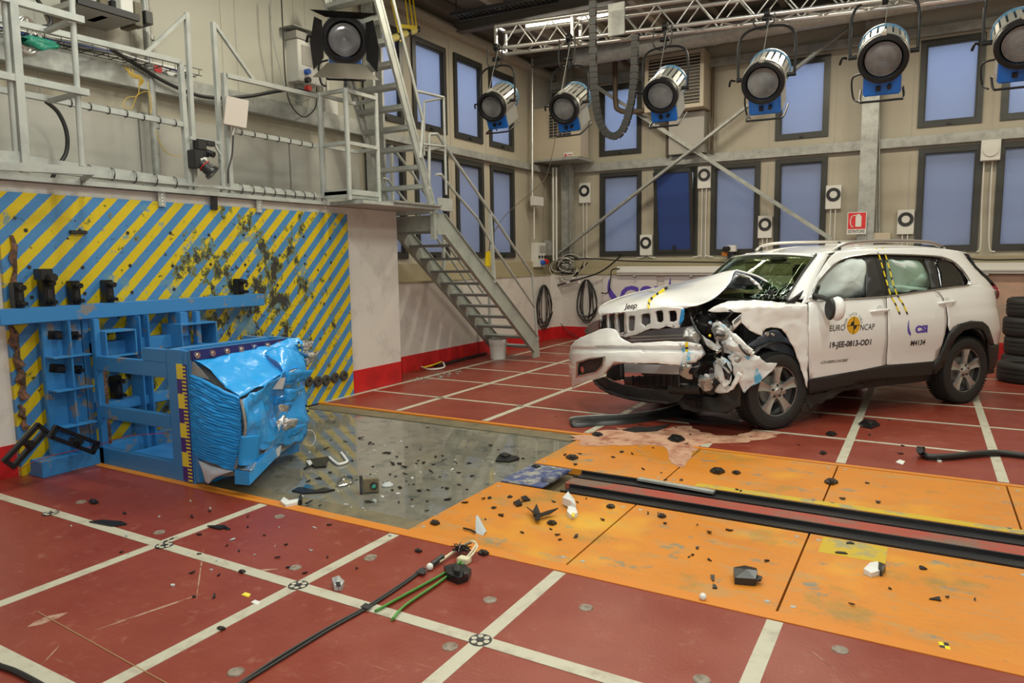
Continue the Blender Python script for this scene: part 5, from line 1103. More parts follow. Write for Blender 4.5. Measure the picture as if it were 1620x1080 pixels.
M_under = mat('blue_grey_hood_inner', (.10, .12, .16), .3, coat=.4)
M_rim = mat('machined_wheel_face', (.46, .44, .41), .32, metal=.55)
M_rimd = mat('wheel_dark_inner', (.05, .05, .055), .35, metal=.6)
M_red2 = mat('tail_light_red', (.25, .008, .02), .12, coat=.8)
M_bag = mat('pale_airbag_cloth', (.60, .68, .66), .8, bump=.4, bscale=14)
M_seat = mat('dark_seat_cloth', (.03, .03, .032), .8)
M_rad = mat('radiator_aluminium', (.30, .30, .34), .4, metal=.3)
def glass(name, tint, refl, t=.5):
    m = bpy.data.materials.new(name); m.use_nodes = True; nt = m.node_tree; nt.nodes.clear()
    o = nt.nodes.new('ShaderNodeOutputMaterial'); tr = nt.nodes.new('ShaderNodeBsdfTransparent'); gl = nt.nodes.new('ShaderNodeBsdfGlossy'); mx = nt.nodes.new('ShaderNodeMixShader'); lw = nt.nodes.new('ShaderNodeLayerWeight')
    lw.inputs[0].default_value = .5; pw = nt.nodes.new('ShaderNodeMath'); pw.operation = 'POWER'; pw.inputs[1].default_value = 4; tr.inputs[0].default_value = (*tint, 1); gl.inputs['Roughness'].default_value = .02
    mr = nt.nodes.new('ShaderNodeMath'); mr.operation = 'MULTIPLY_ADD'; mr.inputs[1].default_value = .6; mr.inputs[2].default_value = refl
    nt.links.new(lw.outputs['Facing'], pw.inputs[0]); nt.links.new(pw.outputs[0], mr.inputs[0]); nt.links.new(mr.outputs[0], mx.inputs[0]); nt.links.new(tr.outputs[0], mx.inputs[1]); nt.links.new(gl.outputs[0], mx.inputs[2]); nt.links.new(mx.outputs[0], o.inputs[0])
    return m
M_wind = glass('windscreen_glass', (.62, .72, .56), .06, .25)
M_side = glass('side_glass', (.86, .92, .88), .04, .2)
M_privacy = mat('dark_privacy_glass', (.006, .007, .008), .06, spec=.8)
def cobj(mb, name, m, parent=None, **k): return mb.obj(name, m, parent or car, CARM, recentre=False, **k)
def interp(x, tab):
    if x <= tab[0][0]: return tab[0][1]
    for (a, b_), (c, d) in zip(tab, tab[1:]):
        if x <= c:
            t = (x - a) / (c - a); t = t * t * (3 - 2 * t) if len(tab) > 20 else t; return b_ + (d - b_) * t
    return tab[-1][1]
YZ = [(0, .83), (.3, .87), (.5, .905), (.65, .925), (.8, .935), (1.0, .925), (1.12, .905), (1.22, .875), (1.30, .845), (1.45, .78), (1.6, .705), (1.68, .665), (1.72, .64), (1.75, .60), (1.8, .55)]
XE = [(0, -2.15), (.45, -2.25), (.8, -2.22), (1.05, -2.13), (1.25, -2.15), (1.36, -2.05), (1.5, -1.86), (1.65, -1.74), (1.8, -1.70)]
def ys(x, z):
    b = interp(z, YZ); b += .008 * math.exp(-((z - .93) / .10) ** 2) - .012 * math.exp(-((z - .62) / .10) ** 2)
    if x < -1.3:
        a = -1.3 - interp(z, XE); s = min(.985, (-1.3 - x) / a); b *= (1 - s ** 4) ** .25
    if x > 1.0: b -= .03 * (x - 1.0)
    return b
def S(px, py):
    y = .9
    for _ in range(7): p = CY(px, py, y); y = .5 * y + .5 * ys(p.x, p.z)
    p = CY(px, py, y); return (p.x, p.z)
SS = lambda L: [S(*p) for p in L]
def side(name, outl, m, off=0, step=.09, thick=.012, holes=(), parent=None, both=False, smooth=40):
    o = None
    for sg in ((1, -1) if both else (1,)):
        mb = panel(outl, lambda x, z: (x, sg * (ys(x, z) + off), z), holes, step)
        if sg < 0: mb.f = [tuple(reversed(f)) for f in mb.f]
        bm_fix = mb; q = cobj(mb, name, m, parent, thick=thick, off=(1 if sg > 0 else 1) * 1, smooth=smooth); o = o or q
    return o
# --- dark inner shell: everything seen through gaps
sh = MB(); sh.box((-2.0, -.80, .28), (1.0, .80, .40)); cobj(sh, 'floor_pan', M_dark, smooth=0)
for sg in (1, -1):
    o1 = [(1.0, .42), (1.0, 1.2), (-.1, 1.22), (-.95, 1.24), (-1.0, .9), (-.8, .5)]
    mb = panel(o1, lambda x, z: (x, sg * (ys(x, z) - .035), z), (), .15); cobj(mb, 'inner_door_shell', M_dark, thick=.004)
cobj(MB().box((.95, -.80, .3), (1.0, .80, 1.2)), 'firewall', M_dark, smooth=0)
# --- near and far body sides
fd = SS([(1279.5, 478), (1300, 476.5), (1340, 473.5), (1389, 470.2), (1401.5, 469.3), (1402.6, 490), (1403, 520), (1401.6, 577), (1370, 583.5), (1330, 590.5), (1281, 599), (1280, 560), (1279.3, 520)])
rd = SS([(1403.3, 469.1), (1440, 464.6), (1477, 459.5), (1484, 463), (1491, 472), (1496, 487), (1498, 500), (1497, 518), (1491, 543), (1484, 566), (1477, 571), (1440, 574.5), (1403.6, 577), (1404.9, 520), (1404.5, 490)])
side('front_door', fd, M_car); side('rear_door', rd, M_car)
q1 = SS([(1478.6, 459.6), (1502, 455.3), (1531, 451.5)]) + [(-1.60, 1.325), (-1.9, 1.27), (-2.095, 1.25), (-2.08, 1.05), (-2.155, .8), (-2.14, .62), (-1.95, .62)] + SS([(1571, 544), (1567, 530), (1562, 516), (1552.6, 508.6), (1534, 508), (1515, 513), (1503, 524), (1500.5, 515), (1500.5, 500), (1498.5, 487), (1493.5, 472), (1486, 462.5)])
side('rear_quarter', q1, M_car, step=.05)
hole = SS([(1284.5, 474.5), (1286, 462), (1295, 445), (1317, 420), (1336, 408.3), (1360, 403.8), (1386, 401.8), (1452, 403.5), (1490, 406.6), (1510, 415), (1524, 429), (1533, 443), (1531, 450.5), (1502, 454.5), (1440, 463.6), (1401.5, 469), (1340, 473)])
def dz(x): return interp(x, [(-1.8, -.11), (-1.6, -.065), (-1.3, -.03), (-.9, -.005), (-.3, 0), (.1, -.012), (.4, -.045), (.6, -.085), (.7, -.10)])
frm = SS([(1268, 481), (1276, 466), (1290, 441), (1305, 418), (1313, 407)]) + [(x, 1.745 + dz(x)) for x in (.4, .2, 0, -.2, -.4, -.7, -1.0, -1.3, -1.5, -1.64)] + [(-1.72, 1.58), (-1.83, 1.48), (-1.97, 1.36), (-2.09, 1.252), (-1.9, 1.272), (-1.60, 1.327)] + SS([(1531, 451.2), (1502, 455), (1478, 459.2), (1440, 464.3), (1401.5, 469.1), (1389, 470), (1340, 473.3), (1300, 476.3), (1279.5, 477.8)])
side('side_frame', frm, M_car, holes=[hole], step=.07)
# far side in one simple skin with its own window hole
far_out = [(.95, .45), (1.02, 1.22), (.50, 1.66), (.4, 1.70), (0, 1.73), (-.4, 1.745), (-1.0, 1.74), (-1.6, 1.68), (-1.83, 1.48), (-2.09, 1.25), (-2.08, 1.05), (-2.15, .8), (-2.1, .6), (-1.78, .62), (-1.6, .88), (-1.35, .95), (-1.1, .86), (-.95, .5)]
mb = panel(far_out, lambda x, z: (x, -ys(x, z), z), [hole], .1); cobj(mb, 'far_body_side', M_car, thick=.012, off=0)
mb = panel([(2.2, .95), (1.0, 1.2), (1.0, .5), (1.02, .62), (1.15, .85), (1.38, .92), (1.6, .85), (1.76, .6), (2.1, .6)], lambda x, z: (x, -ys(x, z) + .02, z), (), .1); cobj(mb, 'far_fender', M_car, thick=.01, off=0)
mb = panel(hole, lambda x, z: (x, -ys(x, z) + .02, z), (), .3); cobj(mb, 'far_side_glass', M_side, thick=.004)
# cladding and sills
side('sill_cladding', SS([(1279, 599.8), (1330, 591.3), (1402, 577.8), (1440, 575.2), (1477, 571.8), (1474, 592), (1440, 594.5), (1403, 597), (1340, 610), (1279, 624)]), M_clad2, off=.008, thick=.03)
arch_o = SS([(1477, 571.5), (1485, 566), (1493, 546), (1502, 526), (1515, 512.5), (1534, 507.5), (1552.6, 508.3), (1562, 516), (1567, 530), (1571, 544)]); arch_i = SS([(1563, 544), (1559, 531), (1553, 521), (1541, 518), (1524, 522), (1511, 533), (1501, 552), (1493, 577), (1480, 590), (1475, 592)])
side('rear_arch_cladding', arch_o + arch_i, M_clad2, off=.014, thick=.03)
side('rear_bumper_cladding', [(-1.66, .72), (-1.74, .635), (-1.95, .625), (-2.14, .62), (-2.15, .50), (-2.08, .34), (-1.80, .34), (-1.74, .5)], M_clad2, off=.01, thick=.02, step=.05)
# tailgate and rear bumper across
def rearx(y, z):
    b = interp(z, YZ); a = -1.3 - interp(z, XE); s = min(.999, abs(y) / b); return -1.3 - a * (1 - s ** 4) ** .25
for nm, z0, z1, m in (('tailgate', .8, 1.25, M_car), ('rear_bumper', .62, .8, M_car), ('rear_bumper_lower', .34, .62, M_clad2)):
    rows = [[V((rearx(y, z0 + (z1 - z0) * k / 4), y, z0 + (z1 - z0) * k / 4)) for y in [-.76 + .095 * j for j in range(17)]] for k in range(5)]; cobj(MB().grid(rows), nm, m, thick=.012)
rows = [[V((rearx(y * .8, 1.25 + .44 * k / 5), y * (1 - .03 * k), 1.25 + .44 * k / 5)) for y in [-.72 + .09 * j for j in range(17)]] for k in range(6)]; cobj(MB().grid(rows), 'rear_window', M_privacy, thick=.01)
# roof
rows = []
for x in [.66, .58, .5, .3, .1, -.1, -.3, -.6, -.9, -1.2, -1.5, -1.64, -1.74]:
    rows.append([V((x + .10 * (1 - (y / .62) ** 2) * (1 if x > .5 else 0) * ((x - .5) / .16), y, 1.745 + dz(x) + .035 * (1 - (abs(y) / .62) ** 2.5))) for y in [.62 * (j - 8) / 8 for j in range(17)]])
roof = cobj(MB().grid(rows), 'roof', M_car, thick=.012)
cobj(MB().grid([[p - V((0, 0, .03)) for p in r] for r in rows[1:]]), 'headliner', mat('headliner_cloth', (.35, .33, .28), .8), thick=.006)
cobj(MB().box((-.55, -.15, 1.775), (-.30, .05, 1.80)), 'roof_fin', M_white, bev=.008)
for yc, L in ((.60, [(1318, 396.5), (1326, 391), (1336, 386.5), (1350, 383.3), (1375, 381.6), (1410, 381), (1440, 381.3), (1462, 382.5), (1477, 385), (1488, 390), (1494, 393)]), (-.60, [(1196, 396), (1203, 391), (1219, 386), (1245, 384), (1285, 383), (1326, 382.5), (1370, 383)])):
    pts = sm([CY(*p, yc) for p in L], 4); r = cobj(MB().tube(pts, .019, 8), 'roof_rail', M_alu)
    z = pts[len(pts) // 2]; base = [V((p.x, p.y, 1.745 + dz(p.x) + .012)) for p in pts[::4]]
    for k in (1, -2): cobj(MB().beam(base[k], pts[::4][k], .05, .03), 'rail_foot', M_clad2, r, smooth=0)
# windscreen
def wsp(y, t):
    q = y; bx, tx = 1.27 - .16 * q * q, .74 - .12 * q * q; w_ = .72 * (1 - t) + .61 * t
    return V((bx * (1 - t) + tx * t + .02 * math.sin(PI * t), y * w_, 1.235 * (1 - t) + 1.675 * t + (.0 if abs(q) < .99 else 0)))
rows = [[wsp(-1 + j / 6, k / 8) for j in range(13)] for k in range(9)]
ws = cobj(MB().grid(crumple(rows, .006, 5, 3)), 'windscreen', M_wind, thick=.006)
M_crack = mat('cracked_glass_edges', (.42, .55, .48), .3)
ck = MB()
for k in range(46):
    y = rnd.uniform(.45, .98); t = rnd.uniform(.0, .42) * (1.1 - abs(y - .8)); p = wsp(y, t) + V((.008, 0, .008)); a = rnd.random() * 6.3; l_ = rnd.uniform(.03, .12)
    ck.beam(p, wsp(max(-.98, min(.99, y + math.cos(a) * l_)), max(0, t + math.sin(a) * l_ * 1.4)) + V((.008, 0, .008)), .003, .002)
cobj(ck, 'glass_crack', M_crack, ws, smooth=0)['kind'] = 'stuff'
for sg in (1, -1): cobj(MB().tube([wsp(sg, k / 8) + V((0, 0, .004)) for k in range(9)], .012, 6), 'windscreen_trim', M_clad2, ws)
cobj(MB().box((.50, -.1, 1.60), (.56, .1, 1.655)), 'mirror_housing', M_clad2, bev=.01)
# a-pillar skin on the near side between windscreen and door frame
cobj(MB().grid([[wsp(1, k / 8), lin(wsp(1, k / 8), V((S(1276, 466)[0], .87, 1.25)) if k == 0 else V((interp(k / 8, [(0, S(1272, 476)[0]), (.5, S(1292, 438)[0]), (1, S(1313, 407)[0])]), ys(0, interp(k / 8, [(0, 1.235), (.5, 1.46), (1, 1.675)])), interp(k / 8, [(0, 1.235), (.5, 1.46), (1, 1.675)]))), 1)] for k in range(9)]), 'pillar_cover', M_car, thick=.01)
cobj(MB().grid([[V((p.x, -p.y, p.z)) for p in (wsp(1, k / 8), V((wsp(1, k / 8).x - .12, ys(0, wsp(1, k / 8).z), wsp(1, k / 8).z)))] for k in range(9)]), 'pillar_cover', M_car, thick=.01)
# window trims, pillars, panes, airbags
tr_pts = [V((x, ys(x, z) + .008, z)) for x, z in []] or [V((p.x, ys(p.x, p.y) + .006, p.y)) for p in sm([(x, z, 0) for x, z in hole], 3, True)]
cobj(MB().tube(tr_pts, .008, 6, closed=True), 'chrome_window_line', M_chrome)
def px_side(nm, L, m, off, th=.02, step=.12, par=None): return side(nm, SS(L), m, off=off, thick=th, step=step, parent=par)
px_side('centre_pillar', [(1370, 402.8), (1404, 402.2), (1404.5, 420), (1406, 445), (1408, 468), (1373, 471.5), (1373.5, 440)], M_clad2, -.02)
px_side('rear_divider', [(1464, 404), (1478, 405), (1486, 425), (1491, 456), (1478, 458), (1473, 430)], M_clad2, -.02)
px_side('window_header', [(1318, 419), (1336, 408), (1360, 403.6), (1386, 402), (1452, 403.7), (1466, 404.5), (1468, 410), (1440, 409.5), (1390, 408.5), (1360, 409.5), (1338, 414)], M_clad2, -.022)
px_side('quarter_glass', [(1477, 405.5), (1490, 406.6), (1510, 415), (1524, 429), (1532, 443), (1530, 449.5), (1502, 454), (1490, 456), (1486, 430)], M_privacy, -.014)
px_side('mirror_triangle', [(1284, 474), (1286, 462), (1294, 447), (1296, 460), (1297, 474)], M_clad2, -.015)
px_side('rear_side_glass', [(1404, 404), (1466, 404), (1474, 425), (1480, 457.5), (1440, 463), (1407, 468)], M_side, -.024, th=.004)
def bag(L, y0, nm, seed):
    ctr = [sum(p[i] for p in L) / len(L) for i in (0, 1)]; P = sm([CY(*p, y0) for p in L], 4, True); c = CY(*ctr, y0); rings = []
    for k in range(8):
        f = 1 - k / 7.001; hgt = .09 * math.sqrt(max(0, 1 - f ** 2.2))
        rings.append([c + (p - c) * f + V((0, hgt, 0)) for p in P + [P[0]]])
    cobj(MB().grid(crumple(rings, .035, 5.5, seed)), nm, M_bag, sub=1)
bag([(1299, 471), (1298, 455), (1306, 436), (1320, 421), (1340, 412), (1362, 410), (1370, 416), (1372, 440), (1374, 462), (1366, 471), (1335, 476)], .66, 'airbag', 1)
bag([(1398, 410), (1420, 410), (1450, 411), (1462, 424), (1471, 438), (1470, 450), (1458, 457), (1430, 457), (1408, 460)], .64, 'airbag', 2)
bag([(1404, 450), (1440, 452), (1468, 454), (1466, 459), (1430, 462), (1406, 464)], .66, 'airbag', 4)
# interior
for y in (.38, -.38):
    s0 = cobj(MB().prism([(.05, y - .24, .41), (.55, y - .24, .41), (.55, y - .24, .72), (.12, y - .24, .74)], (0, .48, 0)), 'front_seat', M_seat, bev=.03); cobj(MB().prism([(.10, y - .23, .70), (-.02, y - .23, .72), (-.22, y - .22, 1.30), (-.10, y - .22, 1.34)], (0, .46, 0)), 'backrest', M_seat, s0, bev=.03); cobj(MB().box((-.26, y - .13, 1.34), (-.15, y + .13, 1.56)), 'headrest', M_seat, s0, bev=.03)
s0 = cobj(MB().prism([(-.95, -.65, .4), (-.45, -.65, .4), (-.45, -.65, .78), (-.9, -.65, .78)], (0, 1.3, 0)), 'rear_seat', M_seat, bev=.03); cobj(MB().prism([(-.9, -.65, .74), (-1.02, -.65, .74), (-1.2, -.65, 1.3), (-1.08, -.65, 1.34)], (0, 1.3, 0)), 'backrest', M_seat, s0, bev=.03)
cobj(MB().prism([(1.02, -.74, 1.0), (1.12, -.74, 1.20), (.70, -.74, 1.19), (.62, -.74, .95)], (0, 1.48, 0)), 'dashboard', M_seat, bev=.03)
a = [V((.60, .38 + .18 * math.cos(t), 1.12 + .17 * math.sin(t))) + V((-.07 * math.sin(t) * 0 + .06 * math.sin(t), 0, 0)) for t in [j * PI / 8 for j in range(16)]]; sw_ = cobj(MB().tube(a, .015, 8, closed=True), 'steering_wheel', M_seat); cobj(MB().cyl((.60, .38, 1.12), (.72, .38, 1.08), .05), 'steering_hub', M_seat, sw_); cobj(MB().beam((.60, .22, 1.12), (.60, .54, 1.12), .02, .04), 'steering_spoke', M_seat, sw_)
# mirror
c = CY(1324, 488, 1.03); mm = MB()
for i in range(9):
    t = -PI / 2 + PI * i / 8; r = max(.001, math.cos(t) ** .6); mm.v += [c + V((.055 * math.sin(t), .085 * r * math.cos(a) * 1.0, .118 * r * math.sin(a) * (1 + .05 * math.cos(a)))) for a in [j * PI / 10 for j in range(20)]]
mm.f = [(i * 20 + j, i * 20 + (j + 1) % 20, (i + 1) * 20 + (j + 1) % 20, (i + 1) * 20 + j) for i in range(8) for j in range(20)]
mirr = cobj(mm, 'wing_mirror', M_car)
cobj(MB().add([c + V((.056, -.03 + .065 * math.cos(a), .112 * math.sin(a))) for a in [j * PI / 12 for j in range(24)]] + [c + V((.075, -.03 + .05 * math.cos(a), .09 * math.sin(a))) for a in [j * PI / 12 for j in range(24)]], [(j, (j + 1) % 24, 24 + (j + 1) % 24, 24 + j) for j in range(24)] + [tuple(range(24, 48))]), 'mirror_shell', M_blackpl, mirr)
cobj(MB().tube([CY(1288, 467, .86), CY(1300, 470, .92), CY(1316, 476, 1.0)], .022, 8), 'mirror_arm', M_blackpl, mirr)
# handles
for (px, py) in ((1391, 491), (1497, 478)):
    x, z = S(px, py); y = ys(x, z); h = cobj(MB().tube(sm([(x + .12, y - .002, z - .008), (x + .10, y + .028, z), (x, y + .036, z + .004), (x - .09, y + .030, z + .006), (x - .12, y - .002, z + .004)], 5), [.015] * 21, 8), 'door_handle', M_car)
    cobj(MB().lathe([(.0001, .001), (.05, .001), (.055, .004), (.0001, .003)], (x, y + .0, z), (0, 1, 0), 20), 'handle_cup', M_car, h); cobj(MB().cyl((x - .085, y + .028, z + .004), (x - .085, y + .046, z + .004), .006, n=8), 'lock', M_ink, h)
# tail light
tl = [V((-1.93, 0, 1.235)), V((-2.05, 0, 1.30)), V((-2.11, 0, 1.26)), V((-2.13, 0, 1.15)), V((-2.09, 0, 1.10)), V((-2.0, 0, 1.16))]
mb = panel([(p.x, p.z) for p in tl], lambda x, z: (x - .02, ys(x, z) + .006, z), (), .03); cobj(mb, 'tail_light', M_red2, thick=.02, off=-1)
cobj(MB().prism([(-1.66, .64, 1.66), (-1.82, .60, 1.58), (-1.88, .60, 1.50), (-1.80, .64, 1.53)], (0, -.02, 0)), 'spoiler_side', mat('dark_blue_spoiler', (.04, .05, .12), .2), smooth=0)
# --- wheels
def wheel(x, y, sg, nm='wheel'):
    M = Matrix.Translation((x, y, .375)) @ (ID if sg > 0 else Matrix.Rotation(PI, 4, 'Z')); w_ = MB(); R_ = Matrix.Rotation(-PI / 2, 4, 'X')
    tm = tyre_mb(.375, .235, .235, 48); tm.v = [M @ R_ @ v for v in tm.v]; root = cobj(tm, 'wheel', M_tyre)
    for k in range(72):
        pass
    bl = MB()
    for k in range(64):
        a = 2 * PI * k / 64; r = .3745; c = V((math.cos(a) * r, .09, math.sin(a) * r)); d = V((math.cos(a), 0, math.sin(a))); t = V((-d.z, 0, d.x))
        for yy in (.088, -.088): bl.add([M @ (V((0, yy, 0)) + d * (r - .004) + t * s1 * .012 + V((0, s2 * .022, 0)) + d * h) for h in (0, .0045) for s1, s2 in ((-1, -1), (1, -1), (1, 1), (-1, 1))], [(3, 2, 1, 0), (4, 5, 6, 7), (0, 1, 5, 4), (1, 2, 6, 5), (2, 3, 7, 6), (3, 0, 4, 7)])
    o = cobj(bl, 'shoulder_blocks', M_tyre, root, smooth=0); o['kind'] = 'stuff'
    rb = MB().lathe([(.238, .10), (.262, .108), (.266, .100), (.25, .09), (.236, .05), (.22, -.06), (.24, -.10)], (0, 0, 0), (0, 1, 0), 48); rb.v = [M @ v for v in rb.v]; cobj(rb, 'rim_barrel', M_alu, root)
    rb = MB().lathe([(.0001, -.01), (.235, -.01), (.235, -.02), (.0001, -.02)], (0, 0, 0), (0, 1, 0), 36); rb.v = [M @ v for v in rb.v]; cobj(rb, 'brake_shadow_plate', M_rimd, root)
    rb = MB().lathe([(.0001, .02), (.14, .02), (.145, .01), (.145, 0), (.0001, 0)], (0, 0, 0), (0, 1, 0), 36); rb.v = [M @ v for v in rb.v]; cobj(rb, 'brake_disc', M_galv, root)
    rb = MB().box((-.16, 0, -.05), (-.09, .05, .07)); rb.v = [M @ v for v in rb.v]; cobj(rb, 'brake_caliper', M_alu, root, bev=.01)
    for k in range(5):
        a = PI / 2 + 2 * PI * k / 5; d = V((math.cos(a), 0, math.sin(a))); t = V((-math.sin(a), 0, math.cos(a))); sp = MB()
        prof = [(.035, .034, .085), (.10, .026, .090), (.17, .034, .096), (.225, .050, .10), (.246, .060, .098)]
        rows = [[M @ (d * r + t * (w2 * s1) + V((0, yy - (.012 if abs(s1) < .3 and 1 else 0) - (.03 if abs(s1) > 1 else 0), 0))) for s1 in (-1.12, -1, -.28, .28, 1, 1.12)] for r, w2, yy in prof]
        cobj(MB().grid(rows), 'spoke', M_rim, root, smooth=30, thick=.008)
    rb = MB().lathe([(.0001, .112), (.028, .112), (.034, .104), (.05, .098), (.075, .085), (.08, .06), (.0001, .06)], (0, 0, 0), (0, 1, 0), 30); rb.v = [M @ v for v in rb.v]; cobj(rb, 'hub_cap', M_rim, root)
    for k in range(5):
        a = -PI / 2 + 2 * PI * k / 5 + .63; c = V((math.cos(a) * .057, .088, math.sin(a) * .057)); cobj(MB().cyl(M @ c, M @ (c + V((0, .016, 0))), .011, n=6), 'wheel_nut', M_rimd, root)
    return root
fx_ = CY(1229, 614, .88).x; rx_ = CY(1526, 585, .88).x
wheel(fx_, .79, 1); wheel(rx_, .79, 1); wheel(1.30, -.79, -1); wheel(rx_, -.79, -1)
# wheel arch liners
for x0 in (fx_, rx_):
    for sg in (1, -1):
        rows = [[V((x0 + .43 * math.cos(t), sg * y, .40 + .45 * math.sin(t))) for y in (.55, .68, .80, .87)] for t in [-.1 + j * (PI + .2) / 14 for j in range(15)]]; cobj(MB().grid(rows), 'wheel_arch_liner', M_dark, thick=.006)
        cobj(MB().box((x0 - .42, sg * .55 - .01, .3), (x0 + .42, sg * .55 + .01, .84)), 'inner_arch', M_dark, smooth=0)
        if sg > 0: cobj(MB().cyl((x0, .35, .375), (x0, .70, .375), .05), 'axle', M_bay)
# --- front end -------------------------------------------------------------
def PXP(nm, outl, xf, m, holes=(), th=.008, step=.06, par=None, mode='x', amp=0, seed=0, smooth=40):
    f = CX if mode == 'x' else CY
    def fn(u, v):
        p = f(u * 100, v * 100, xf(u * 100, v * 100) if callable(xf) else xf)
        if amp: p = p + noise.noise_vector(p * 9 + V((seed, 0, 0))) * amp + noise.noise_vector(p * 23 + V((seed, 0, 0))) * amp * .4
        return p
    sc = lambda L: [(a / 100, b_ / 100) for a, b_ in L]
    return cobj(panel(sc(outl), fn, [sc(h) for h in holes], step), nm, m, par, thick=th, off=0, smooth=smooth)
tab = lambda *t: (lambda px, py: interp(px, list(t)))
bx_t = [(900, 2.50), (906, 2.60), (918, 2.68), (940, 2.72), (965, 2.70), (1000, 2.60), (1050, 2.42), (1090, 2.25), (1115, 2.05)]
def bxf(px, py): return interp(px, bx_t) + .04 * math.sin((py - 530) / 26.) - .0009 * max(0, py - 575) * 1.5 - (.03 if 548 < py < 556 else 0)
fog = [(914.6, 574), (932, 568), (955.6, 564.7), (953, 575), (948, 583), (941.4, 588), (913, 594.6)]
bmp = PXP('front_bumper_cover', [(901, 561), (903.6, 547), (910, 539), (924, 531.6), (937, 526), (949, 521.5), (960, 519), (968, 519.5), (974.5, 522), (981, 533), (990, 539), (999.6, 542.6), (1030, 541), (1056, 539.5), (1081.5, 540), (1108, 544), (1112, 552), (1114.6, 561.5), (1108, 568), (1100, 571), (1075, 577), (1040, 575), (987, 573), (971, 573.5), (963, 582), (955.6, 593), (945, 598), (930, 602), (905, 613.5), (902.5, 600), (900.5, 580)], bxf, M_car, [fog], th=.008, amp=.006)
PXP('fog_surround', [(912, 572), (932, 566), (958, 563), (954, 577), (949, 585), (942, 590), (911, 597)], lambda a, b_: bxf(a, b_) + .012, M_chrome, [[(914, 574), (932, 568), (955.6, 565), (952, 577), (947.5, 583), (941.4, 588), (913.5, 594.6)]], par=bmp, th=.006)
PXP('fog_recess', [(912, 572), (957, 563), (949, 586), (912, 597)], lambda a, b_: bxf(a, b_) - .05, M_ink, par=bmp)
c = CX(925, 584, 2.66); cobj(MB().cyl(c - V((.03, 0, 0)), c + V((.03, 0, 0)), .035, n=14), 'fog_lamp', M_chrome, bmp)
c = CX(998, 549, bxf(998, 549) + .002); cobj(MB().cyl(c, c + V((.006, 0, 0)), .008, n=8), 'parking_sensor', M_ink, bmp)
PXP('torn_bumper_edge', [(1076, 541), (1092, 541), (1109, 545), (1116, 562), (1100, 572), (1078, 577), (1082, 560)], lambda a, b_: bxf(a, b_) + .015 + .01 * math.sin(a * .5), M_torn, par=bmp, amp=.015)
# grille with seven slots: three filled, four broken out
gx = lambda px, py: interp(px, [(950, 2.36), (965, 2.43), (990, 2.44), (1030, 2.36), (1060, 2.28), (1085, 2.16)]) - .0012 * (py - 500)
slots = [[(995.4, 501), (1000, 499), (1005.5, 498.5), (1006.3, 503), (1005, 521), (1001, 524), (996, 523.7), (995, 520)], [(1015.4, 498), (1020, 495.5), (1028, 495), (1030.3, 499), (1030.5, 511), (1024, 513.5), (1022, 518), (1019, 514), (1015.6, 512)],
         [(1037.4, 493), (1041, 490.5), (1048, 490), (1050.5, 494), (1051, 506), (1047, 510.5), (1040, 509.5)], [(1058, 492), (1061, 490.2), (1068, 490.4), (1070.5, 495), (1070.8, 506), (1066, 509.5), (1060, 508.6)]]
fslots = [[(953.3, 500), (957, 498), (962.5, 497.3), (961.6, 510), (962.5, 522), (954.5, 523)], [(964, 498), (968, 496.3), (974.5, 496), (973.6, 508), (975.5, 520), (966, 521)], [(977, 497.3), (982, 495.6), (989, 495), (989.3, 510), (990, 525), (980.5, 526)]]
gr = PXP('grille_panel', [(950.5, 500), (953, 495), (970, 494), (990, 492), (1010, 489), (1031, 486.5), (1055, 484), (1081.5, 486.5), (1083, 495), (1080, 505), (1075, 517.4), (1066, 518), (1056, 515), (1044, 519.5), (1031, 519), (1020, 523), (1010, 527.5), (992, 532.6), (982, 531), (974.5, 521), (960, 525), (953, 526), (951, 512)], gx, M_car, slots + fslots, th=.03, step=.04, amp=.005)
for fs in fslots:
    c = [sum(p[i] for p in fs) / len(fs) for i in (0, 1)]
    PXP('grille_insert', fs, lambda a, b_: gx(a, b_) - .01, M_dark, par=gr, th=.01)
    P = sm([CX(a, b_, gx(a, b_) + .018) for a, b_ in fs], 4, True); cobj(MB().tube(P, .006, 6, closed=True), 'chrome_ring', M_chrome, gr)
# bonnet: tented up by the impact
hr_ = [[(951, 497, 2.38), (970, 494.5, 2.43), (990, 492.5, 2.43), (1031, 487, 2.35), (1058, 484.5, 2.28), (1083, 487.5, 2.18)],
       [(947.5, 489, 2.33), (968, 485, 2.36), (993, 481, 2.35), (1034, 474.5, 2.25), (1070, 479, 2.20), (1107, 481, 2.08)],
       [(957, 480, 2.20), (980, 473.5, 2.20), (1008, 469, 2.12), (1048, 462, 2.05), (1090, 464, 1.95), (1132, 469.5, 1.80)],
       [(984, 468.6, 1.95), (1005, 464, 1.92), (1035, 459, 1.85), (1075, 452, 1.72), (1112, 448.5, 1.62), (1154, 447, 1.50)],
       [(1022, 458.5, 1.65), (1048, 453.5, 1.60), (1076, 448, 1.52), (1106, 441.5, 1.45), (1134, 434.5, 1.38), (1160, 432, 1.33)],
       [(1056, 450.5, 1.45), (1080, 445.5, 1.42), (1104, 440, 1.38), (1127, 434.5, 1.34), (1146, 429.5, 1.30), (1164, 426.8, 1.26)]]
G_ = smgrid([[CX(*p) for p in r] for r in hr_], 6, 6)
back = [[lin(p, V((.98 + .16 * (1 - (min(.74, max(-.78, p.y)) / .78) ** 2), p.y * 1.0, 1.22)), f) for p in G_[-1]] for f in (.35, .7, 1.0)]
far = None
hood = cobj(MB().grid(G_ + back), 'bonnet', M_car, thick=.010, off=-1, smooth=50)
far_edge = [[r[0], lin(r[0], V((r[0].x - .06, min(-.80, r[0].y - .06), min(1.12, r[0].z - .1))), .6), V((r[0].x - .06, min(-.80, r[0].y - .06), min(1.10, r[0].z - .12)))] for r in G_ + back]
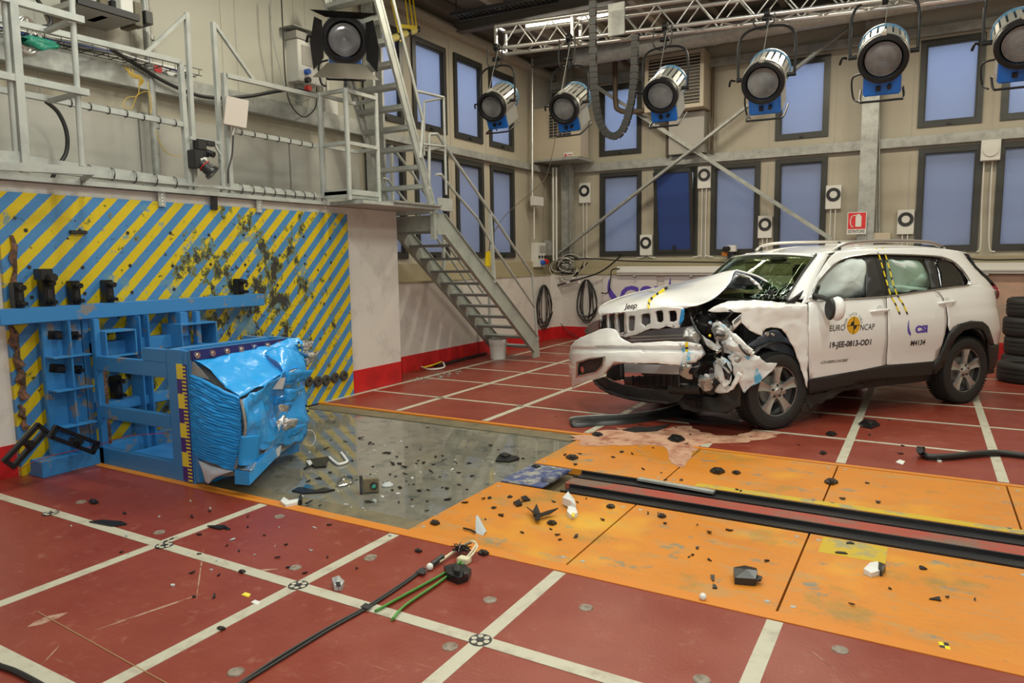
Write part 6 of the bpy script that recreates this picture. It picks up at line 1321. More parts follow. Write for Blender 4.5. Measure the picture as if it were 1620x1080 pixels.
cobj(MB().grid(far_edge), 'bonnet_far_flank', M_car, hood, thick=.01)
ud = [[(1164, 427.5, 1.25), (1195, 436, 1.10), (1216, 447, 1.02), (1236, 459, .95)], [(1155, 447, 1.45), (1178, 444, 1.15), (1200, 452, 1.05), (1224, 468, .98)], [(1148, 456, 1.5), (1172, 456, 1.2), (1192, 463, 1.10), (1212, 474, 1.02)]]
UG = smgrid([[CX(*p) for p in r] for r in ud], 6, 6)
cobj(MB().grid(UG), 'bonnet_inner_skin', M_under, hood, thick=.008)
PXP('inner_skin_opening', [(1163, 441), (1170, 435), (1182, 437), (1196, 452), (1180, 452), (1160, 450)], lambda a, b_: interp(a, [(1155, 1.44), (1178, 1.19), (1200, 1.10)]), M_ink, par=hood, th=.004)
PXP('inner_skin_rib', [(1168, 432), (1186, 437), (1200, 448), (1210, 462), (1206, 464), (1196, 452), (1184, 441), (1168, 436)], lambda a, b_: interp(a, [(1155, 1.48), (1178, 1.23), (1215, 1.08)]), M_alu, par=hood, th=.006)
cobj(MB().tube([UG[0][i] + V((.004, .004, .002)) for i in range(len(UG[0]))], .011, 6), 'bonnet_edge', M_car, hood)
cobj(MB().tube(sm([CX(1237, 461, .95), CX(1228, 464, .97), CX(1218, 470, 1.0), CX(1214, 476, 1.0)], 4), .02, 8), 'hinge', M_alu, hood)
PXP('green_reflection_strip', [(1143, 462), (1156, 456), (1176, 459), (1203, 457), (1198, 466), (1170, 463), (1140, 466)], lambda a, b_: interp(a, [(1140, 1.35), (1205, 1.15)]), mat('olive_glass_reflection_strip', (.10, .13, .06), .2, col2=(.20, .18, .08), scale=9), th=.006)  # green glass reflection painted as an olive strip
blk2 = MB().box((-.09, -.14, -.05), (.09, .14, .05)); M = Matrix.Translation(CX(1216, 474, 1.06)) @ Matrix.Rotation(.5, 4, 'X'); blk2.v = [M @ v for v in blk2.v]; cobj(blk2, 'scuttle_box', M_blackpl, bev=.01)
PXP('pillar_wedge', [(1242, 479), (1256, 470), (1271, 459), (1266, 470), (1257, 479.5)], .90, M_ink, mode='y', th=.01)
# near fender, buckled
fy = lambda px, py: interp(px, [(1118, .66), (1140, .80), (1165, .90), (1200, .94), (1240, .93), (1280, .925)]) - .0016 * max(0, 486 - py) * 10 * .45
fen = PXP('front_fender', [(1120, 491.5), (1129, 485), (1141.5, 480), (1153, 477), (1166, 475.5), (1194.5, 475.5), (1233, 478), (1263.7, 479), (1276, 481), (1278.5, 500), (1278.5, 560), (1277, 613.5), (1273, 603), (1265.7, 575), (1255.6, 550), (1243, 529), (1235, 521), (1227, 518.8), (1218, 518.5), (1211.8, 519.8), (1209, 526), (1206.7, 532), (1196, 528), (1184, 522), (1173.5, 510.5), (1173.5, 494), (1160, 493.6), (1147.6, 493), (1132, 492.8)], fy, M_car, mode='y', th=.008, step=.05, amp=.012, seed=3)
PXP('slotted_tab', [(1158, 508.6), (1173, 496), (1173.6, 508), (1161.5, 521)], .90, M_car, mode='y', par=fen)
for k in (0, 1): cobj(MB().beam(CY(1161.5, 508.5 + k * 3.4, .915), CY(1171.5, 500 + k * 3.4, .915), .006, .008, up=(0, 1, 0)), 'tab_slot', M_ink, fen, smooth=0)
c = CY(1212, 528, .95); cobj(MB().cyl(c, c + V((0, .02, 0)), .02, n=10), 'fender_bolt', M_alu, fen); cobj(MB().cyl(c + V((-.07, 0, -.01)), c + V((-.07, .02, -.01)), .014, n=10), 'fender_bolt', M_alu, fen)
PXP('torn_rear_liner', [(1274, 612), (1279, 624), (1340, 611), (1403, 598), (1380, 606), (1340, 618), (1300, 637), (1282, 648), (1276, 650), (1270, 630)], .84, M_clad2, mode='y', amp=.03, th=.01)
PXP('arch_inner_panel', [(1212, 524), (1230, 522), (1246, 536), (1256, 560), (1262, 585), (1240, 560), (1215, 550), (1180, 548)], .78, M_under, mode='y', amp=.02)
# engine bay rubble
cobj(MB().box((1.0, -.70, .32), (1.86, .50, .92)), 'engine_block', M_bay, bev=.03)
cobj(MB().box((1.05, -.65, .92), (1.75, .55, 1.08)), 'engine_cover', M_dark, bev=.03)
cobj(MB().box((1.0, .50, .5), (1.55, .60, 1.12)), 'inner_wing', M_dark, bev=.02)
r_ = random.Random(5)
for k in range(34):
    px, py = r_.uniform(1086, 1192), r_.uniform(490, 600); xx = r_.uniform(1.62, 1.98); p = CX(px, py, xx)
    if p.y > .80: p.y = r_.uniform(.4, .78)
    s_x, s_y, s_z = r_.uniform(.03, .10), r_.uniform(.03, .12), r_.uniform(.02, .08); M = Matrix.Translation(p) @ Matrix.Rotation(r_.uniform(-.9, .9), 4, 'X') @ Matrix.Rotation(r_.uniform(-.9, .9), 4, 'Y')
    b2 = MB().box((-s_x, -s_y, -s_z), (s_x, s_y, s_z)); b2.v = [M @ v + noise.noise_vector(v * 12) * .03 for v in b2.v]; cobj(b2, 'bay_part', (M_dark, M_bay, M_dark, M_blackpl, M_bay)[k % 5], bev=.008)
for k in range(16):
    px, py = r_.uniform(1085, 1150), r_.uniform(488, 560); q = [CX(px + r_.uniform(-8, 8) + j * r_.uniform(2, 9), py + j * r_.uniform(-2, 10), 1.98 + r_.uniform(-.1, .1)) for j in range(4)]
    cobj(MB().tube(sm(q, 4), r_.uniform(.005, .013), 6), 'hose', M_black)
cobj(MB().tube(sm([CX(1091, 490, 2.1), CX(1094, 505, 2.15), CX(1101, 520, 2.15), CX(1108, 530, 2.15), CX(1115, 545, 2.1)], 6), .012, 6), 'long_hose', M_black)
# radiator, intercooler and lower parts
PXP('radiator_top_plate', [(996, 527), (1030, 522), (1060, 519), (1085, 517), (1100, 515), (1104, 530), (1096, 541), (1060, 538), (1000, 542)], 2.12, M_rad, th=.02)
for k in range(2): cobj(MB().beam(CX(998, 533 + k * 5, 2.18), CX(1092, 529 + k * 5, 2.14), .02, .012), 'radiator_bar', M_alu, smooth=0)
M_foilcr = mat('crumpled_foil_part', (.50, .50, .50), .3, metal=.55, bump=1, bscale=70)
def chunk(nm, px, py, xx, r, m, seed, sx=1.0):
    b2 = MB().ball((0, 0, 0), r, 8); p = CX(px, py, xx); b2.v = [p + V((v.x * sx, v.y, v.z)) + noise.noise_vector(v * (5 / r) * .2 + V((seed, 0, 0))) * r * .6 for v in b2.v]; return cobj(b2, nm, m, smooth=20)
chunk('crushed_foil', 1094, 532, 2.16, .07, M_foilcr, 1); chunk('crushed_intercooler_end', 1086, 581, 2.2, .11, M_foilcr, 2, .7); chunk('crushed_intercooler_end', 1098, 583, 2.16, .09, M_bay, 3, .7); chunk('silver_motor', 1147, 525, 1.95, .075, M_foilcr, 4); chunk('silver_motor', 1153, 536, 1.93, .045, M_foilcr, 5)
chunk('fog_lamp_unit', 1119, 603, 2.05, .085, M_foilcr, 6); chunk('fog_lamp_housing', 1124, 606, 2.0, .10, M_dark, 7)
M_fin = mat('cooler_fin_grey', (.50, .50, .52), .4, metal=.2)
ic = PXP('intercooler', [(984, 574.5), (1076, 578), (1072, 592), (985, 588.5)], 2.30, M_rad, th=.04)
for k in range(7):
    a, b_ = CX(985, 575.6 + k * 2.0, 2.335), CX(1073, 579 + k * 2.0, 2.335); cobj(MB().beam(a, b_, .012, .009), 'cooler_fin', M_fin, ic, smooth=0)
PXP('cooler_side_tank', [(963, 588), (972, 577), (984, 575), (985, 600), (975, 602), (962, 596)], 2.42, M_dark, th=.05)
gp = PXP('lower_duct_panel', [(985, 596), (1075, 592), (1076, 612), (1010, 610), (990, 606)], 2.22, M_rimd, th=.02)
for k in range(7): cobj(MB().beam(CX(1001 + k * 10.5, 594, 2.25), CX(1001 + k * 10.5, 609, 2.25), .015, .02), 'duct_rib', M_galv if 0 else M_bay, gp, smooth=0)
cobj(MB().cyl(CX(1061, 613, 2.2), CX(1110, 614, 2.05), .062, n=18), 'crash_tube', M_blackpl)
PXP('lower_lip', [(938, 601), (955, 596), (965, 600), (985, 608), (1010, 614), (1062, 617), (1085, 621), (1076, 634), (1058, 640), (1020, 636), (990, 631), (966, 624), (950, 615)], tab((938, 2.50), (960, 2.55), (1000, 2.42), (1085, 2.1)), M_dark, th=.015, amp=.006)
cobj(MB().tube(sm([CX(941, 606, 2.54), CX(960, 618, 2.58), CX(985, 627, 2.5), (CX(1020, 633, 2.4)), CX(1058, 637, 2.25)], 5), .012, 6), 'lip_edge', M_blackpl)
cobj(MB().box((1.2, -.75, .2), (2.05, .55, .30)), 'undertray', M_dark, bev=.02)
PXP('torn_splash_guard', [(1062, 622), (1100, 628), (1130, 628), (1148, 618), (1166, 598), (1172, 593), (1174, 620), (1172, 640), (1150, 652), (1110, 650), (1080, 646)], tab((1062, 2.1), (1120, 1.95), (1175, 1.82)), M_clad2, th=.012, amp=.03)
PXP('far_headlight', [(926.5, 522), (933, 514), (942, 508), (951, 505), (952, 520), (951, 525), (940, 529), (929, 533)], 2.40, mat('dark_red_lens', (.06, .008, .008), .1, coat=.8, col2=(.03, .03, .03), scale=8), th=.03)
PXP('blue_smear', [(1078, 489), (1083, 489), (1082, 505), (1077, 514), (1074, 512)], lambda a, b_: gx(a, b_) + .012, M_foil, th=.004)
# torn near-side bumper skin, smeared with barrier blue
PXP('torn_skin', [(1125, 512), (1141.5, 507.6), (1150, 514), (1158, 526), (1174, 544), (1192, 555.5), (1190, 562), (1170, 562.6), (1147.6, 560.6), (1127, 552), (1113, 542), (1106, 531), (1115, 536), (1129, 542), (1131, 534), (1124, 522)], tab((1105, 2.06), (1140, 1.98), (1195, 1.90)), M_torn, th=.006, amp=.035, seed=2, smooth=25)
PXP('torn_skin', [(1147.6, 562), (1166, 560), (1194.5, 562), (1205, 568), (1214, 574), (1227, 577), (1222, 587), (1207, 601), (1196, 610), (1176, 621.5), (1170, 603), (1160, 593), (1158, 579)], tab((1145, .90), (1175, .98), (1230, .99)), M_torn, mode='y', th=.006, amp=.03, seed=4, smooth=25)
PXP('lamp_bowl', [(1128, 575), (1141.5, 563), (1150, 568), (1156, 576), (1160, 592), (1156, 604), (1150, 611), (1138, 603), (1131, 596)], tab((1125, 2.0), (1145, 2.03), (1162, 1.94)), M_torn, th=.006, amp=.03, seed=6, smooth=25)
PXP('lamp_bowl_dark', [(1141, 578), (1150, 572), (1157, 590), (1154, 602), (1147, 600)], tab((1125, 2.03), (1145, 2.06), (1162, 1.99)), M_bay, th=.004, amp=.01)
PXP('white_bracket', [(1127, 618), (1140, 604), (1156, 612), (1166, 590), (1172, 594), (1160, 616), (1140, 624)], 1.98, M_car, th=.01, amp=.02)
PXP('white_strip', [(1156, 526), (1163, 528), (1180, 544), (1192, 554), (1186, 561), (1172, 549), (1160, 538)], 1.96, M_car, th=.008, amp=.01)
cobj(MB().tube(sm([CX(1169, 545, 1.99), CX(1174, 553, 1.99), CX(1181, 560, 1.97), CX(1187, 562, 1.95)], 4), .01, 6), 'rubber_lip', M_black)
cobj(MB().tube([CX(1134, 566, 2.06), CX(1142, 577, 2.06), CX(1154, 590, 2.04)], .012, 6), 'bent_bracket', M_chrome)
for k in range(14):
    p = (r_.uniform(1090, 1170), r_.uniform(505, 610)); chunk('broken_bit', p[0], p[1], 1.97 + r_.uniform(-.05, .12), r_.uniform(.012, .032), (M_foilcr, M_torn, M_chrome, M_dark)[k % 4], 30 + k)
c = CX(1123, 531, 2.05); cobj(MB().ball(c, .014, 6), 'yellow_plug', M_yellow)
# --- lettering and tape on the car ------------------------------------------
def sidetext(txt, px, py, x0, x1, size, m=M_ink, shear=0, bold=.0, nm='lettering'):
    x, z = S(px, py); xa, xb = S(x0, py)[0], S(x1, py)[0]
    return cobj(text_mb(txt, size, lambda u, v: (x - u, ys(x - u, z + v) + .003, z + v), shear=shear, bold=bold, width=abs(xa - xb)), nm, m, smooth=0)
hz = lambda px, a, b_: abs(S(px, a)[1] - S(px, b_)[1])
sidetext('EURO', 1324.5, 519, 1312, 1337, hz(1324, 514, 524) * 1.35, M_ink, .25); sidetext('NCAP', 1372, 517.5, 1360, 1383.5, hz(1372, 513, 523) * 1.35, M_ink, .25)
sidetext('19-JEE-0813-OD1', 1345.8, 543.6, 1313.4, 1378, hz(1345, 539, 548.5) * 1.3, M_ink, 0, .002)
sidetext('M4134', 1452, 542.3, 1441, 1463.5, hz(1452, 538, 547) * 1.25, M_ink, 0, .002)
sidetext('CSI', 1457.5, 521, 1448.5, 1467.8, hz(1457, 516, 527) * 1.35, M_purple, 0, .006)
sidetext('CHEROKEE', 1320, 571.5, 1298.5, 1342, hz(1320, 569.5, 573.5) * 1.3, M_galv, .3, .002, nm='badge_lettering')
x, z = S(1350, 514.5); R0 = hz(1350, 500.5, 529) / 2
disc = lambda r, a0, a1, off: [(x - r * math.cos(a) , ys(x, z) + off + .0, z + r * math.sin(a)) for a in [a0 + (a1 - a0) * k / 24 for k in range(25)]]
rd_ = cobj(MB().prism(disc(R0, 0, 2 * PI * .999, .002), (0, .002, 0)), 'round_emblem', mat('emblem_amber', (.72, .40, .02), .4), smooth=0)
for a0 in (0, PI): cobj(MB().prism([(x, ys(x, z) + .0045, z)] + disc(R0 * .48, a0 + PI / 2 - 0, a0 + PI, .0045), (0, .001, 0)), 'emblem_quarter', M_ink, rd_, smooth=0)
for dx, dz_ in (((R0 * .98), 0), (0, R0 * .98)): cobj(MB().beam((x - dx, ys(x, z) + .0048, z - dz_), (x + dx, ys(x, z) + .0048, z + dz_), .004, .006, up=(0, 1, 0)), 'emblem_line', M_ink, rd_, smooth=0)
for i, ch in enumerate('FOR SAFER CARS'):
    if ch == ' ': continue
    a = math.radians(168 - i * 12); cx, cz = x - math.cos(a) * R0 * 1.28, z + math.sin(a) * R0 * 1.28; rt = a - PI / 2
    cobj(text_mb(ch, R0 * .42, lambda u, v: (cx - (u * math.cos(rt) - v * math.sin(rt)), ys(x, z) + .003, cz + u * math.sin(rt) + v * math.cos(rt))), 'arc_lettering', M_ink, smooth=0)
x, z = S(1441, 518); s0 = hz(1441, 507, 532)
cobj(MB().prism([(x - p.x * s0 * .8 - .0, ys(x, z) + .003, z + p.y * s0) for p in sm([(-.28, .50, 0), (-.36, .25, 0), (-.38, -.05, 0), (-.30, -.30, 0), (-.02, -.50, 0), (.02, -.40, 0), (-.10, -.22, 0), (-.22, 0, 0), (-.27, .25, 0)], 5, True)], (0, .001, 0)), 'flame_logo', M_purple, smooth=0)
x0, x1 = CX(994, 485, 2.37), CX(1013, 483, 2.36)
c = (x0 + x1) / 2 + V((.02, 0, .002)); d = (x1 - x0).normalized(); cobj(text_mb('Jeep', .075, lambda u, v: c + d * u + V((.02 - v * .35, 0, v)), bold=.002, width=(x1 - x0).length * 1.05), 'bonnet_badge', mat('badge_bronze', (.10, .07, .05), .3, metal=.6), smooth=0)
def tape(L, fn, w_=.012, n=18, nm='marker_tape'):
    P = [fn(*p) for p in L]; ln = [0]
    for a, b_ in zip(P, P[1:]): ln.append(ln[-1] + (b_ - a).length)
    at = lambda s: next(lin(P[i], P[i + 1], (s - ln[i]) / max(1e-6, ln[i + 1] - ln[i])) for i in range(len(P) - 1) if s <= ln[i + 1] + 1e-6)
    for k in range(n):
        a, b_ = at(ln[-1] * k / n), at(ln[-1] * (k + 1) / n); cobj(MB().beam(a, b_, w_ * 1.4, .003, up=(0, 1, .2)), nm, M_ink if k % 3 == 2 else M_yellow, smooth=0)
Sf = lambda px, py: (lambda q: V((q[0], ys(*q) + .008, q[1])))(S(px, py))
tape([(1385, 391), (1390.5, 405), (1396, 425), (1402, 446), (1408, 467), (1416, 481), (1423, 497)], Sf, n=24); tape([(1396, 391), (1401.5, 408), (1407, 428), (1412, 449), (1417.5, 465), (1428, 481), (1435, 497)], Sf, n=24)
tape([(1025.5, 487.5), (1027, 475), (1040, 465), (1056, 454.5)], lambda a, b_: CX(a, b_, interp(b_, [(454, 1.98), (465, 2.13), (475, 2.30), (488, 2.42)])), n=12, w_=.02)
tape([(1086, 541), (1086.5, 553), (1086, 567)], lambda a, b_: CX(a, b_, 2.31), n=7, w_=.022)
# ================= debris and cables on the floor =================
def gz(px, py):                                              # height of whatever floor is at that pixel
    g = G(px, py); return -.018 if (XL < g.x < XPIT and YA + .2 < g.y < YB - .25) else (.001 if YA < g.y < YB else .0)
def GD(px, py, h=0): z = gz(px, py) + h; return G(px, py, z)
ra = random.Random(11)
def shard(c, r, th=.006, tilt=.25, elong=1.6, n=6):
    a0 = ra.random() * 6.28; an = sorted(ra.random() * 6.28 for _ in range(n)); M = Matrix.Translation(c) @ Matrix.Rotation(a0, 4, 'Z') @ Matrix.Rotation(ra.uniform(-tilt, tilt), 4, 'X') @ Matrix.Rotation(ra.uniform(-tilt, tilt), 4, 'Y')
    mb = MB(); pts = [M @ V((math.cos(a) * r * elong * ra.uniform(.6, 1), math.sin(a) * r * ra.uniform(.5, 1), 0)) for a in an]
    mb.prism(pts, V((0, 0, th))); lo = min(v.z for v in mb.v); mb.v = [v + V((0, 0, c.z + .0005 - lo)) for v in mb.v]; return mb
M_shard = mat('black_shard_plastic', (.012, .012, .012), .3); M_wsh = mat('white_shard', (.66, .66, .64), .35); M_clear = mat('clear_fragment', (.45, .48, .48), .08, spec=.9)
def scatter(n, area_, r0, r1, m, name, lab, cat, grp, el=1.6):
    k = 0
    while k < n:
        px, py = area_(); g = G(px, py)
        if g.x < -4.7 and g.y < 4.6: continue
        tag(shard(GD(px, py), ra.uniform(r0, r1) ** 1, elong=el).obj(name, m, smooth=0), lab, cat, grp); k += 1
def gauss(cx, cy, sx, sy): return lambda: (ra.gauss(cx, sx), ra.gauss(cy, sy))
def box_(a, b_, c, d): return lambda: (ra.uniform(a, c), ra.uniform(b_, d))
def inpit():
    while True:
        px, py = ra.gauss(620, 95), ra.gauss(745, 32); g = G(px, py)
        if XL + .3 < g.x < XPIT - .05 and YA + .1 < g.y < YB - .1: return px, py
scatter(70, inpit, .008, .028, M_shard, 'black_shard', 'small black plastic shard lying on the wet grey plate', 'shard', 'black shards on the wet grey plate')
scatter(34, inpit, .005, .013, M_wsh, 'white_shard', 'tiny white fragment lying on the wet grey plate', 'shard', 'white fragments on the wet grey plate')
def inor():
    while True:
        px, py = (ra.gauss(900, 130), ra.gauss(770, 45)) if ra.random() < .6 else (ra.uniform(900, 1600), ra.uniform(690, 1000)); g = G(px, py)
        if g.x > XPIT + .05 and YA + .08 < g.y < YB - .08 and not (4.45 < g.y < 5.1): return px, py
scatter(56, inor, .007, .024, M_shard, 'black_shard', 'small black plastic shard lying on the orange deck', 'shard', 'black shards on the orange deck')
def inred():
    while True:
        px, py = ra.gauss(380, 150), ra.gauss(850, 45); g = G(px, py)
        if g.y < YA - .08 and px > 30 and g.x > -6: return px, py
scatter(26, inred, .007, .018, M_shard, 'black_shard', 'small black shard lying on the red floor in front', 'shard', 'black shards on the red floor in front')
scatter(18, inred, .006, .014, M_clear, 'clear_fragment', 'small pale fragment lying on the red floor in front', 'shard', 'pale fragments on the red floor in front')
def inback():
    while True:
        px, py = ra.uniform(740, 1600), ra.uniform(640, 760); g = G(px, py)
        if g.y > YB + .05: return px, py
scatter(22, inback, .008, .022, M_shard, 'black_shard', 'small black shard on the red floor around the car', 'shard', 'black shards on the red floor around the car')
def bundle(name, px, py, lab, cat, bits):
    """bits: (part name, material, [pixel polygon], height above floor, thickness)"""
    t = thing(name, GD(px, py), lab, cat)
    for nm, m, poly, h, th in bits:
        pts = [GD(*q, h) for q in poly]; c = sum(pts, V()) / len(pts)
        mb = MB(); top = [p + V((0, 0, th + noise.noise(p * 20) * th * .5)) for p in pts]; k = len(pts); mb.add(pts + top + [c + V((0, 0, th * 1.25))], [tuple(reversed(range(k)))] + [(i, (i + 1) % k, k + (i + 1) % k, k + i) for i in range(k)] + [(k + i, k + (i + 1) % k, 2 * k) for i in range(k)])
        mb.obj(nm, m, t, smooth=0)
    return t
B = M_shard; Wt = M_wsh
bundle('shard_cluster', 803, 727, 'largest heap of black ribbed plastic on the right of the wet plate', 'debris', [('ribbed_plastic', B, [(784, 731), (788, 724), (800, 720), (815, 724), (821, 728), (806, 732)], 0, .02), ('ribbed_plastic', B, [(790, 722), (797, 719), (808, 722), (800, 726)], .015, .02), ('ribbed_plastic', B, [(805, 722), (817, 722), (822, 726), (811, 727)], .01, .012)])
t = thing('sensor_box', GD(588, 780), 'grey square sensor with a green ring standing on the wet plate', 'sensor'); c = GD(588, 780); f = (EYE - c); f.z = 0; M = fmat(c + V((0, 0, .055)), f)
MB().box((-.05, -.06, -.05), (.0, .055, .05)).obj('casing', M_ledge, t, M, smooth=0, bev=.005); MB().lathe([(.016, .0), (.028, .0), (.028, .014), (.016, .014)], (0, .018, .0), (1, 0, 0), 20, closed=True).obj('bezel', B, t, M); MB().cyl((.0, .018, 0), (.008, .018, 0), .017, n=16).obj('green_ring', mat('green_lens', (.01, .35, .20), .2), t, M)
MB().box((-.04, -.085, -.05), (.015, -.061, .075)).obj('clip', B, t, M, smooth=0, bev=.003)
t = thing('plastic_dome', GD(613, 768), 'round clear plastic dome beside the grey sensor', 'debris'); c = GD(613, 768); MB().lathe([(.0001, .035), (.02, .03), (.038, .012), (.045, .008), (.045, .002), (.0001, .001)], c, (0, 0, 1), 18).obj('dome', M_clear, t); MB().cyl(c + V((0, 0, .03)), c + V((0, 0, .042)), .012, n=8).obj('knob', M_alu, t)
def wire(name, pts, r, m, lab, cat, h=.01): return tag(MB().tube(sm([GD(p[0], p[1], p[2] if len(p) > 2 else h) for p in pts], 5), r, 7).obj(name, m), lab, cat)
wire('hook_bracket', [(521, 723), (530, 731), (537, 734), (549, 730), (546, 724), (540, 716)], .012, Wt, 'white hooked bracket lying on the wet plate near the barrier', 'bracket', .014)
bundle('black_white_piece', 495, 734, 'black plastic piece with a white end, closest to the blue barrier', 'debris', [('black_body', B, [(484, 730), (505, 727), (520, 725), (516, 740), (498, 741)], 0, .02), ('white_end', Wt, [(484, 730), (491, 729), (494, 734), (489, 737)], .02, .012)])
bundle('chrome_strip_piece', 497, 775, 'long black piece with a chrome strip at the front of the wet plate', 'debris', [('black_body', B, [(462, 778), (472, 773), (500, 774), (530, 776), (515, 780), (480, 782)], 0, .014), ('chrome_strip', M_chrome, [(480, 772), (484, 767), (490, 769), (505, 771), (520, 768), (518, 771), (500, 776), (486, 774)], .014, .008)])
wire('silver_loop', [(533, 768), (537, 758), (546, 752), (557, 754), (559, 760), (551, 765), (536, 769)], .008, M_chrome, 'bent silver loop of trim in the middle of the wet plate', 'trim', .012)
bundle('white_torn_piece', 460, 797, 'crumpled white piece at the front edge of the wet plate', 'debris', [('white_skin', Wt, [(444, 797), (449, 790), (458, 797), (473, 793), (471, 799), (452, 803)], .0, .02), ('black_clip', B, [(473, 790), (478, 784), (478, 797), (474, 799)], 0, .03)])
bundle('tall_white_debris', 903, 808, 'tall torn white plastic piece standing on the orange deck near the rails', 'debris', [('white_skin', Wt, [(890, 797), (899, 790), (909, 800), (911, 808), (903, 805)], .01, .05), ('white_skin', Wt, [(899, 808), (909, 806), (914, 817), (904, 821), (897, 816)], 0, .03), ('coloured_plug', M_tapeY, [(904, 815), (909, 814), (909, 818), (905, 819)], .02, .015)])
t = thing('spiky_shard', GD(848, 820), 'spiky black shard with long thin arms on the orange deck', 'shard')
for q in (((833, 807), (849, 818), (846, 824)), ((847, 828), (842, 816), (849, 807), (855, 818), (854, 828)), ((852, 819), (866, 814), (883, 814), (870, 818), (855, 822))): MB().prism([GD(*p, .004) + V((0, 0, .02 + .02 * (i == 2))) for i, p in enumerate(q)], V((0, 0, .008))).obj('blade', B, t, smooth=0)
bundle('cluster_clip', 823, 796, 'cluster of black clips on the orange deck left of the spiky shard', 'debris', [('clip', B, [(812, 797), (822, 792), (826, 800), (818, 802)], 0, .015), ('clip', B, [(824, 788), (832, 786), (839, 792), (828, 794)], 0, .012), ('clip', B, [(788, 815), (797, 814), (796, 818)], 0, .01)])
t = thing('lens_wedge', GD(757, 845), 'translucent white wedge with a dark stem near the front of the orange deck', 'debris'); c = GD(757, 847)
MB().prism([GD(752, 843), GD(764, 847), GD(767, 844), GD(753, 832) + V((0, 0, .06))], V((.0, .02, .01))).obj('wedge', M_clear, t, smooth=0); MB().tube([GD(733, 835, .01), GD(745, 838, .01), GD(752, 842, .012)], .006, 6).obj('stem', B, t)
for (px, py, w_, h_, lab) in ((171, 829, 30, 5, 'long flat black shard lying across the white line at left'), (344, 835, 16, 3.5, 'black strip lying on the white line below the wet plate'), (170, 806 - 100 + 100, 0, 0, '')):
    if w_: bundle('long_shard', px, py, lab, 'shard', [('plate', B, [(px - w_, py - h_ * .4), (px - w_ * .3, py - h_ * .8), (px + w_ * .7, py - h_ * .5), (px + w_, py + h_ * .3), (px + w_ * .2, py + h_), (px - w_ * .5, py + h_ * .2)], 0, .012)])
bundle('silver_bracket_piece', 534, 928, 'small crumpled silver bracket on the red floor beside the white line', 'bracket', [('bracket_body', M_foilcr, [(525, 922), (536, 919), (545, 926), (541, 934), (529, 934)], 0, .03), ('black_insert', B, [(531, 923), (538, 922), (539, 927), (533, 928)], .03, .01)])
bundle('black_socket_cap', 725, 910, 'biggest black plastic cap on the red floor, in front of the green cables', 'cap', [('cap_shell', B, [(702, 905), (712, 899), (722, 903), (735, 901), (746, 908), (741, 919), (725, 925), (708, 918)], 0, .035), ('raised_socket', M_blackpl, [(716, 901), (722, 897), (729, 905), (727, 912), (718, 909)], .035, .03), ('raised_socket', M_blackpl, [(732, 907), (738, 905), (740, 912), (734, 914)], .035, .02)])
bundle('black_block_piece', 1183, 918, 'chunky black plastic block on the near orange deck', 'debris', [('block_body', B, [(1160, 910), (1178, 907), (1196, 911), (1198, 919), (1195, 927), (1162, 924)], 0, .045), ('tongue', M_blackpl, [(1194, 910), (1206, 915), (1204, 919), (1196, 920)], .02, .01)])
bundle('white_black_piece', 1385, 904, 'white and black torn piece on the near orange deck at right', 'debris', [('white_skin', Wt, [(1366, 907), (1376, 896), (1388, 894), (1394, 909), (1378, 913)], 0, .025), ('black_skin', B, [(1390, 896), (1401, 903), (1395, 912), (1389, 908)], 0, .03)])
t = MB().ball(GD(1112, 949) + V((0, 0, .018)), .018, 8); tag(t.obj('white_ball', M_white), 'little white ball on the near edge of the orange deck', 'ball')
t = thing('floor_target', GD(1493, 1021), 'small yellow and black chequered marker on the orange deck edge', 'target'); 
for i in range(2):
    for j in range(2):
        a = lin(GD(1484, 1015), GD(1500, 1017), i / 2); b_ = (GD(1488, 1026) - GD(1484, 1015)) * (j / 2); u = (GD(1500, 1017) - GD(1484, 1015)) * .5; v_ = (GD(1488, 1026) - GD(1484, 1015)) * .5
        MB().prism([a + b_, a + b_ + u, a + b_ + u + v_, a + b_ + v_], V((0, 0, .002))).obj('square', M_yellow if (i + j) % 2 == 0 else M_ink, t, smooth=0)
for (px, py, s, lab) in ((1375, 672, 17, 'black jagged piece on the red floor between the wheels, near a white line'), (1315, 687, 9, 'rounded black piece on the red floor left of the white line by the front wheel'), (1315, 763, 11, 'flat black piece on the far orange deck at a plate joint'), (1302, 717, 6, 'small black hooked piece on the red floor below the front wheel'), (1047, 817, 7, 'black clip with an upright tab in the orange deck centre'), (1135, 746, 12, 'thin bent black piece on the far orange deck'),
                         (1165, 748, 7, 'small black lump on the far orange deck'), (966, 802, 7, 'black wedge on the orange deck below the rails'), (1070, 696, 14, 'black broken piece on the pink powder'), (945, 688, 9, 'black flat piece at the left of the pink powder'), (905, 724, 10, 'black flakes left of the pink powder'), (350, 995, 7, 'black tape lump on the white line in front'), (688, 786 + 42, 8, 'black fold of plastic at the front corner of the wet plate'),
                         (148, 825 - 30, 8, 'small black shard beside the crossing at the far left'), (383, 905, 6, 'square black tape patch on the long white line'), (765, 876, 9, 'black jagged chip on the orange edge line'), (662, 872, 6, 'short black bar on the red floor by the wet plate'), (873, 833 - 5, 8, 'curved black clip on the near orange deck'), (848, 739, 8, 'black strip at the track end block')):
    h_ = s * .4; bundle('broken_piece', px, py, lab, 'debris', [('plastic_piece', B, [(px - s, py), (px - s * .4, py - h_), (px + s * .5, py - h_ * .7), (px + s, py + h_ * .3), (px + s * .2, py + h_), (px - s * .6, py + h_ * .6)], 0, .004 + s * .0011), ('plastic_flap', M_blackpl, [(px - s * .3, py - h_ * .5), (px + s * .4, py - h_ * .2), (px + s * .1, py + h_ * .4)], .004 + s * .001, .008 + s * .0006)])
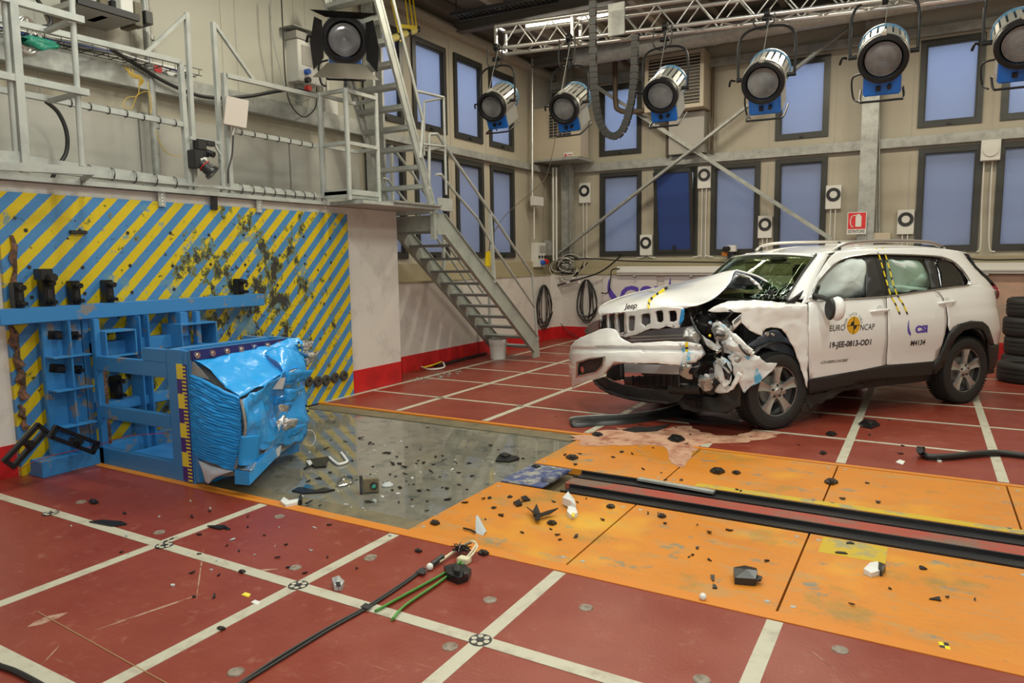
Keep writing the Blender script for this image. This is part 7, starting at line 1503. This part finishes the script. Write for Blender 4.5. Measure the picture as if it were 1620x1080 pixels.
for (px, py, lab) in ((390, 941, 'little yellow and white scrap on the red floor'), (405, 953, 'oval pale sticker lying flat on the red floor'), (1285 + 140, 771 - 40, 'small white paper scrap at the black hose')): bundle('scrap', px, py, lab, 'scrap', [('scrap_sheet', M_tapeY if px == 390 else Wt, [(px - 8, py), (px - 2, py - 4), (px + 7, py - 1), (px + 3, py + 4)], 0, .003)])
# bumper lip fallen on the floor under the nose
t = thing('fallen_lip', G(990, 668), 'long curved black bumper lip lying on the floor under the car nose', 'car part')
up_ = [(901, 664, .02), (906, 660, .05), (943, 657, .05), (990, 655, .05), (1040, 648, .06), (1075, 638, .08), (1090, 633, .10)]; lo_ = [(903, 671, .01), (909, 675, .01), (950, 673, .005), (995, 670, .005), (1040, 664, .005), (1072, 658, .005), (1094, 647, .02)]
rows = [sm([G(*p) for p in L], 5) for L in (up_, lo_)]; mid = [lin(a, b_, .5) + V((.0, -.02, .02)) for a, b_ in zip(*rows)]
MB().grid([rows[0], mid, rows[1]]).obj('lip_blade', M_blackpl, t, thick=.012, off=1); MB().tube(rows[0], .008, 6).obj('lip_edge', M_chrome if 0 else M_galv, t)
bundle('nose_rubble', 1130, 668, 'dark heap of broken plastic under the crushed nose', 'debris', [('rubble', B, [(1070, 664), (1095, 655), (1130, 652), (1160, 660), (1172, 672), (1120, 672)], 0, .03), ('rubble', M_clad2, [(985, 681), (1005, 676), (1030, 677), (1060, 672), (1040, 683), (1005, 685)], 0, .012)])
# the long black hose at the right
t = thing('torn_pipe', G(1480, 718), 'black pipe with a bent end lying at the right over the white line', 'pipe')
MB().tube(sm([G(1455, 712, .08), G(1458, 716, .03), G(1470, 722, .03), G(1500, 722, .03), G(1540, 718, .03), G(1580, 716, .03), G(1625, 721, .03), G(1680, 730, .03)], 6), .026, 10).obj('pipe_body', M_black, t)
MB().tube([G(1457, 706, .10), G(1457, 714, .06)], .03, 10).obj('bent_end', M_black, t); MB().prism([G(1478, 725), G(1484, 731), G(1490, 731), G(1485, 724)], V((0, 0, .01))).obj('white_flake', Wt, t, smooth=0)
# cables crossing the red floor in front
t = thing('floor_cable', G(560, 970), 'thin dark twin cable running from the bottom edge to the black plug', 'cable')
MB().tube(sm([G(368, 1088, .008), G(440, 1040, .008), (G(520, 992, .008)), G(582, 958, .008), G(640, 920, .008), G(670, 898, .010)], 5), .007, 6).obj('cable', M_black, t); MB().tube(sm([G(372, 1088, .008), G(446, 1042, .008), (G(524, 994, .008)), G(586, 959, .008), G(642, 922, .008), G(672, 899, .01)], 5), .006, 6).obj('cable', M_black, t)
for (px, py) in ((580, 959), (667, 904)): MB().prism([G(px - 10, py + 1, .014), G(px - 2, py - 5, .014), G(px + 10, py - 1, .014), G(px + 2, py + 5, .014)], V((0, 0, .003))).obj('black_tape', M_ink, t, smooth=0)
MB().tube([G(683, 893, .02), G(700, 880, .03)], .016, 10).obj('plug', M_blackpl, t); MB().ball(G(680, 896, .02), .02, 7).obj('white_wrap', M_white, t)
M_grn = mat('green_cable', (.08, .30, .06), .4); M_ivory = mat('ivory_cable', (.62, .58, .40), .4)
t = thing('green_cable', G(660, 940), 'pair of flat green cables with an ivory loop end on the floor', 'cable')
for o, L in ((0, [(594, 966), (640, 941), (700, 908), (722, 893), (735, 884)]), (1, [(621, 979), (640, 958), (690, 924), (722, 900), (732, 892)])): MB().tube(sm([G(*p, .011) for p in L], 5), .013, 6, flat=.5).obj('green_lead', M_grn, t)
MB().tube(sm([G(734, 886, .015), G(746, 872, .05), G(753, 860, .08), G(747, 856, .09), G(738, 859, .06), G(728, 866, .02)], 5), .006, 6).obj('ivory_loop', M_ivory, t); MB().tube(sm([G(736, 888, .015), G(748, 876, .04), G(755, 864, .06), G(750, 857, .07)], 5), .006, 6).obj('ivory_loop', M_ivory, t)
MB().tube([G(695, 888, .02), G(724, 868, .02)], .008, 6).obj('ivory_lead', M_ivory, t); MB().box(G(722, 890, .0), G(722, 890, 0) + V((.07, .05, .03))).obj('connector', M_ivory, t, smooth=0, bev=.004)
t = thing('wire_brush', G(731, 866), 'bundle of short black bristles beside the ivory loop', 'debris')
for k in range(40): a = ra.random() * 6.28; c = G(731 + ra.uniform(-9, 9), 867 + ra.uniform(-4, 5), .02 + ra.random() * .03); MB().beam(c - V((math.cos(a) * .035, math.sin(a) * .035, .005)), c + V((math.cos(a) * .035, math.sin(a) * .035, .012)), .004, .004).obj('bristle', B, t, smooth=0)
t = MB().tube(sm([G(-30, 1046, .01), G(20, 1060, .01), G(70, 1086, .01)], 4), .012, 6); tag(t.obj('cable', M_black), 'dark cable crossing the bottom left corner of the floor', 'cable')
tag(MB().tube(sm([G(60, 968, .001), G(150, 1018, .001), G(200, 1046, .001), G(270, 1084, .001)], 5), .003, 4).obj('string', mat('tan_string', (.30, .17, .08), .7)), 'thin tan string lying on the red floor at the lower left', 'string')
